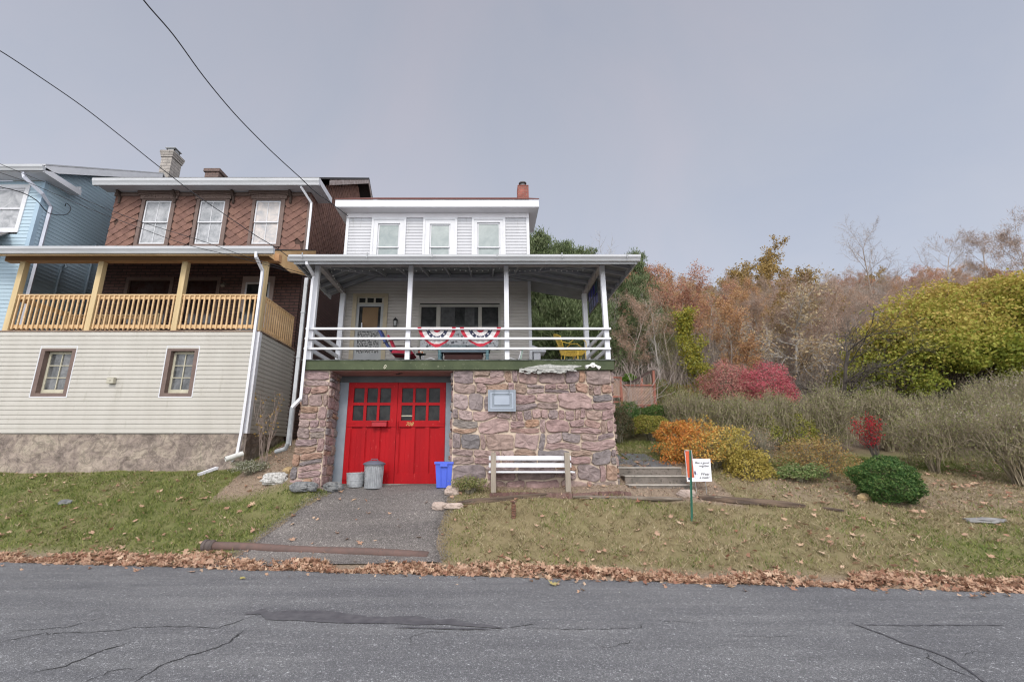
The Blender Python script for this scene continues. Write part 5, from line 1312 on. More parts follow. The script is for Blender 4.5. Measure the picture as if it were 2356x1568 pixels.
# ================================================================== OVERHEAD WIRES
cabm = mk('cable_black', (.025,.025,.03), rough=.6)
def cable(pts, Ys, r, label, rz=2):
    o = thing('utility_cable', label, 'cable', tuple(W(*pts[-1], Ys[1])))
    n = len(pts); L = [0]
    for a, b in zip(pts, pts[1:]): L.append(L[-1]+math.hypot(b[0]-a[0], b[1]-a[1]))
    P = [W(*p, Ys[0]+(Ys[1]-Ys[0])*l/L[-1]) for p, l in zip(pts, L)]
    Q = []
    for i in range(n-1):
        p0 = P[max(i-1,0)]; p1 = P[i]; p2 = P[i+1]; p3 = P[min(i+2,n-1)]
        for k in range(6):
            t = k/6; Q.append(.5*((2*p1)+(-p0+p2)*t+(2*p0-5*p1+4*p2-p3)*t*t+(-p0+3*p1-3*p2+p3)*t**3))
    Q.append(P[-1]); m = MB(); m.tube(Q, r, 6); add('wire', m, cabm, o, smooth=True); return o
cable([(270,-90),(330,0),(400,82),(470,178),(540,262),(607,331),(647,369),(690,408),(725,441),(760,466),(801,497)], (4.5, 11.5), .011, 'thick black cable running from the top of the sky to the white house corner')
cable([(-60,85),(0,117),(90,176),(190,245),(284,318),(350,371),(403,412),(449,447),(527,500),(587,541),(640,573),(690,612),(712,632)], (5.5, 9.45), .008, 'black wire entering at the left edge and ending at the porch gutter')
cable([(-60,352),(0,377),(60,402),(125,428),(215,468),(330,512),(470,556),(560,588),(640,612),(708,632)], (8.0, 9.5), .006, 'upper of two thin wires crossing the brown house windows')
cable([(-60,378),(0,397),(60,418),(115,441),(210,482),(300,516),(420,560),(520,585),(600,606),(700,634)], (8.0, 9.55), .006, 'lower of two thin wires crossing the brown house windows')
cable([(-60,418),(0,430),(50,443),(85,462),(112,490),(150,494),(163,480),(152,468),(148,490)], (9.0, 13.6), .012, 'black service cable looped at the side wall of the blue house')
# ================================================================== VEGETATION
NR = np.random.default_rng(42)
def seg_quads(P0, P1, R0, R1, n=3):
    P0, P1 = np.asarray(P0, float), np.asarray(P1, float); R0, R1 = np.asarray(R0, float), np.asarray(R1, float)
    d = P1-P0; d /= np.linalg.norm(d, axis=1, keepdims=True)+1e-9
    ref = np.where(np.abs(d[:, 2:3]) > .9, np.array([[1., 0, 0]]), np.array([[0, 0, 1.]]))
    a = np.cross(d, ref); a /= np.linalg.norm(a, axis=1, keepdims=True)+1e-9; b = np.cross(d, a)
    out = []
    for k in range(n):
        t0, t1 = 2*PI*k/n, 2*PI*(k+1)/n
        u0 = a*math.cos(t0)+b*math.sin(t0); u1 = a*math.cos(t1)+b*math.sin(t1)
        out.append(np.stack([P0+u0*R0[:, None], P0+u1*R0[:, None], P1+u1*R1[:, None], P1+u0*R1[:, None]], 1))
    return np.concatenate(out).reshape(-1, 3)
def twigs_on(tree, name, per, L, mat, parent, spread=.12, keep=1, maxn=9000):
    C = leafcloud(tree, per, spread, keep=keep, maxn=maxn); ax = NR.normal(size=C.shape)*.6; ax[:, 2] += .9
    addnp(name, cards(C, L, .055, axis=ax), 4, mat, NR.random(len(C)), parent)
def cards(C, size, aspect=.62, up=0.0, axis=None, rng=NR, N_=None):
    """leaf-shaped diamonds at C"""
    n = len(C); s = size*rng.uniform(.65, 1.25, n)[:, None]
    a = rng.normal(size=(n, 3)); 
    if axis is not None: a = a*.6+axis
    a /= np.linalg.norm(a, axis=1, keepdims=True)
    nn = rng.normal(size=(n, 3)); nn[:, 2] += up
    if N_ is not None: nn = nn*.7+N_
    b = np.cross(nn, a); b /= np.linalg.norm(b, axis=1, keepdims=True)+1e-9
    c = np.cross(a, b)
    return np.stack([C-a*s*.5, C+b*s*aspect*.5+c*s*.08, C+a*s*.5, C-b*s*aspect*.5+c*s*.08], 1).reshape(-1, 3)
class Tree:
    def __init__(s, rg): s.S = []; s.tips = []; s.rg = rg; s.leafp = []
    def grow(s, p, d, L, r, lvl, prm):
        rg = s.rg; n = prm['n'][lvl]; wob = prm['wob'][lvl]; st_ = L/n; p = np.array(p, float); d = np.array(d, float); d /= np.linalg.norm(d)
        rend = r*prm['tap'][lvl]; last = lvl == len(prm['n'])-1
        for i in range(n):
            f0, f1 = i/n, (i+1)/n; r0 = r+(rend-r)*f0; r1 = r+(rend-r)*f1
            d = d+np.array([rg.gauss(0, wob), rg.gauss(0, wob), rg.gauss(0, wob)+prm['up'][lvl]]); d /= np.linalg.norm(d)
            q = p+d*st_; s.S.append((p, q, r0, r1, lvl))
            if last: s.leafp.append((q, d))
            if not last and f1 > prm['start'][lvl]:
                k = prm['kids'][lvl]; k = int(k)+(1 if rg.random() < k-int(k) else 0)
                for _ in range(k):
                    ang = R(rg.uniform(*prm['ang'][lvl])); az = rg.uniform(0, 2*PI)
                    a = np.cross(d, [0.3, .2, 1]) if abs(d[2]) < .95 else np.array([1., 0, 0]); a /= np.linalg.norm(a); b = np.cross(d, a)
                    dd = d*math.cos(ang)+(a*math.cos(az)+b*math.sin(az))*math.sin(ang)
                    s.grow(q, dd, L*prm['len'][lvl]*rg.uniform(.6, 1.15)*(1-.55*f1 if prm.get('cone') and lvl == 0 else 1-.3*f1), max(r1*prm['rr'][lvl], prm['rmin']), lvl+1, prm)
            p = q
        if last: s.tips.append(p)
    def mesh(s, name, mat, parent, tn=6):
        A = [x for x in s.S if x[4] == 0]; B = [x for x in s.S if x[4] == 1]; C = [x for x in s.S if x[4] > 1]; V = []
        for g, n in ((A, tn), (B, 4), (C, 3)):
            if g: V.append(seg_quads([x[0] for x in g], [x[1] for x in g], [x[2] for x in g], [x[3] for x in g], n))
        return addnp(name, np.concatenate(V), 4, mat, None, parent)
BARE = dict(n=[7,5,4,3], wob=[.07,.14,.18,.2], tap=[.3,.35,.4,.5], up=[.03,.10,.06,.03], start=[.25,.2,.1], kids=[2.6,2.2,2.2], ang=[(28,62),(25,60),(25,65)], len=[.48,.5,.5], rr=[.5,.5,.5], rmin=.005)
def leafcloud(tree, per, spread, rng=NR, keep=1.0, maxn=9000):
    P = np.array([q for q, d in tree.leafp]); D = np.array([d for q, d in tree.leafp])
    if keep < 1: k = rng.random(len(P)) < keep; P, D = P[k], D[k]
    per = max(1, min(per, int(maxn/len(P))+1)); P = np.repeat(P, per, 0); D = np.repeat(D, per, 0)
    return P+rng.normal(size=P.shape)*spread-D*rng.random((len(P), 1))*spread*2
bark = mk('bark_grey', (.37,.31,.26), (.25,.205,.17), scale=4, rough=.95, stretch=(3,3,.7))
barkp = mk('bark_pale', (.46,.42,.37), (.30,.27,.24), scale=5, rough=.9, stretch=(3,3,.7))
barkd = mk('bark_dark', (.10,.085,.075), (.07,.06,.05), scale=5, rough=.95)
stemm = mk('stem_olive', (.26,.235,.17), (.17,.155,.11), scale=6, rough=.9)
L_ = lambda name, cols, tr=.25: mk_rnd(name, cols, rough=.6, trans=tr, namt=.22, nscale=1.3)
lf_rust = L_('leaf_rust', [(.46,.20,.13),(.52,.25,.15),(.42,.20,.15),(.54,.32,.18),(.46,.25,.18)])
lf_orange = L_('leaf_orange', [(.54,.31,.15),(.48,.25,.13),(.58,.38,.17),(.44,.25,.15)])
lf_ochre = L_('leaf_ochre', [(.38,.25,.08),(.31,.21,.07),(.44,.29,.09),(.26,.18,.06)])
lf_tan = L_('leaf_tan', [(.46,.36,.21),(.38,.28,.17),(.50,.40,.25),(.36,.25,.15)])
lf_red = L_('leaf_maple_red', [(.36,.10,.07),(.30,.09,.07),(.42,.16,.09),(.34,.12,.08)])
lf_yel = L_('leaf_yellow_green', [(.42,.38,.06),(.30,.32,.06),(.46,.36,.05),(.22,.26,.06)])
lf_pine = L_('needles', [(.08,.115,.045),(.11,.15,.06),(.15,.19,.08),(.20,.23,.12),(.09,.13,.05)], .15)
lf_mauve = L_('leaf_brown_mauve', [(.46,.34,.25),(.40,.28,.21),(.48,.33,.23),(.44,.26,.18)])
lf_olive = L_('leaf_olive', [(.21,.20,.08),(.26,.24,.11),(.17,.17,.07),(.30,.26,.12)])
def proto(name, label, cat, group, seed, prm, H=8, r=.11, bm=None, leaf=None, per=3, spread=.16, size=.16, keep=1, maxn=7000, tn=5, d0=(0,0,1), kind_tw=False):
    o = thing(name, label, cat, (0,0,0), group); t = Tree(random.Random(seed))
    t.grow((0,0,-.3), d0, H, r, 0, prm)
    t.mesh('trunk', bm or bark, o, tn)
    if kind_tw: twigs_on(t, 'twigs', 1, .34, twm, o, maxn=3500)
    if leaf:
        C = leafcloud(t, per, spread, keep=keep, maxn=maxn); addnp('crown', cards(C, size), 4, leaf, NR.random(len(C)), o)
    return o
twm = mk_rnd('fine_twig', [(.34,.26,.21),(.30,.22,.175),(.38,.28,.22),(.34,.23,.17)], rough=.95, namt=.1)
PR = {}
def PP(**k): d = dict(BARE); d.update(k); return d
twig = PP(n=[8,5,4,3], kids=[2.4,2.6,2.6], len=[.42,.5,.5])
slim = PP(n=[9,5,4], wob=[.035,.12,.16], tap=[.25,.35,.5], up=[.02,.12,.06], start=[.3,.1], kids=[2.6,3.2], ang=[(25,50),(25,60)], len=[.26,.5], rr=[.35,.5], rmin=.006)
full = PP(n=[6,5,4,3], start=[.3,.2,.1], kids=[2.8,2.2,2.2], len=[.5,.52,.5])
grp = {'bare':'bare grey trees crowding the hillside','slim':'slim pale trunks among the hillside trees','rust':'rust leaved trees on the hillside','orange':'orange leaved trees on the hillside','mauve':'brown leaved trees on the hillside','ochre':'ochre trees along the ridge','olive':'olive leaved trees on the hillside','tan':'tan leaved trees on the hillside'}
lab = {'bare':'bare grey twiggy tree, one of the crowd on the wooded hillside','slim':'slim leafless tree with a pale straight trunk among the hillside woods','rust':'tree with sparse rust red leaves in the woods on the hill','orange':'orange leaved tree in the woods on the hill','mauve':'tree with thin dull brown leaves in the woods on the hill','ochre':'dark ochre leaved oak on the hill','olive':'tree with sparse olive leaves low on the hill','tan':'tree with pale tan leaves hanging in the woods'}
mkp = lambda kind, seed, prm, **k: PR.setdefault(kind, []).append(proto(('bare_tree' if kind in ('bare','slim') else 'autumn_tree'), lab[kind], 'tree', grp[kind], seed, prm, **k))
for s_ in (1, 2, 3, 4): mkp('bare', s_, twig, r=.09, kind_tw=s_ > 2)
for s_ in (5, 6): mkp('slim', s_, slim, r=.085, bm=barkp)
for s_ in (7, 8, 9): mkp('rust', s_, full, leaf=lf_rust, size=.14, per=3, keep=.7)
for s_ in (10, 11): mkp('orange', s_, full, leaf=lf_orange, size=.17, per=3, keep=.7)
for s_ in (12, 13, 14): mkp('mauve', s_, full, leaf=lf_mauve, size=.10, per=4, keep=.7)
for s_ in (15,): mkp('ochre', s_, PP(n=[5,5,4,3], start=[.3,.2,.1], kids=[3.8,2.6,2.2], len=[.62,.5,.5], ang=[(42,75),(25,60),(25,65)], tap=[.45,.35,.4,.5]), leaf=lf_ochre, size=.2, per=4, keep=.9, maxn=9000)
for s_ in (16, 17): mkp('olive', s_, full, leaf=lf_olive, size=.10, per=4, keep=.8)
for s_ in (18,): mkp('tan', s_, full, leaf=lf_tan, size=.15, per=1, keep=.35)
used = set()
def put(kind, x, y, h, label=None, idx=None, rz=None, group=True):
    v = PR[kind]; k = rnd.randrange(len(v)) if idx is None else idx % len(v); o = v[k]
    rz = rnd.uniform(0, 6.28) if rz is None else rz
    loc = (x, y, tzf(x, y)-.05); sc = h*.8/8*(.86 if label is None else 1)
    if (kind, k) not in used:
        used.add((kind, k)); o.location = loc; o.rotation_euler = (0, 0, rz); o.scale = (sc,)*3; r_ = o
    else: r_ = dup(o, loc, rz, sc)
    if label: r_['label'] = label
    if not group and 'group' in r_: del r_['group']
    return r_
rt = random.Random(77)
placed = []
def kind_at(u, Y):
    """which trees stand where: u = x/Y"""
    n1 = mnoise.noise(Vector((u*7, Y*.06, 1.3))); n2 = mnoise.noise(Vector((u*11+5, Y*.08, 7.3)))
    w = {'bare':4.6,'slim':.6,'mauve':3.2,'rust':1.0,'orange':1.5,'olive':.3,'tan':.3,'ochre':.1}
    if Y > 34: w['orange'] += 2.4; w['rust'] += 1.6; w['ochre'] += .6
    if u < .5 and Y < 34: w['rust'] += .7 if u > .36 else .1; w['olive'] += 2.5 if u < .42 else 0
    if n1 > .12: w['rust'] += 2.2; w['orange'] += 1.6
    if n1 < -.15: w['bare'] += 4
    if n2 > .2: w['orange'] += 2
    ks = list(w); t = rt.uniform(0, sum(w.values()))
    for k in ks:
        t -= w[k]
        if t <= 0: return k
    return 'bare'
cnt = 0
for row in range(13):
    Y0 = 20+row*3.9+row*row*.05
    gap = 1.75+row*.15; x = .12*Y0
    while x < 1.36*Y0:
        Y = Y0+rt.uniform(-1.6, 1.6); xx = x+rt.uniform(-.7, .7); u = xx/Y
        x += gap
        if u < .2 and row > 3: continue
        if (row == 0 and (u < .3 or u > .75)): continue
        if row > 9 and rt.random() < .12: continue
        h = (.07*Y+4.6)*rt.uniform(.78, 1.08)
        put(kind_at(u, Y), xx, Y, h); cnt += 1
print('hill trees', cnt)
# trees one can name
put('slim', 3.05*1.9, 19.0+1.0, 8.2, 'white barked slender birch right of the porch', 0, group=False)
put('slim', W(1508, 750, 18.5).x, 18.5, 5.2, 'pale straight leafless trunk between the birch and the yellow tree', 1, group=False)
put('ochre', W(1740, 600, 46).x, 46, 10.6, 'broad dark ochre oak standing above the ridge line', 0, group=False)
put('ochre', W(1690, 610, 48).x, 48, 8.6, 'smaller ochre oak at the left of the broad ridge oak', 0, group=False)
put('bare', W(1990, 600, 44).x, 44, 13.0, 'tall bare tree with upswept branches against the sky', 0, group=False)
put('bare', W(2165, 600, 40).x, 40, 12.0, 'wide bare crown against the sky, left one of the pair', 1, group=False)
put('bare', W(2235, 600, 41).x, 41, 11.2, 'wide bare crown against the sky, right one of the pair', 2, group=False)
put('bare', W(2375, 600, 34).x, 34, 11.5, 'bare branches reaching in at the right edge above the big yellow tree', 3, group=False)
for (px, Y, h, k, lb) in ((1495, 26, 8.4, 0, 'rust red maple just right of the porch roof'), (1560, 25, 7.6, 1, 'rust red maple behind the small yellow tree'), (1455, 24, 7.2, 2, 'thin rust tinged tree behind the porch corner')):
    put('rust', W(px, 700, Y).x, Y, h*.84, lb, k, group=False)
put('rust', W(860, 440, 30).x, 30, 8.0, 'twiggy tree top peeping over the white house roof', 1, group=False)
# pines
def pine(name, label, x, y, H, seed, group=None, dens=1.0):
    z = tzf(x, y); o = thing(name, label, 'tree', (x, y, z), group); rg_ = random.Random(seed); t = Tree(rg_); S0 = []; C = []; AX = []
    p = np.array([x, y, z-.2]); S0.append((p, p+[0, 0, H*.5], .14, .09)); S0.append((p+[0, 0, H*.5], p+[0, 0, H], .09, .02))
    zz = H*.12
    while zz < H*.98:
        nb = rg_.randint(4, 6); a0 = rg_.uniform(0, 6); reach = (H-zz)*.30+.5
        for k in range(nb):
            a = a0+k*2*PI/nb+rg_.uniform(-.3, .3); ln = reach*rg_.uniform(.65, 1.1); q0 = p+[0, 0, .2+zz]; prev = q0
            for i in range(4):
                f = (i+1)/4; q = q0+np.array([math.cos(a)*ln*f, math.sin(a)*ln*f, ln*(.10*f+.22*f*f)]); S0.append((prev, q, .025*(1-f)+.01, .02*(1-f)+.006)); prev = q
                nt_ = int((5+9*f)*dens)
                for _ in range(nt_):
                    c = q+np.array([rg_.gauss(0, .22), rg_.gauss(0, .22), rg_.gauss(.06, .10)])*(.6+ln*.25); C.append(c)
        zz += rg_.uniform(.34, .5)
    C = np.array(C); per = 9; C2 = np.repeat(C, per, 0)+NR.normal(size=(len(C)*per, 3))*.10
    ax = (C2-np.array([x, y, z+H*.3])); ax /= np.linalg.norm(ax, axis=1, keepdims=True); ax[:, 2] += .5
    base_ = np.repeat(NR.random(len(C)), per)
    addnp('trunk', seg_quads([s[0] for s in S0], [s[1] for s in S0], [s[2] for s in S0], [s[3] for s in S0], 5), 4, barkd, None, o)
    addnp('needles', cards(C2, .20, .22, axis=ax*1.0), 4, lf_pine, np.clip(base_*.6+NR.random(len(C2))*.4, 0, 1), o)
    return o
pine('pine_tree', 'tall dark pine directly behind the right corner of the white house', W(1235, 600, 21).x, 21.0, 7.9, 1)
pine('pine_tree', 'pine seen through the middle of the open right end of the porch', W(1292, 600, 23).x, 23.0, 7.6, 2)
pine('pine_tree', 'pine whose tip shows over the porch roof near its right end', W(1335, 600, 24.5).x, 24.5, 7.7, 3)
pine('pine_tree', 'low bushy pine behind the yellow wire chair', W(1285, 700, 18.5).x, 18.5, 5.2, 4)
pine('pine_tree', 'dark pine between the porch roof tip and the rust red maples', W(1425, 650, 30).x, 27, 7.6, 5)
pine('pine_tree', 'pine just left of the back right porch post', W(1335, 700, 19.5).x, 19.5, 5.6, 6)
pine('pine_tree', 'small pine just right of the front right porch post', W(1452, 700, 24).x, 24, 6.0, 7)

# bushes
def ellipsoid_pts(n, c, r, rng=NR, lump=.16, fs=1.6, inner=.72, zmin=-.55, seed=0):
    v = rng.normal(size=(int(n*1.6), 3)); v /= np.linalg.norm(v, axis=1, keepdims=True); v = v[v[:, 2] > zmin][:n]
    l = np.array([1+lump*(mnoise.noise(Vector(tuple(q*fs))+Vector((seed,0,0)))+.5*mnoise.noise(Vector(tuple(q*fs*2.7))+Vector((0,seed,0))))*1.6 for q in v])
    f = inner+(1-inner)*rng.random(len(v))**.5
    return np.array(c)+v*np.array(r)*(l*f)[:, None], v
def fan_stems(c, r, n, rg_, r0=.012, bend=.15, kids=2, sub=4, spread=1.0, upw=0, dome=.22):
    """many stems from one root fanning into the volume r"""
    S0 = []; tips = []
    for _ in range(n):
        a = rg_.uniform(0, 2*PI); q = rg_.random()**.6*spread; tgt = np.array([c[0]+r[0]*q*math.cos(a), c[1]+r[1]*q*math.sin(a), c[2]+r[2]*(2*(1-dome*q*q)+rg_.uniform(-.35, .05))])
        p0 = np.array([c[0]+r[0]*.16*math.cos(a)*rg_.random(), c[1]+r[1]*.16*math.sin(a)*rg_.random(), c[2]-.05]); prev = p0
        k = 5
        for i in range(k):
            f = (i+1)/k; q_ = p0+(tgt-p0)*np.array([f**1.3, f**1.3, f])+np.array([rg_.gauss(0, .02), rg_.gauss(0, .02), 0]); ra, rb = r0*(1-.8*i/k), r0*(1-.8*(i+1)/k)
            S0.append((prev, q_, ra, rb)); d = q_-prev; prev = q_
            if i >= 1:
                for _k in range(kids):
                    L = r[2]*rg_.uniform(.12, .5); dd = d/np.linalg.norm(d)+np.array([rg_.gauss(0, .45), rg_.gauss(0, .45), rg_.gauss(.2, .3)]); dd /= np.linalg.norm(dd); pp = q_
                    for _s in range(2): e = pp+dd*L*.5+np.array([rg_.gauss(0, .01) for _ in range(3)]); S0.append((pp, e, rb*.6+.0012, rb*.35+.001)); pp = e
                    tips.append(pp); tips.append(q_+dd*L*.5)
        tips.append(prev)
    return S0, np.array(tips)
def segmesh(name, S0, mat, parent, n=3): return addnp(name, seg_quads([s[0] for s in S0], [s[1] for s in S0], [s[2] for s in S0], [s[3] for s in S0], n), 4, mat, None, parent)
def bush(name, label, x, y, r, mat, n=5000, size=.04, seed=1, stems=26, z0=None, lump=.2, inner=.6, rfun=None, zmin=-.6, lift=1.0, smat=None, group=None, cat='bush', aspect=.55):
    z = tzf(x, y) if z0 is None else z0; o = thing(name, label, cat, (x, y, z), group)
    S0, tp = fan_stems((x, y, z), (r[0]*.85, r[1]*.85, r[2]*.85), stems, random.Random(seed)); segmesh('stems', S0, smat or stemm, o)
    C, nv = ellipsoid_pts(n, (x, y, z+r[2]*lift), r, lump=lump, inner=inner, zmin=zmin, seed=seed)
    rv = NR.random(len(C)) if rfun is None else rfun(C)
    addnp('foliage', cards(C, size, aspect, N_=nv*.8, up=.3), 4, mat, rv, o); return o
bx = L_('boxwood', [(.04,.10,.025),(.065,.14,.035),(.10,.19,.045),(.05,.11,.03),(.19,.27,.08)], .18)
gp_ = W(2042, 1163, 9.5)
bush('boxwood_bush', 'dense round clipped green boxwood at the right of the yard', 7.84, 9.30, (.58,.52,.43), bx, 21000, .038, 3, 30, lump=.22, inner=.68, lift=.96, zmin=-.9)
ob = L_('orange_bush_leaf', [(.46,.36,.08),(.40,.34,.08),(.50,.40,.12),(.58,.42,.12),(.60,.33,.08),(.62,.26,.06),(.56,.20,.05)])
def obr(C):
    f = 1-np.clip((C[:, 0]-4.35)/1.5, 0, 1)+.15*np.sin(C[:, 2]*6); return np.clip(f*.75+NR.normal(size=len(C))*.16+.1, 0, 1)
bush('azalea_bush', 'large bush turning orange on its left and yellow on its right behind the yard sign', 5.02, 10.7, (.92,.75,.58), ob, 9500, .052, 4, 70, z0=1.22, lump=.4, inner=.35, rfun=obr, lift=1.08, zmin=-.6)
bush('azalea_bush', 'upper left lobe of orange foliage beside the yellow green mound', 4.62, 11.3, (.46,.42,.32), ob, 5000, .05, 5, 30, z0=1.9, lump=.25, rfun=lambda C: np.clip(.72+NR.normal(size=len(C))*.2, 0, 1), lift=.9)
bush('azalea_bush', 'small yellow bush at the lower right of the large orange one', 5.75, 10.35, (.55,.42,.40), ob, 5500, .05, 6, 26, z0=1.02, lump=.3, inner=.45, rfun=lambda C: np.clip(.2+NR.normal(size=len(C))*.15, 0, 1))
o2 = L_('faded_orange_leaf', [(.42,.26,.09),(.36,.22,.09),(.46,.34,.12),(.30,.18,.10),(.34,.30,.10)])
bush('barberry_bush', 'loose orange brown bush left of the boxwood', 7.45, 10.6, (.80,.55,.52), o2, 6000, .045, 7, 60, z0=1.02, lump=.4, inner=.3)
bush('twiggy_bush', 'leafless grey brown bush between the two orange bushes', 6.35, 10.9, (.55,.45,.55), lf_mauve, 1500, .03, 8, 110, z0=1.25, inner=.3)
bush('green_mound', 'yellow green rounded azalea beside the lawn strip', 4.62, 13.0, (.60,.5,.36), L_('mound_yellowgreen', [(.26,.27,.05),(.34,.31,.06),(.20,.24,.05),(.36,.26,.07)]), 9000, .042, 9, 26, lump=.14, inner=.72, zmin=-.5)
bush('green_mound', 'dark green rounded bush behind the yellow green one', 5.15, 14.0, (.78,.6,.44), L_('mound_green', [(.07,.13,.03),(.10,.17,.04),(.06,.11,.03),(.14,.20,.05)]), 10000, .045, 10, 26, lump=.14, inner=.74, zmin=-.5)
bush('dark_shrub', 'dark reddish green shrub tucked behind the stone wall corner', 3.68, 12.8, (.42,.4,.46), L_('dark_shrub_leaf', [(.06,.08,.035),(.09,.10,.045),(.17,.09,.05),(.12,.12,.06)]), 5000, .04, 11, 26, lump=.25)
bush('dark_shrub', 'low dark green shrub under the dark green mound', 4.15, 13.6, (.5,.4,.5), bx, 5000, .04, 12, 20, lump=.25)
redl = L_('crimson_leaf', [(.42,.02,.035),(.33,.015,.03),(.5,.05,.05)])
o = thing('red_shrub', 'small crimson shrub above the boxwood', 'shrub', (9.42, 11.3, 1.62))
S0, tp = fan_stems((9.42, 11.3, 1.60), (.36,.3,.47), 16, random.Random(5), kids=2); segmesh('stems', S0, barkd, o)
C = np.repeat(tp[tp[:, 2] > tp[:, 2].min()+.02], 4, 0); C = C+NR.normal(size=C.shape)*.035; addnp('foliage', cards(C, .048, .45), 4, redl, NR.random(len(C)), o)
pk = L_('burning_bush_leaf', [(.50,.30,.22),(.50,.22,.19),(.54,.15,.17),(.56,.09,.14),(.54,.2,.2)])
bush('burning_bush', 'salmon pink bush behind the bare hedge', W(1672, 860, 16.5).x, 16.5, (1.0,.8,.95), pk, 8500, .06, 21, 50, z0=3.1, lump=.25, inner=.5, rfun=lambda C: np.clip(NR.random(len(C))*.5, 0, 1))
bush('burning_bush', 'bright crimson pink bush behind the bare hedge', W(1757, 870, 16.3).x, 16.3, (1.1,.8,.88), pk, 9500, .06, 22, 50, z0=3.1, lump=.28, inner=.5, rfun=lambda C: np.clip(.5+NR.random(len(C))*.5, 0, 1))
bush('green_shrub', 'small bright green shrub on top of the trellis', c8(440, 345, 15.6).x, 15.6, (.23,.2,.16), L_('bright_green', [(.14,.25,.03),(.18,.30,.05),(.10,.19,.03)]), 2500, .045, 23, 14, z0=c8(440, 430, 15.6).z, lump=.2)
bush('green_shrub', 'rough green shrub mass right of the trellis', W(1530, 900, 16.0).x, 16.0, (.75,.6,.75), L_('mixed_green', [(.12,.16,.05),(.20,.20,.07),(.30,.20,.07),(.16,.2,.07)]), 6000, .055, 24, 30, z0=2.75, lump=.3)
bush('green_shrub', 'yellowish ground shrub behind the trellis posts', W(1590, 890, 17.5).x, 17.5, (1.3,.7,.6), L_('yellowish_mix', [(.26,.22,.07),(.34,.24,.08),(.2,.18,.07),(.36,.18,.08)]), 6000, .06, 25, 30, z0=3.2, lump=.3)
# vine stems over the trellis
rg_ = random.Random(9); S0 = []
for k in range(20):
    a = c8(rg_.uniform(60, 930), rg_.uniform(880, 1050), Yt-.1); p = np.array(a); d = np.array([rg_.gauss(0, .25), 0, 1.])
    for i in range(9): d = d+np.array([rg_.gauss(0, .3), rg_.gauss(0, .05), rg_.gauss(0, .12)]); d /= np.linalg.norm(d); q = p+d*.18; S0.append((p, q, .009, .008)); p = q
for cx_, cy_ in ((880, 175), (200, 310)):
    for k in range(26):
        p = np.array(c8(cx_, cy_, Yt-.05)); d = np.array([rg_.gauss(0, 1), rg_.gauss(0, .5), rg_.uniform(-.2, 1)]); d /= np.linalg.norm(d); q = p+d*rg_.uniform(.12, .3); S0.append((p, q, .007, .004))
o = thing('bare_vine', 'leafless vine tangled over the lattice trellis', 'vine', tuple(c8(600, 1040))); segmesh('stems', S0, mk('vine_grey', (.38,.32,.29), (.28,.22,.2)), o)
# small yellow tree
def crown_tree(name, label, x, y, H, seed, leaf, n_per, size, prm=None, r=.08, z0=None, spread=.12, keep=1, maxn=20000, bm=None, group=None, d0=(0,0,1)):
    z = tzf(x, y) if z0 is None else z0; o = thing(name, label, 'tree', (x, y, z), group); t = Tree(random.Random(seed)); t.grow((x, y, z-.1), d0, H, r, 0, prm or full); t.mesh('trunk', bm or bark, o)
    if leaf: C = leafcloud(t, n_per, spread, keep=keep, maxn=maxn); addnp('crown', cards(C, size), 4, leaf, NR.random(len(C)), o)
    return o
nar = PP(n=[8,4,3], wob=[.05,.15,.2], tap=[.2,.4,.5], up=[.03,.1,.03], start=[.12,.1], kids=[3.2,3], ang=[(35,65),(30,60)], len=[.26,.5], rr=[.4,.5], rmin=.006, cone=1)
crown_tree('yellow_tree', 'narrow yellow leaved young tree on the slope', W(1588, 800, 18.6).x, 18.6, 3.9, 31, lf_yel, 9, .10, nar, r=.05)
crown_tree('yellow_tree', 'yellow shrubby sapling at the right foot of the narrow yellow tree', W(1625, 860, 18.2).x, 18.2, 1.7, 32, lf_yel, 8, .09, nar, r=.03)
# pale sprawling tree with tan leaves, and a dark arching one
arch = PP(n=[5,6,5,3], wob=[.12,.16,.18,.2], tap=[.5,.3,.4,.5], up=[.02,.02,.0,.0], start=[.2,.15,.1], kids=[2.6,2.2,2.0], ang=[(45,80),(25,60),(25,60)], len=[.95,.5,.45], rr=[.6,.5,.5], rmin=.005)
crown_tree('tan_leaved_tree', 'sprawling pale tree hung with dry tan leaves in front of the woods', W(1850, 880, 18.5).x, 18.5, 3.2, 41, lf_tan, 2, .12, arch, r=.10, keep=.42, bm=barkp, d0=(-.35,0,1))
crown_tree('arching_tree', 'dark bare tree with long arching limbs left of the big yellow tree', W(1945, 900, 16).x, 16, 2.7, 43, None, 1, .1, arch, r=.08, bm=barkd, d0=(-.35,0,1))
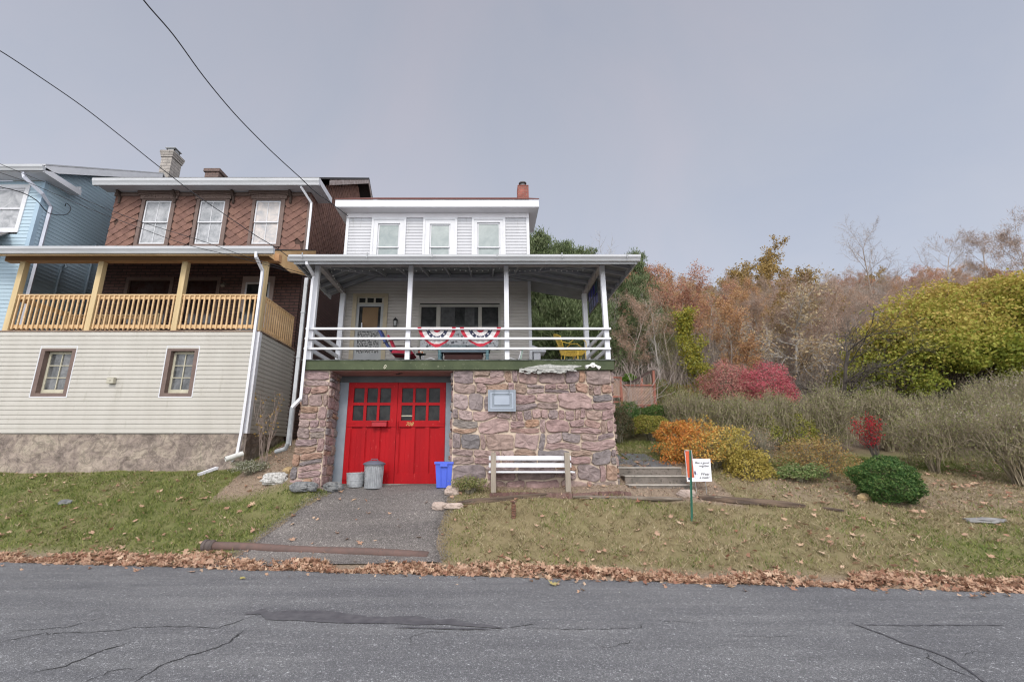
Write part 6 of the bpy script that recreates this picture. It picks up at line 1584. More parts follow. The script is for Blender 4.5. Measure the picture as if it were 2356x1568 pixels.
# the big yellow green tree at the right
bigl = L_('big_tree_leaf', [(.20,.24,.04),(.28,.32,.05),(.36,.37,.06),(.44,.40,.09),(.50,.42,.10),(.50,.36,.10)], .35)
def bigtree(label, x, y, z, R_, seed, n, size):
    o = thing('big_autumn_tree', label, 'tree', (x, y, z)); rg_ = random.Random(seed); t = Tree(rg_)
    prm = PP(n=[3,5,4,3], start=[.2,.2,.1], kids=[4,2.6,2.4], len=[1.3,.5,.5], tap=[.7,.3,.4,.5], ang=[(30,75),(25,60),(25,60)]); t.grow((x, y, z-.2), (0,0,1), R_[2]*.8, .22, 0, prm); t.mesh('trunk', barkd, o)
    Cs, Ns = [], []
    k = 85
    for i in range(k):
        v = np.array([rg_.gauss(0,1) for _ in range(3)]); v /= np.linalg.norm(v); v[2] = abs(v[2])*1.1-.42
        c = np.array([x, y, z+R_[2]*.85])+v*np.array(R_)*rg_.uniform(.60, .98); rr = rg_.uniform(.12, .34)*R_[2]*(.9)
        P, nv = ellipsoid_pts(n//k, c, (rr*1.25, rr*1.1, rr*.8), lump=.35, inner=.35, zmin=-1, seed=i+seed); Cs.append(P); Ns.append(nv)
    C = np.concatenate(Cs); Nv = np.concatenate(Ns)
    h = (C[:, 2]-C[:, 2].min())/(np.ptp(C[:, 2])); rv = np.clip(h**1.2*.95+NR.normal(size=len(C))*.2+.06, 0, 1)
    addnp('crown', cards(C, size, .68, N_=Nv*.3, up=.8), 4, bigl, rv, o); return o
bigtree('big spreading tree turning from green to gold at the right edge', 22.0, 18.5, 2.9, (6.9,4.5,4.0), 3, 85000, .12)
bigtree('lower left lobe tree of green gold leaves in front of the ridge', 17.7, 17.6, 2.3, (3.5,3.0,3.3), 4, 46000, .115)
# hedge of bare stemmed shrubs
hm = mk('hedge_stem', (.34,.285,.20), (.20,.165,.115), scale=5, rough=.9)
hl = L_('hedge_leaf', [(.22,.25,.08),(.32,.34,.13),(.42,.41,.20),(.17,.20,.07),(.36,.30,.15),(.26,.27,.10)])
hy = L_('hedge_yellow', [(.34,.34,.06),(.26,.30,.06),(.40,.36,.08)])
hxs = [5.9, 7.15, 8.4, 9.8, 11.3, 12.7, 14.1, 15.5, 16.9, 18.3]
hlab = ['leftmost shrub of the bare stemmed hedge, above the large orange bush', 'second hedge shrub, in front of the pink bushes', 'third hedge shrub, standing over yellow leaves', 'fourth hedge shrub, directly behind the small crimson shrub', 'fifth shrub of the bare hedge from the left', 'sixth shrub of the bare hedge from the left', 'seventh shrub of the bare hedge from the left', 'eighth shrub of the bare hedge from the left', 'ninth shrub of the bare hedge, near the right edge', 'tenth hedge shrub, at the right edge of the picture']
def brush_twigs(o, c, r, n, low=.16, L=.24):
    u = NR.uniform(-1, 1, (n, 2)); q = np.clip(np.linalg.norm(u, axis=1), 0, 1); h = NR.uniform(low, 1, n)*(2-.35*q*q)*r[2]
    wdn = .55+.45*np.clip(h/r[2], 0, 1); P = np.stack([c[0]+u[:, 0]*r[0]*wdn, c[1]+u[:, 1]*r[1]*wdn, c[2]+h], 1)
    d = NR.normal(size=(n, 3))*.45; d[:, :2] += u*.35; d[:, 2] += .9; d /= np.linalg.norm(d, axis=1, keepdims=True); ln = L*NR.uniform(.3, 1.5, n)[:, None]; d[:, 2] += NR.normal(size=n)*.3
    addnp('twigs', seg_quads(P-d*ln/2, P+d*ln/2, np.full(n, .0052), np.full(n, .003), 3), 4, hm, None, o)
    C = np.repeat(P, 3, 0); C = C+NR.normal(size=C.shape)*.09; addnp('small_leaves', cards(C, .042, .45), 4, hl, NR.random(len(C)), o)
for k, x in enumerate(hxs):
    y = 13.2+rnd.uniform(-.25, .25); z = tzf(x, y); top = W(1500, 914+rnd.uniform(-12, 16), y).z; hh = (top-z)/2+.05
    o = thing('hedge_shrub', hlab[k], 'hedge shrub', (x, y, z), 'hedge of bare stemmed shrubs')
    S0, tp = fan_stems((x, y, z), (.72, .5, hh), 60, random.Random(100+k), r0=.02, kids=5, spread=1.0, dome=.22); segmesh('stems', S0, hm, o)
    brush_twigs(o, (x, y, z), (.66+rnd.uniform(-.1, .12), .55, hh), 1900)
    C = np.repeat(tp, 2, 0)+NR.normal(size=(len(tp)*2, 3))*.07; addnp('foliage', cards(C, .045, .4), 4, hl, NR.random(len(C)), o)
for k, (x, r_) in enumerate(((8.9, .55), (7.9, .4))):
    bush('yellow_shrub', ('yellow green shrub glowing through the third and fourth hedge shrubs', 'small yellow shrub inside the second hedge shrub')[k], x, 13.1, (r_, .4, .55), hy, 3000, .055, 60+k, 16, lump=.3)
wl = L_('whitish_leaf', [(.52,.46,.40),(.44,.38,.32),(.58,.52,.46),(.40,.30,.2)])
for k, (x, y, rx, rz_, n, lb) in enumerate(((11.35, 10.0, 1.0, .80, 70, 'big bare many stemmed shrub with whitish seed heads at the right edge'), (10.4, 10.9, .48, .68, 24, 'smaller bare shrub with whitish seed heads right of the boxwood'), (13.2, 11.3, 1.0, 1.0, 70, 'bare shrub at the far right behind the whitish one'))):
    z = tzf(x, y); o = thing('seedhead_shrub', lb, 'shrub', (x, y, z)); S0, tp = fan_stems((x, y, z), (rx, .7, rz_), n, random.Random(200+k), r0=.014, kids=6, dome=.1); segmesh('stems', S0, hm, o)
    brush_twigs(o, (x, y, z), (rx*.9, .6, rz_), 1000, low=.3)
    C = np.repeat(tp[tp[:, 2] > z+rz_*.5], 2, 0); C = C+NR.normal(size=C.shape)*.06; addnp('foliage', cards(C, .04, .4), 4, hl, NR.random(len(C)), o)
    C = tp[(NR.random(len(tp)) < .12) & (tp[:, 2] > z+rz_*.6)]; C = np.repeat(C, 3, 0)+NR.normal(size=(len(C)*3, 3))*.035; addnp('seed_heads', cards(C, .034, .7), 4, wl, NR.random(len(C)), o)
# sapling in the gap between the houses
o = thing('gap_shrub', 'thin bare shrub with a few yellow leaves between the two houses', 'shrub', (-5.15, 10.9, tzf(-5.15, 10.9)))
S0, tp = fan_stems((-5.2, 10.9, tzf(-5.2, 10.9)), (.5,.3,.85), 12, random.Random(12), r0=.010, kids=2); segmesh('stems', S0, mk('gap_stem', (.25,.19,.16)), o)
C = tp[NR.random(len(tp)) < .14]; C = np.repeat(C, 3, 0)+NR.normal(size=(len(C)*3, 3))*.04; addnp('foliage', cards(C, .07, .6), 4, lf_ochre, NR.random(len(C)), o)
bush('ground_weeds', 'low pale flowering weeds at the foot of the left downspout', -5.25, 10.45, (.42,.3,.16), L_('weed', [(.20,.22,.12),(.30,.30,.2),(.6,.58,.5),(.16,.18,.09)]), 2600, .035, 71, 20, lump=.4, inner=.2)
bush('ground_weeds', 'patch of green weeds under the orange bushes', 6.75, 10.15, (.5,.3,.2), L_('weed2', [(.14,.22,.07),(.2,.27,.09),(.3,.3,.14)]), 2600, .05, 72, 10, lump=.4, inner=.2)
bush('ground_weeds', 'weeds and dry stalks between the bin and the bench', -.35, 9.25, (.35,.18,.16), L_('weed3', [(.28,.28,.1),(.2,.25,.08),(.36,.28,.16)]), 2200, .035, 73, 30, lump=.4, inner=.2)
# ================================================================== GROUND
def lin(a, b, s): return list(np.arange(a, b, s))
xs = np.array(sorted(set(np.round(lin(-150,-20,9)+lin(-20,-14,1.2)+lin(-14,15,.13)+lin(15,30,.6)+lin(30,160,5), 3))))
ts = np.array(sorted(set(np.round(lin(-.35,0,.12)+lin(0,8,.11)+lin(8,17,.5)+lin(17,70,2.0)+lin(70,230,12), 3))))
Xg, Tg = np.meshgrid(xs, ts); Yg = Tg+edge(Xg); Zg = tz(Xg, Yg)
Zg = np.where(Tg < 0, -.12, Zg)
nz = np.array([mnoise.fractal(Vector((x*2.3, y*2.3, 0)), 1, 2, 4) for x, y in zip(Xg.ravel(), Yg.ravel())]).reshape(Xg.shape)
Zg = Zg+nz*.018*np.clip(Tg*3, 0, 1)*(Tg < 14)
ny_, nx_ = Xg.shape
V = np.stack([Xg, Yg, Zg], -1).reshape(-1, 3)
I = np.arange(nx_*ny_).reshape(ny_, nx_); F = np.stack([I[:-1,:-1], I[:-1,1:], I[1:,1:], I[1:,:-1]], -1).reshape(-1, 4)
me = bpy.data.meshes.new('ground'); me.from_pydata(V.tolist(), [], F.tolist()); me.polygons.foreach_set('use_smooth', np.ones(len(F), bool))
X, T, Y = Xg.ravel(), Tg.ravel(), Yg.ravel()
def sm(a, b, v): f = np.clip((v-a)/(b-a), 0, 1); return f*f*(3-2*f)
def in_drive(x, y):
    l = np.interp(y, [7.35, 7.8, 8.6, 9.2, 9.6, 10.3], [-4.6, -4.2, -3.75, -3.3, -3.1, -3.1]); r_ = np.interp(y, [7.35, 7.8, 8.4, 9.0, 9.5, 10.3], [-.62, -.74, -.82, -.72, -.72, -.75])
    return np.minimum(x-l, r_-x)
def greenness(x, y):
    g = np.where(x < -2.5, .82, .12)
    g = g+.5*sm(5.5, 7.5, x)*(1-sm(7.4, 8.4, y)) - .1*sm(9, 12, x)
    g = np.where((y > 11) & (x > 2.7), .75, g)
    return np.clip(g, 0, 1)
def bare(x, y):
    t = y-edge(x)
    b = 1-sm(.15, .5, t)
    b = np.maximum(b, .62*sm(4.6, 6.0, x)*sm(2.3, 3.0, t)*(1-sm(4.2, 4.9, t)))             # dirt in front of the shrubs at the right
    b = np.maximum(b, ((x > -5.6) & (x < -3.5))*sm(1.7, 2.1, t))                       # gap between the houses
    b = np.maximum(b, (x > -.8)*(x < 4.8)*sm(2.15, 2.3, t)*(1-sm(4.1, 4.6, t)))        # around bench and steps
    b = np.maximum(b, sm(6.0, 8.0, t)*(x > 2.5))
    b = np.maximum(b, sm(-.12, .12, in_drive(x, y))*(t < 3.3))
    return np.clip(b, 0, 1)
for nm, val in (('green', greenness(X, Y)), ('bare', bare(X, Y)), ('wood', sm(8, 12, T))):
    at = me.attributes.new(nm, 'FLOAT', 'POINT'); at.data.foreach_set('value', np.asarray(val, np.float32))
gm, nt, b = _nt('ground_cover')
v = coords(nt)
A = lambda n: (lambda a: (setattr(a, 'attribute_name', n), a.outputs['Fac'])[1])(N(nt, 'ShaderNodeAttribute'))
n1 = noise_(nt, v, 1.1, 6, .65); n2 = noise_(nt, v, 38, 6, .75); n3 = noise_(nt, v, 5, 6, .7)
grass = mix(nt, n2, ramp(nt, n3, [(.35, (.08,.10,.028)), (.65, (.16,.18,.055))]), ramp(nt, n3, [(.35, (.13,.14,.055)), (.65, (.19,.19,.08))]))
dry = mix(nt, n2, ramp(nt, n3, [(.35, (.13,.11,.055)), (.65, (.20,.16,.08))]), ramp(nt, n3, [(.35, (.27,.215,.12)), (.65, (.34,.28,.17))]))
gf = N(nt, 'ShaderNodeMath', operation='ADD'); nt.links.new(A('green'), gf.inputs[0])
nn_ = N(nt, 'ShaderNodeMath', operation='MULTIPLY_ADD'); nt.links.new(n1, nn_.inputs[0]); nn_.inputs[1].default_value = 1.6; nn_.inputs[2].default_value = -.8
nt.links.new(nn_.outputs[0], gf.inputs[1]); gf.use_clamp = True
c_ = mix(nt, gf.outputs[0], dry, grass)
dirt = ramp(nt, n2, [(.3, (.12,.09,.065)), (.5, (.27,.205,.15)), (.68, (.42,.33,.25))])
c_ = mix(nt, A('bare'), c_, dirt)
wood = ramp(nt, n3, [(.3, (.10,.075,.055)), (.7, (.20,.15,.11))])
c_ = mix(nt, A('wood'), c_, wood)
nt.links.new(c_, b.inputs['Base Color']); b.inputs['Roughness'].default_value = 1; b.inputs['Specular IOR Level'].default_value = .1
bump_(nt, b, n2, .8, .03)
me.materials.append(gm); me.update()
go = bpy.data.objects.new('ground', me); COL.objects.link(go); tag(go, 'sloping ground with lawn and hillside', kind='structure')

# road
def asphalt(name, dark, light, sp, scale=170, bumpd=.006):
    m, nt, b = _nt(name); v = coords(nt)
    base_ = ramp(nt, noise_(nt, v, .55, 5, .6, .4), [(.3, dark), (.7, light)])
    # streaks along the road
    v2 = coords(nt, (.25, 2.2, 1)); st__ = ramp(nt, noise_(nt, v2, 1.4, 6, .7), [(.35, (.82,.82,.83)), (.65, (1.12,1.12,1.1))])
    col = mix(nt, 1.0, base_, st__, 'MULTIPLY')
    vo = N(nt, 'ShaderNodeTexVoronoi'); vo.inputs['Scale'].default_value = scale; nt.links.new(v, vo.inputs['Vector'])
    sep = N(nt, 'ShaderNodeSeparateColor'); nt.links.new(vo.outputs['Color'], sep.inputs[0])
    gr = ramp(nt, sep.outputs[0], [(0, (.62,.62,.62)), (.5, (.95,.95,.95)), (.8, (1.15,1.15,1.15)), (.93, (1.35,1.35,1.36)), (.985, (sp,sp,sp))])
    col = mix(nt, 1.0, col, gr, 'MULTIPLY')
    vo2 = N(nt, 'ShaderNodeTexVoronoi'); vo2.inputs['Scale'].default_value = 55; nt.links.new(v, vo2.inputs['Vector'])
    s2 = N(nt, 'ShaderNodeSeparateColor'); nt.links.new(vo2.outputs['Color'], s2.inputs[0])
    col = mix(nt, 1.0, col, ramp(nt, s2.outputs[1], [(0, (.86,.86,.86)), (.7, (1,1,1)), (.95, (1.06,1.06,1.06)), (.985, (1.7,1.7,1.68))]), 'MULTIPLY')
    nt.links.new(col, b.inputs['Base Color']); b.inputs['Roughness'].default_value = .9; b.inputs['Specular IOR Level'].default_value = .2
    bump_(nt, b, vo.outputs['Distance'], .6, bumpd)
    MATS[name] = m; return m
road_m = asphalt('road_asphalt', (.148,.149,.157), (.188,.188,.193), 2.6)
drive_m = asphalt('driveway_asphalt', (.165,.150,.141), (.225,.203,.19), 1.9, 95, .02)
m = MB(); rx_ = np.linspace(-150, 150, 61)
for a, b_ in zip(rx_, rx_[1:]): m.poly([(a, -14, 0), (b_, -14, 0), (b_, float(edge(b_))+.05, 0), (a, float(edge(a))+.05, 0)])
m2 = [(-150,-60,-.1),(150,-60,-.1),(150,-14,-.002),(-150,-14,-.002)]; 
tag(add('road', m, road_m), 'grey asphalt road across the foreground', kind='structure')
m = MB(); m.poly(m2); tag(add('verge', m, mk('verge_grass', (.12,.13,.06), (.2,.18,.1), scale=3, rough=1)), 'grass verge behind the camera side of the road', kind='structure')
tar = mk('crack_sealer', (.078,.076,.085), (.118,.115,.122), scale=9, rough=.75, bump=.2, bscale=60)
crk = mk('crack_dark', (.03,.03,.032), (.05,.05,.05), scale=30, rough=1)
def rp(px, py): 
    p = W(px, py, 1.0); k = CZ/(CZ-p.z); return Vector((p.x*k, k, 0))
def crack(mb, pts, w, z=.004, jag=.012, seed=1):
    rg_ = random.Random(seed); P = [rp(*p) for p in pts]; Q = []
    for a, b_ in zip(P, P[1:]):
        n = max(2, int((b_-a).length/.05))
        for i in range(n): Q.append(a.lerp(b_, i/n)+Vector((rg_.gauss(0, jag), rg_.gauss(0, jag), 0)))
    Q.append(P[-1]); n = len(Q)
    prev = None
    for i, q in enumerate(Q):
        d = (Q[min(i+1, n-1)]-Q[max(i-1, 0)]).normalized(); s_ = Vector((-d.y, d.x, 0)); ww = w*rg_.uniform(.35, 1.15)*min(1, .3+i/3, .3+(n-1-i)/3)
        cur = (q+s_*ww/2+Vector((0,0,z)), q-s_*ww/2+Vector((0,0,z)))
        if prev: mb.poly([prev[0], prev[1], cur[1], cur[0]])
        prev = cur
D0 = lambda x, y: (x/2.618*.9424, (1250+y/2.618)*.9424)
D1 = lambda x, y: ((800+x/2.618)*.9424, (1250+y/2.618)*.9424)
D2 = lambda x, y: ((1600+x/2.618)*.9424, (1250+y/2.618)*.9424)
roadobj = bpy.data.objects['road']
m = MB()
crack(m, [D0(0,782), D0(120,755), D0(400,740), D0(650,675)], .012, seed=1); crack(m, [D0(0,825), D0(300,770), D0(560,770), D0(900,735), D0(1200,728), D0(1400,740), D0(1560,680)], .014, seed=2)
crack(m, [D0(200,1030), D0(400,985), D0(600,905), D0(860,820)], .016, seed=3); crack(m, [D0(80,1084), D0(140,1050)], .012, seed=4)
crack(m, [D0(860,1084), D0(1010,985), D0(1200,920), D0(1350,875), D0(1480,820), D0(1555,755)], .020, seed=5); crack(m, [D0(540,1084), D0(700,1020), D0(900,990)], .010, seed=6)
crack(m, [D1(1150,738), D1(1330,712)], .016, seed=7); crack(m, [D1(520,860), D1(530,800), D1(640,765), D1(760,770)], .008, seed=8); crack(m, [D1(1280,740), D1(1500,745), D1(1800,748), D1(2000,738), D1(2020,705)], .010, seed=9)
crack(m, [D1(1700,830), D1(1760,860), D1(1850,858), D1(1960,815)], .008, seed=10); crack(m, [D2(560,790), D2(760,797), D2(900,785)], .009, seed=11); crack(m, [D2(940,605), D2(1100,652)], .009, seed=12)
crack(m, [D2(1750,900), D2(1735,930), D2(1880,1000), D2(2050,1070)], .010, seed=13); crack(m, [D2(1950,918), D2(2040,892), D2(2150,900)], .007, seed=14); crack(m, [D0(100,440), D0(560,445)], .007, seed=15); crack(m, [D1(0,436), D1(330,432), D1(700,470)], .006, seed=16)
crack(m, [D2(0,690), D2(200,700), D2(330,722)], .008, seed=17); crack(m, [D2(1900,540), D2(2356,545)], .006, seed=18); crack(m, [D0(1560,690), D0(1700,640)], .008, seed=19)
add('crack', m, crk, roadobj)
m = MB()
crack(m, [D2(1238,703), D2(1400,760), D2(1600,840), D2(1780,895), D2(1900,945), D2(2000,1010), D2(2130,1100), D2(2200,1180)], .034, z=.008, jag=.005, seed=20); crack(m, [D2(1320,720), D2(1600,724), D2(2000,722), D2(2240,722)], .02, z=.008, jag=.006, seed=21)
# smeared patch
top = [(1560,650),(1690,615),(1720,640),(1850,628),(2000,628),(2130,632),(2356,668)]; bot = [(1600,655),(1660,650),(1700,690),(1850,690),(2000,700),(2150,708),(2356,712)]
topb = [(420,668),(560,662),(700,690),(800,680),(880,708),(1020,718),(1100,738)]; botb = [(420,712),(560,722),(700,716),(800,722),(880,730),(1020,738),(1100,745)]
tp_ = [rp(*D0(*p)) for p in top]+[rp(*D1(*p)) for p in topb]; bp__ = [rp(*D0(*p)) for p in bot]+[rp(*D1(*p)) for p in botb]
ru = random.Random(4)
def sub(P):
    Q = []
    for a, b_ in zip(P, P[1:]):
        for i in range(5): Q.append(a.lerp(b_, i/5)+Vector((0, ru.gauss(0, .006), .006)))
    Q.append(P[-1]+Vector((0,0,.006))); return Q
a_, b_ = sub(tp_), sub(bp__)
for p, q, r_, s_ in zip(a_, a_[1:], b_[1:], b_): m.poly([s_, r_, q, p])
crack(m, [D1(430,740), D1(700,745), D1(1060,752)], .03, z=.012, jag=.006, seed=30); crack(m, [D1(1040,742), D1(1180,742)], .02, z=.012, jag=.004, seed=31)
add('tar_patch', m, tar, roadobj)
# driveway sheet
m = MB(); ys = np.linspace(7.60, 10.12, 26); n = 22; base_ = 0
for y in ys:
    l = float(np.interp(y, [7.5, 7.8, 8.6, 9.2, 9.6, 10.3], [-4.35, -4.1, -3.7, -3.3, -3.12, -3.12])); r_ = float(np.interp(y, [7.5, 7.8, 8.4, 9.0, 9.5, 10.3], [-.66, -.76, -.84, -.74, -.76, -.78]))
    l += .03*mnoise.noise(Vector((y*5, 1, 0))); r_ += .04*mnoise.noise(Vector((y*6, 7, 0)))
    for i in range(n+1):
        x = l+(r_-l)*i/n; m.v.append((x, y, tzf(x, y)+.028-(.03 if i in (0, n) else 0)+.006*mnoise.noise(Vector((x*3, y*3, 0)))))
for j in range(len(ys)-1):
    for i in range(n): a = j*(n+1)+i; m.face((a, a+1, a+n+2, a+n+1))
tag(add('driveway', m, drive_m, smooth=True), 'rough asphalt driveway up to the red garage doors', kind='structure')

# grass blades
houses = lambda x, y: ((x > -3.98) & (x < 2.7) & (y > 9.55)) | ((x < -5.8) & (y > 11.15))
def region(n, x0, x1, t0, t1):
    x = NR.uniform(x0, x1, n); t = NR.uniform(t0, t1, n); y = edge(x)+t; return x, y
def blades(name, x, y, L, w, mat, label, lean=.5):
    z = tz(x, y)-.005; n = len(x); h = L*NR.uniform(.5, 1.2, n); a = NR.uniform(0, 2*PI, n); ln = NR.normal(size=(n, 2))*lean*h[:, None]
    P = np.stack([x, y, z], 1); s_ = np.stack([np.cos(a), np.sin(a), np.zeros(n)], 1)*w*.5
    V = np.stack([P-s_, P+s_, P+np.stack([ln[:, 0], ln[:, 1], h], 1)], 1).reshape(-1, 3)
    o = addnp(name, V, 3, mat, np.clip(NR.random(n), 0, 1)); tag(o, label, 'grass', kind='stuff'); return o
x, y = region(330000, -13.5, 14, .12, 6.2)
g = greenness(x, y); cl = np.array([mnoise.noise(Vector((a*1.3, b_*1.3, 5.))) for a, b_ in zip(x, y)])
cl2 = np.array([mnoise.noise(Vector((a*4.3, b_*4.3, 9.))) for a, b_ in zip(x, y)])
keep = (~houses(x, y)) & (in_drive(x, y) < -.02) & (NR.random(len(x)) > bare(x, y)*1.02-.03) & (y < 13.6) & (NR.random(len(x)) < .68+1.1*cl2)
x, y, g, cl = x[keep], y[keep], g[keep], cl[keep]
isg = NR.random(len(x)) < np.clip(g+cl*.9, .05, .95)
gr_m = mk_rnd('green_blade', [(.09,.13,.03),(.17,.215,.05),(.25,.28,.075),(.33,.32,.12),(.13,.175,.04)], rough=.7, trans=.2, namt=.25, nscale=2)
dr_m = mk_rnd('dry_blade', [(.34,.27,.15),(.45,.37,.22),(.17,.13,.07),(.56,.47,.31),(.27,.25,.11)], rough=.8, trans=.15, namt=.25, nscale=2)
blades('green_grass', x[isg], y[isg], .066, .016, gr_m, 'short green grass of the lawns', .6)
blades('dry_grass', x[~isg], y[~isg], .062, .015, dr_m, 'dry straw coloured grass among the lawn', .9)

# fallen leaves
ang = np.linspace(0, 2*PI, 13)[:-1]; rad = np.array([.10,.36,.24,.52,.28,.46,.30,.46,.28,.52,.24,.36])
ang = ang-PI/2
LX = np.cos(ang)*rad; LY_ = np.sin(ang)*rad
def leaves_np(x, y, z, size, curl=.5, tilt=.5):
    """lobed leaves, each two half polygons folded at the midrib"""
    n = len(x); a = NR.uniform(0, 2*PI, n); s_ = size*NR.uniform(.45, 1.35, n)
    u = np.stack([np.cos(a), np.sin(a), np.zeros(n)], 1); v_ = np.stack([-np.sin(a), np.cos(a), np.zeros(n)], 1)
    nn = NR.normal(size=(n, 3))*tilt; nn[:, 2] = 1; nn /= np.linalg.norm(nn, axis=1, keepdims=True)
    u = u-nn*np.sum(u*nn, 1, keepdims=True); u /= np.linalg.norm(u, axis=1, keepdims=True); v_ = np.cross(nn, u)
    cu = NR.uniform(-.3, 1, n)*curl; P = np.stack([x, y, z], 1); Vs = []
    right = [0,1,2,3,4,5,6]; left = [6,7,8,9,10,11,0]
    for half in (right, left):
        for k in half:
            q = P+(u*LX[k]+v_*LY_[k])*s_[:, None]*(1+.12*NR.normal(size=(n, 1)))+nn*(cu*(LX[k]**2*3.0+LY_[k]**2*1.0))[:, None]*s_[:, None]
            Vs.append(q)
    V = np.stack(Vs, 1)   # n,14,3
    return V.reshape(n*2, 7, 3).reshape(-1, 3)
lm = mk_rnd('fallen_leaf', [(.46,.29,.20),(.56,.38,.27),(.36,.20,.13),(.64,.47,.33),(.50,.31,.21),(.30,.14,.09),(.60,.42,.28),(.42,.25,.17)], rough=.7, trans=.12, namt=.2, nscale=25)
def litter(name, x, y, lift, size, label, curl=.5, tilt=.5):
    z = tz(x, y)+lift; V = leaves_np(x, y, z, size, curl, tilt); o = addnp(name, V, 7, lm, np.repeat(NR.random(len(x)), 2)); tag(o, label, 'leaves', kind='stuff'); return o
n = 13500; x = NR.uniform(-13, 14.5, n); wdt = .27+.10*np.sin(x*1.1+1)+.08*np.sin(x*3.7); t = NR.beta(1.6, 1.9, n)*wdt*1.25-.06
dn = np.array([mnoise.noise(Vector((a*1.6, b_*5, 2.))) for a, b_ in zip(x, t)]); t = t+.10*dn+np.where(NR.random(n) < .06, NR.normal(size=n)*.22, 0); k = (NR.random(n) < .78+1.1*dn); x, t = x[k], t[k]; y = edge(x)+t; pile = np.clip(1-np.abs(t-.17)/.2, 0, 1)*.07
litter('leaf_drift', x, y, NR.random(len(x))*pile+.012, .098, 'brown fallen leaves drifted along the edge of the road', .6, .65)
n = 4600; x, y = region(n, -13, 14, .35, 6.0); w_ = .42+.6*np.exp(-(y-edge(x)-.3)*1.8)+.45*(x > 5)+.3*(bare(x, y) > .5); k = (NR.random(n) < w_*.62) & (~houses(x, y)) & ((in_drive(x, y) < .0) | (NR.random(n) < .3)); x, y = x[k], y[k]
litter('scattered_leaves', x, y, .04, .105, 'brown fallen leaves scattered over the lawns and driveway', .5, .4)
# leaf crumbs and litter over the bare soil
n = 26000; x, y = region(n, -6, 14, 1.6, 6.5); k = (NR.random(n) < bare(x, y)*.9) & (~houses(x, y)) & (in_drive(x, y) < -.05); x, y = x[k], y[k]
C = np.stack([x, y, tz(x, y)+.012+NR.random(len(x))*.012], 1)
so = addnp('soil_litter', cards(C, .045, .5, up=2.5), 4, mk_rnd('litter', [(.34,.24,.17),(.44,.32,.24),(.22,.14,.10),(.54,.42,.32),(.18,.15,.11),(.38,.31,.19)], rough=.9, namt=.2), NR.random(len(C))); tag(so, 'broken leaves and twigs on the bare soil', 'litter', kind='stuff')
# gravel crumbs along the driveway edges
n = 5000; y = NR.uniform(7.6, 10.1, n); side = NR.random(n) < .5; x = np.where(side, np.interp(y, [7.5,7.8,8.6,9.2,9.6,10.3], [-4.35,-4.1,-3.7,-3.3,-3.12,-3.12]), np.interp(y, [7.5,7.8,8.4,9.0,9.5,10.3], [-.66,-.76,-.84,-.74,-.76,-.78]))+NR.normal(size=n)*.09
C = np.stack([x, y, tz(x, y)+.03], 1); so = addnp('gravel', cards(C, .018, .8), 4, mk_rnd('gravel_m', [(.2,.18,.17),(.3,.27,.25),(.13,.12,.12)], rough=.9), NR.random(n)); tag(so, 'loose grit along the driveway edges', 'gravel', kind='stuff')
# single leaves lying on the road
rl = [(558,1331,'yellow leaf alone on the road at the left',1),(1051,1348,'brown leaf alone on the road below the driveway',0),(1272,1345,'large olive yellow leaf on the road under the lawn ornament',1),(1362,1337,'pale brown leaf on the road close to the leaf drift',0),(1427,1364,'small yellow leaf on the road left of the green post',1),(2035,1357,'long tan leaf on the road below the boxwood',0),(2208,1373,'tan leaf on the road, left one of the pair at the right',0),(2241,1376,'tan leaf on the road, right one of the pair at the right',0)]
ylm = mk_rnd('yellow_leaf', [(.42,.36,.12),(.46,.38,.16)], rough=.7, trans=.1, namt=.2)
for px, py, lb, q in rl:
    p = rp(px, py); V = leaves_np(np.array([p.x]), np.array([p.y]), np.array([.02]), .14 if '1272' in str(px) else .10, .5, .15); o = addnp('fallen_leaf', V, 7, ylm if q else lm, np.repeat(NR.random(1), 2)); tag(o, lb, 'leaf', 'single leaves on the road')
# undergrowth on the wooded slope
n = 19000; Y_ = 17+NR.random(n)**1.3*52; u = NR.uniform(.16, 1.4, n); x = u*Y_; z = tz(x, Y_); h = NR.uniform(.4, 1.5, n)
P0 = np.stack([x, Y_, z-.05], 1); P1 = P0+np.stack([NR.normal(size=n)*.35, NR.normal(size=n)*.35, h], 1)*1.0; P2 = P1+np.stack([NR.normal(size=n)*.35, NR.normal(size=n)*.35, h*.5], 1)
V = np.concatenate([seg_quads(P0, P1, np.full(n, .014), np.full(n, .009), 3), seg_quads(P1, P2, np.full(n, .009), np.full(n, .004), 3)])
o = addnp('undergrowth', V, 4, mk_rnd('brush', [(.24,.195,.165),(.18,.15,.125),(.30,.25,.205)], rough=.95), NR.random(len(V)//4)); tag(o, 'dense leafless brush covering the wooded slope', 'undergrowth', kind='stuff')

# ================================================================== SKY AND LIGHT
world = bpy.data.worlds.new('World'); scene.world = world; world.use_nodes = True
nt = world.node_tree; bg = nt.nodes['Background']
sky = N(nt, 'ShaderNodeTexSky', sky_type='NISHITA'); sky.sun_disc = False
SUN_EL, SUN_AZ = R(40), R(186)     # azimuth clockwise from +Y: the sun stands behind the camera, to its left
sky.sun_elevation = SUN_EL; sky.sun_rotation = SUN_AZ; sky.air_density = 1.0; sky.dust_density = 3.0; sky.ozone_density = 1.5
sun_dir = Vector((math.sin(SUN_AZ)*math.cos(SUN_EL), math.cos(SUN_AZ)*math.cos(SUN_EL), math.sin(SUN_EL)))
tc = N(nt, 'ShaderNodeTexCoord')
cl = noise_(nt, tc.outputs['Generated'], 2.1, 6, .55, .6)
cloud = ramp(nt, cl, [(.3, (4.15,4.45,5.50)), (.5, (4.50,4.70,5.60)), (.68, (4.85,4.85,5.68))])
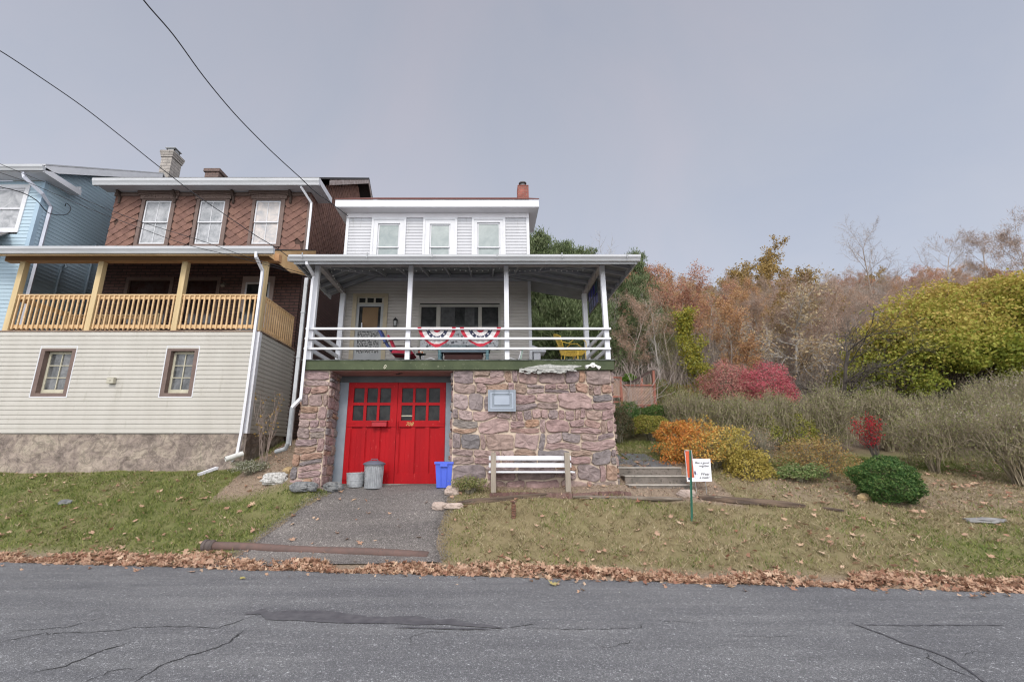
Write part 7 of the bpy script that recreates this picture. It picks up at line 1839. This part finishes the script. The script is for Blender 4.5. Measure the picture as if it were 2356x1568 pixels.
# brighter horizon, and added fill light: sky brightened overhead, beside and behind the camera
sx = N(nt, 'ShaderNodeSeparateXYZ'); nt.links.new(tc.outputs['Generated'], sx.inputs[0])
my = N(nt, 'ShaderNodeMath', operation='MULTIPLY_ADD'); nt.links.new(sx.outputs['Y'], my.inputs[0]); my.inputs[1].default_value = .5; my.inputs[2].default_value = .5; N_y = my.outputs[0]
hz = ramp(nt, sx.outputs['Z'], [(.0, (1.56,1.60,1.54)), (.30, (1.34,1.36,1.32)), (.8, (.99,.99,.98))])
cloud = mix(nt, 1.0, cloud, hz, 'MULTIPLY')
glow = ramp(nt, N_y, [(.0, (3.5/7,3.4/7,3.12/7)), (.40, (3.3/7,3.2/7,2.95/7)), (.575, (2.4/7,2.36/7,2.25/7)), (.72, (1/7,)*3)])
g7 = N(nt, 'ShaderNodeVectorMath', operation='SCALE'); g7.inputs['Scale'].default_value = 7*.585; nt.links.new(glow, g7.inputs[0])
cloud = mix(nt, 1.0, cloud, g7.outputs[0], 'MULTIPLY')
nt.links.new(mix(nt, .9, sky.outputs[0], cloud), bg.inputs['Color']); bg.inputs['Strength'].default_value = .1
sd = bpy.data.lights.new('sun', 'SUN'); sd.energy = 1.0; sd.angle = R(14); sd.color = (1, .95, .87)
so = bpy.data.objects.new('sun', sd); COL.objects.link(so); so.rotation_euler = sun_dir.to_track_quat('Z', 'Y').to_euler()
cam = bpy.data.cameras.new('camera'); cam.sensor_width = 36; cam.lens = FP/2356*36; cam.shift_x = (1178-CX)/2356; cam.clip_end = 900; cam.clip_start = .05
co = bpy.data.objects.new('camera', cam); COL.objects.link(co); co.location = (0, 0, CZ); co.rotation_euler = (R(90)+TH, 0, 0); scene.camera = co
scene.view_settings.view_transform = 'Standard'; scene.view_settings.look = 'None'; scene.view_settings.gamma = 1; scene.view_settings.exposure = 0.72
scene.cycles.use_denoising = True; scene.cycles.denoiser = 'OPENIMAGEDENOISE'; scene.cycles.denoising_prefilter = 'ACCURATE'; scene.cycles.denoising_input_passes = 'RGB_ALBEDO_NORMAL'; scene.cycles.pixel_filter_type = 'BLACKMAN_HARRIS'; scene.cycles.filter_width = 1.2; scene.cycles.max_bounces = 8; scene.cycles.diffuse_bounces = 6; scene.cycles.transparent_max_bounces = 8
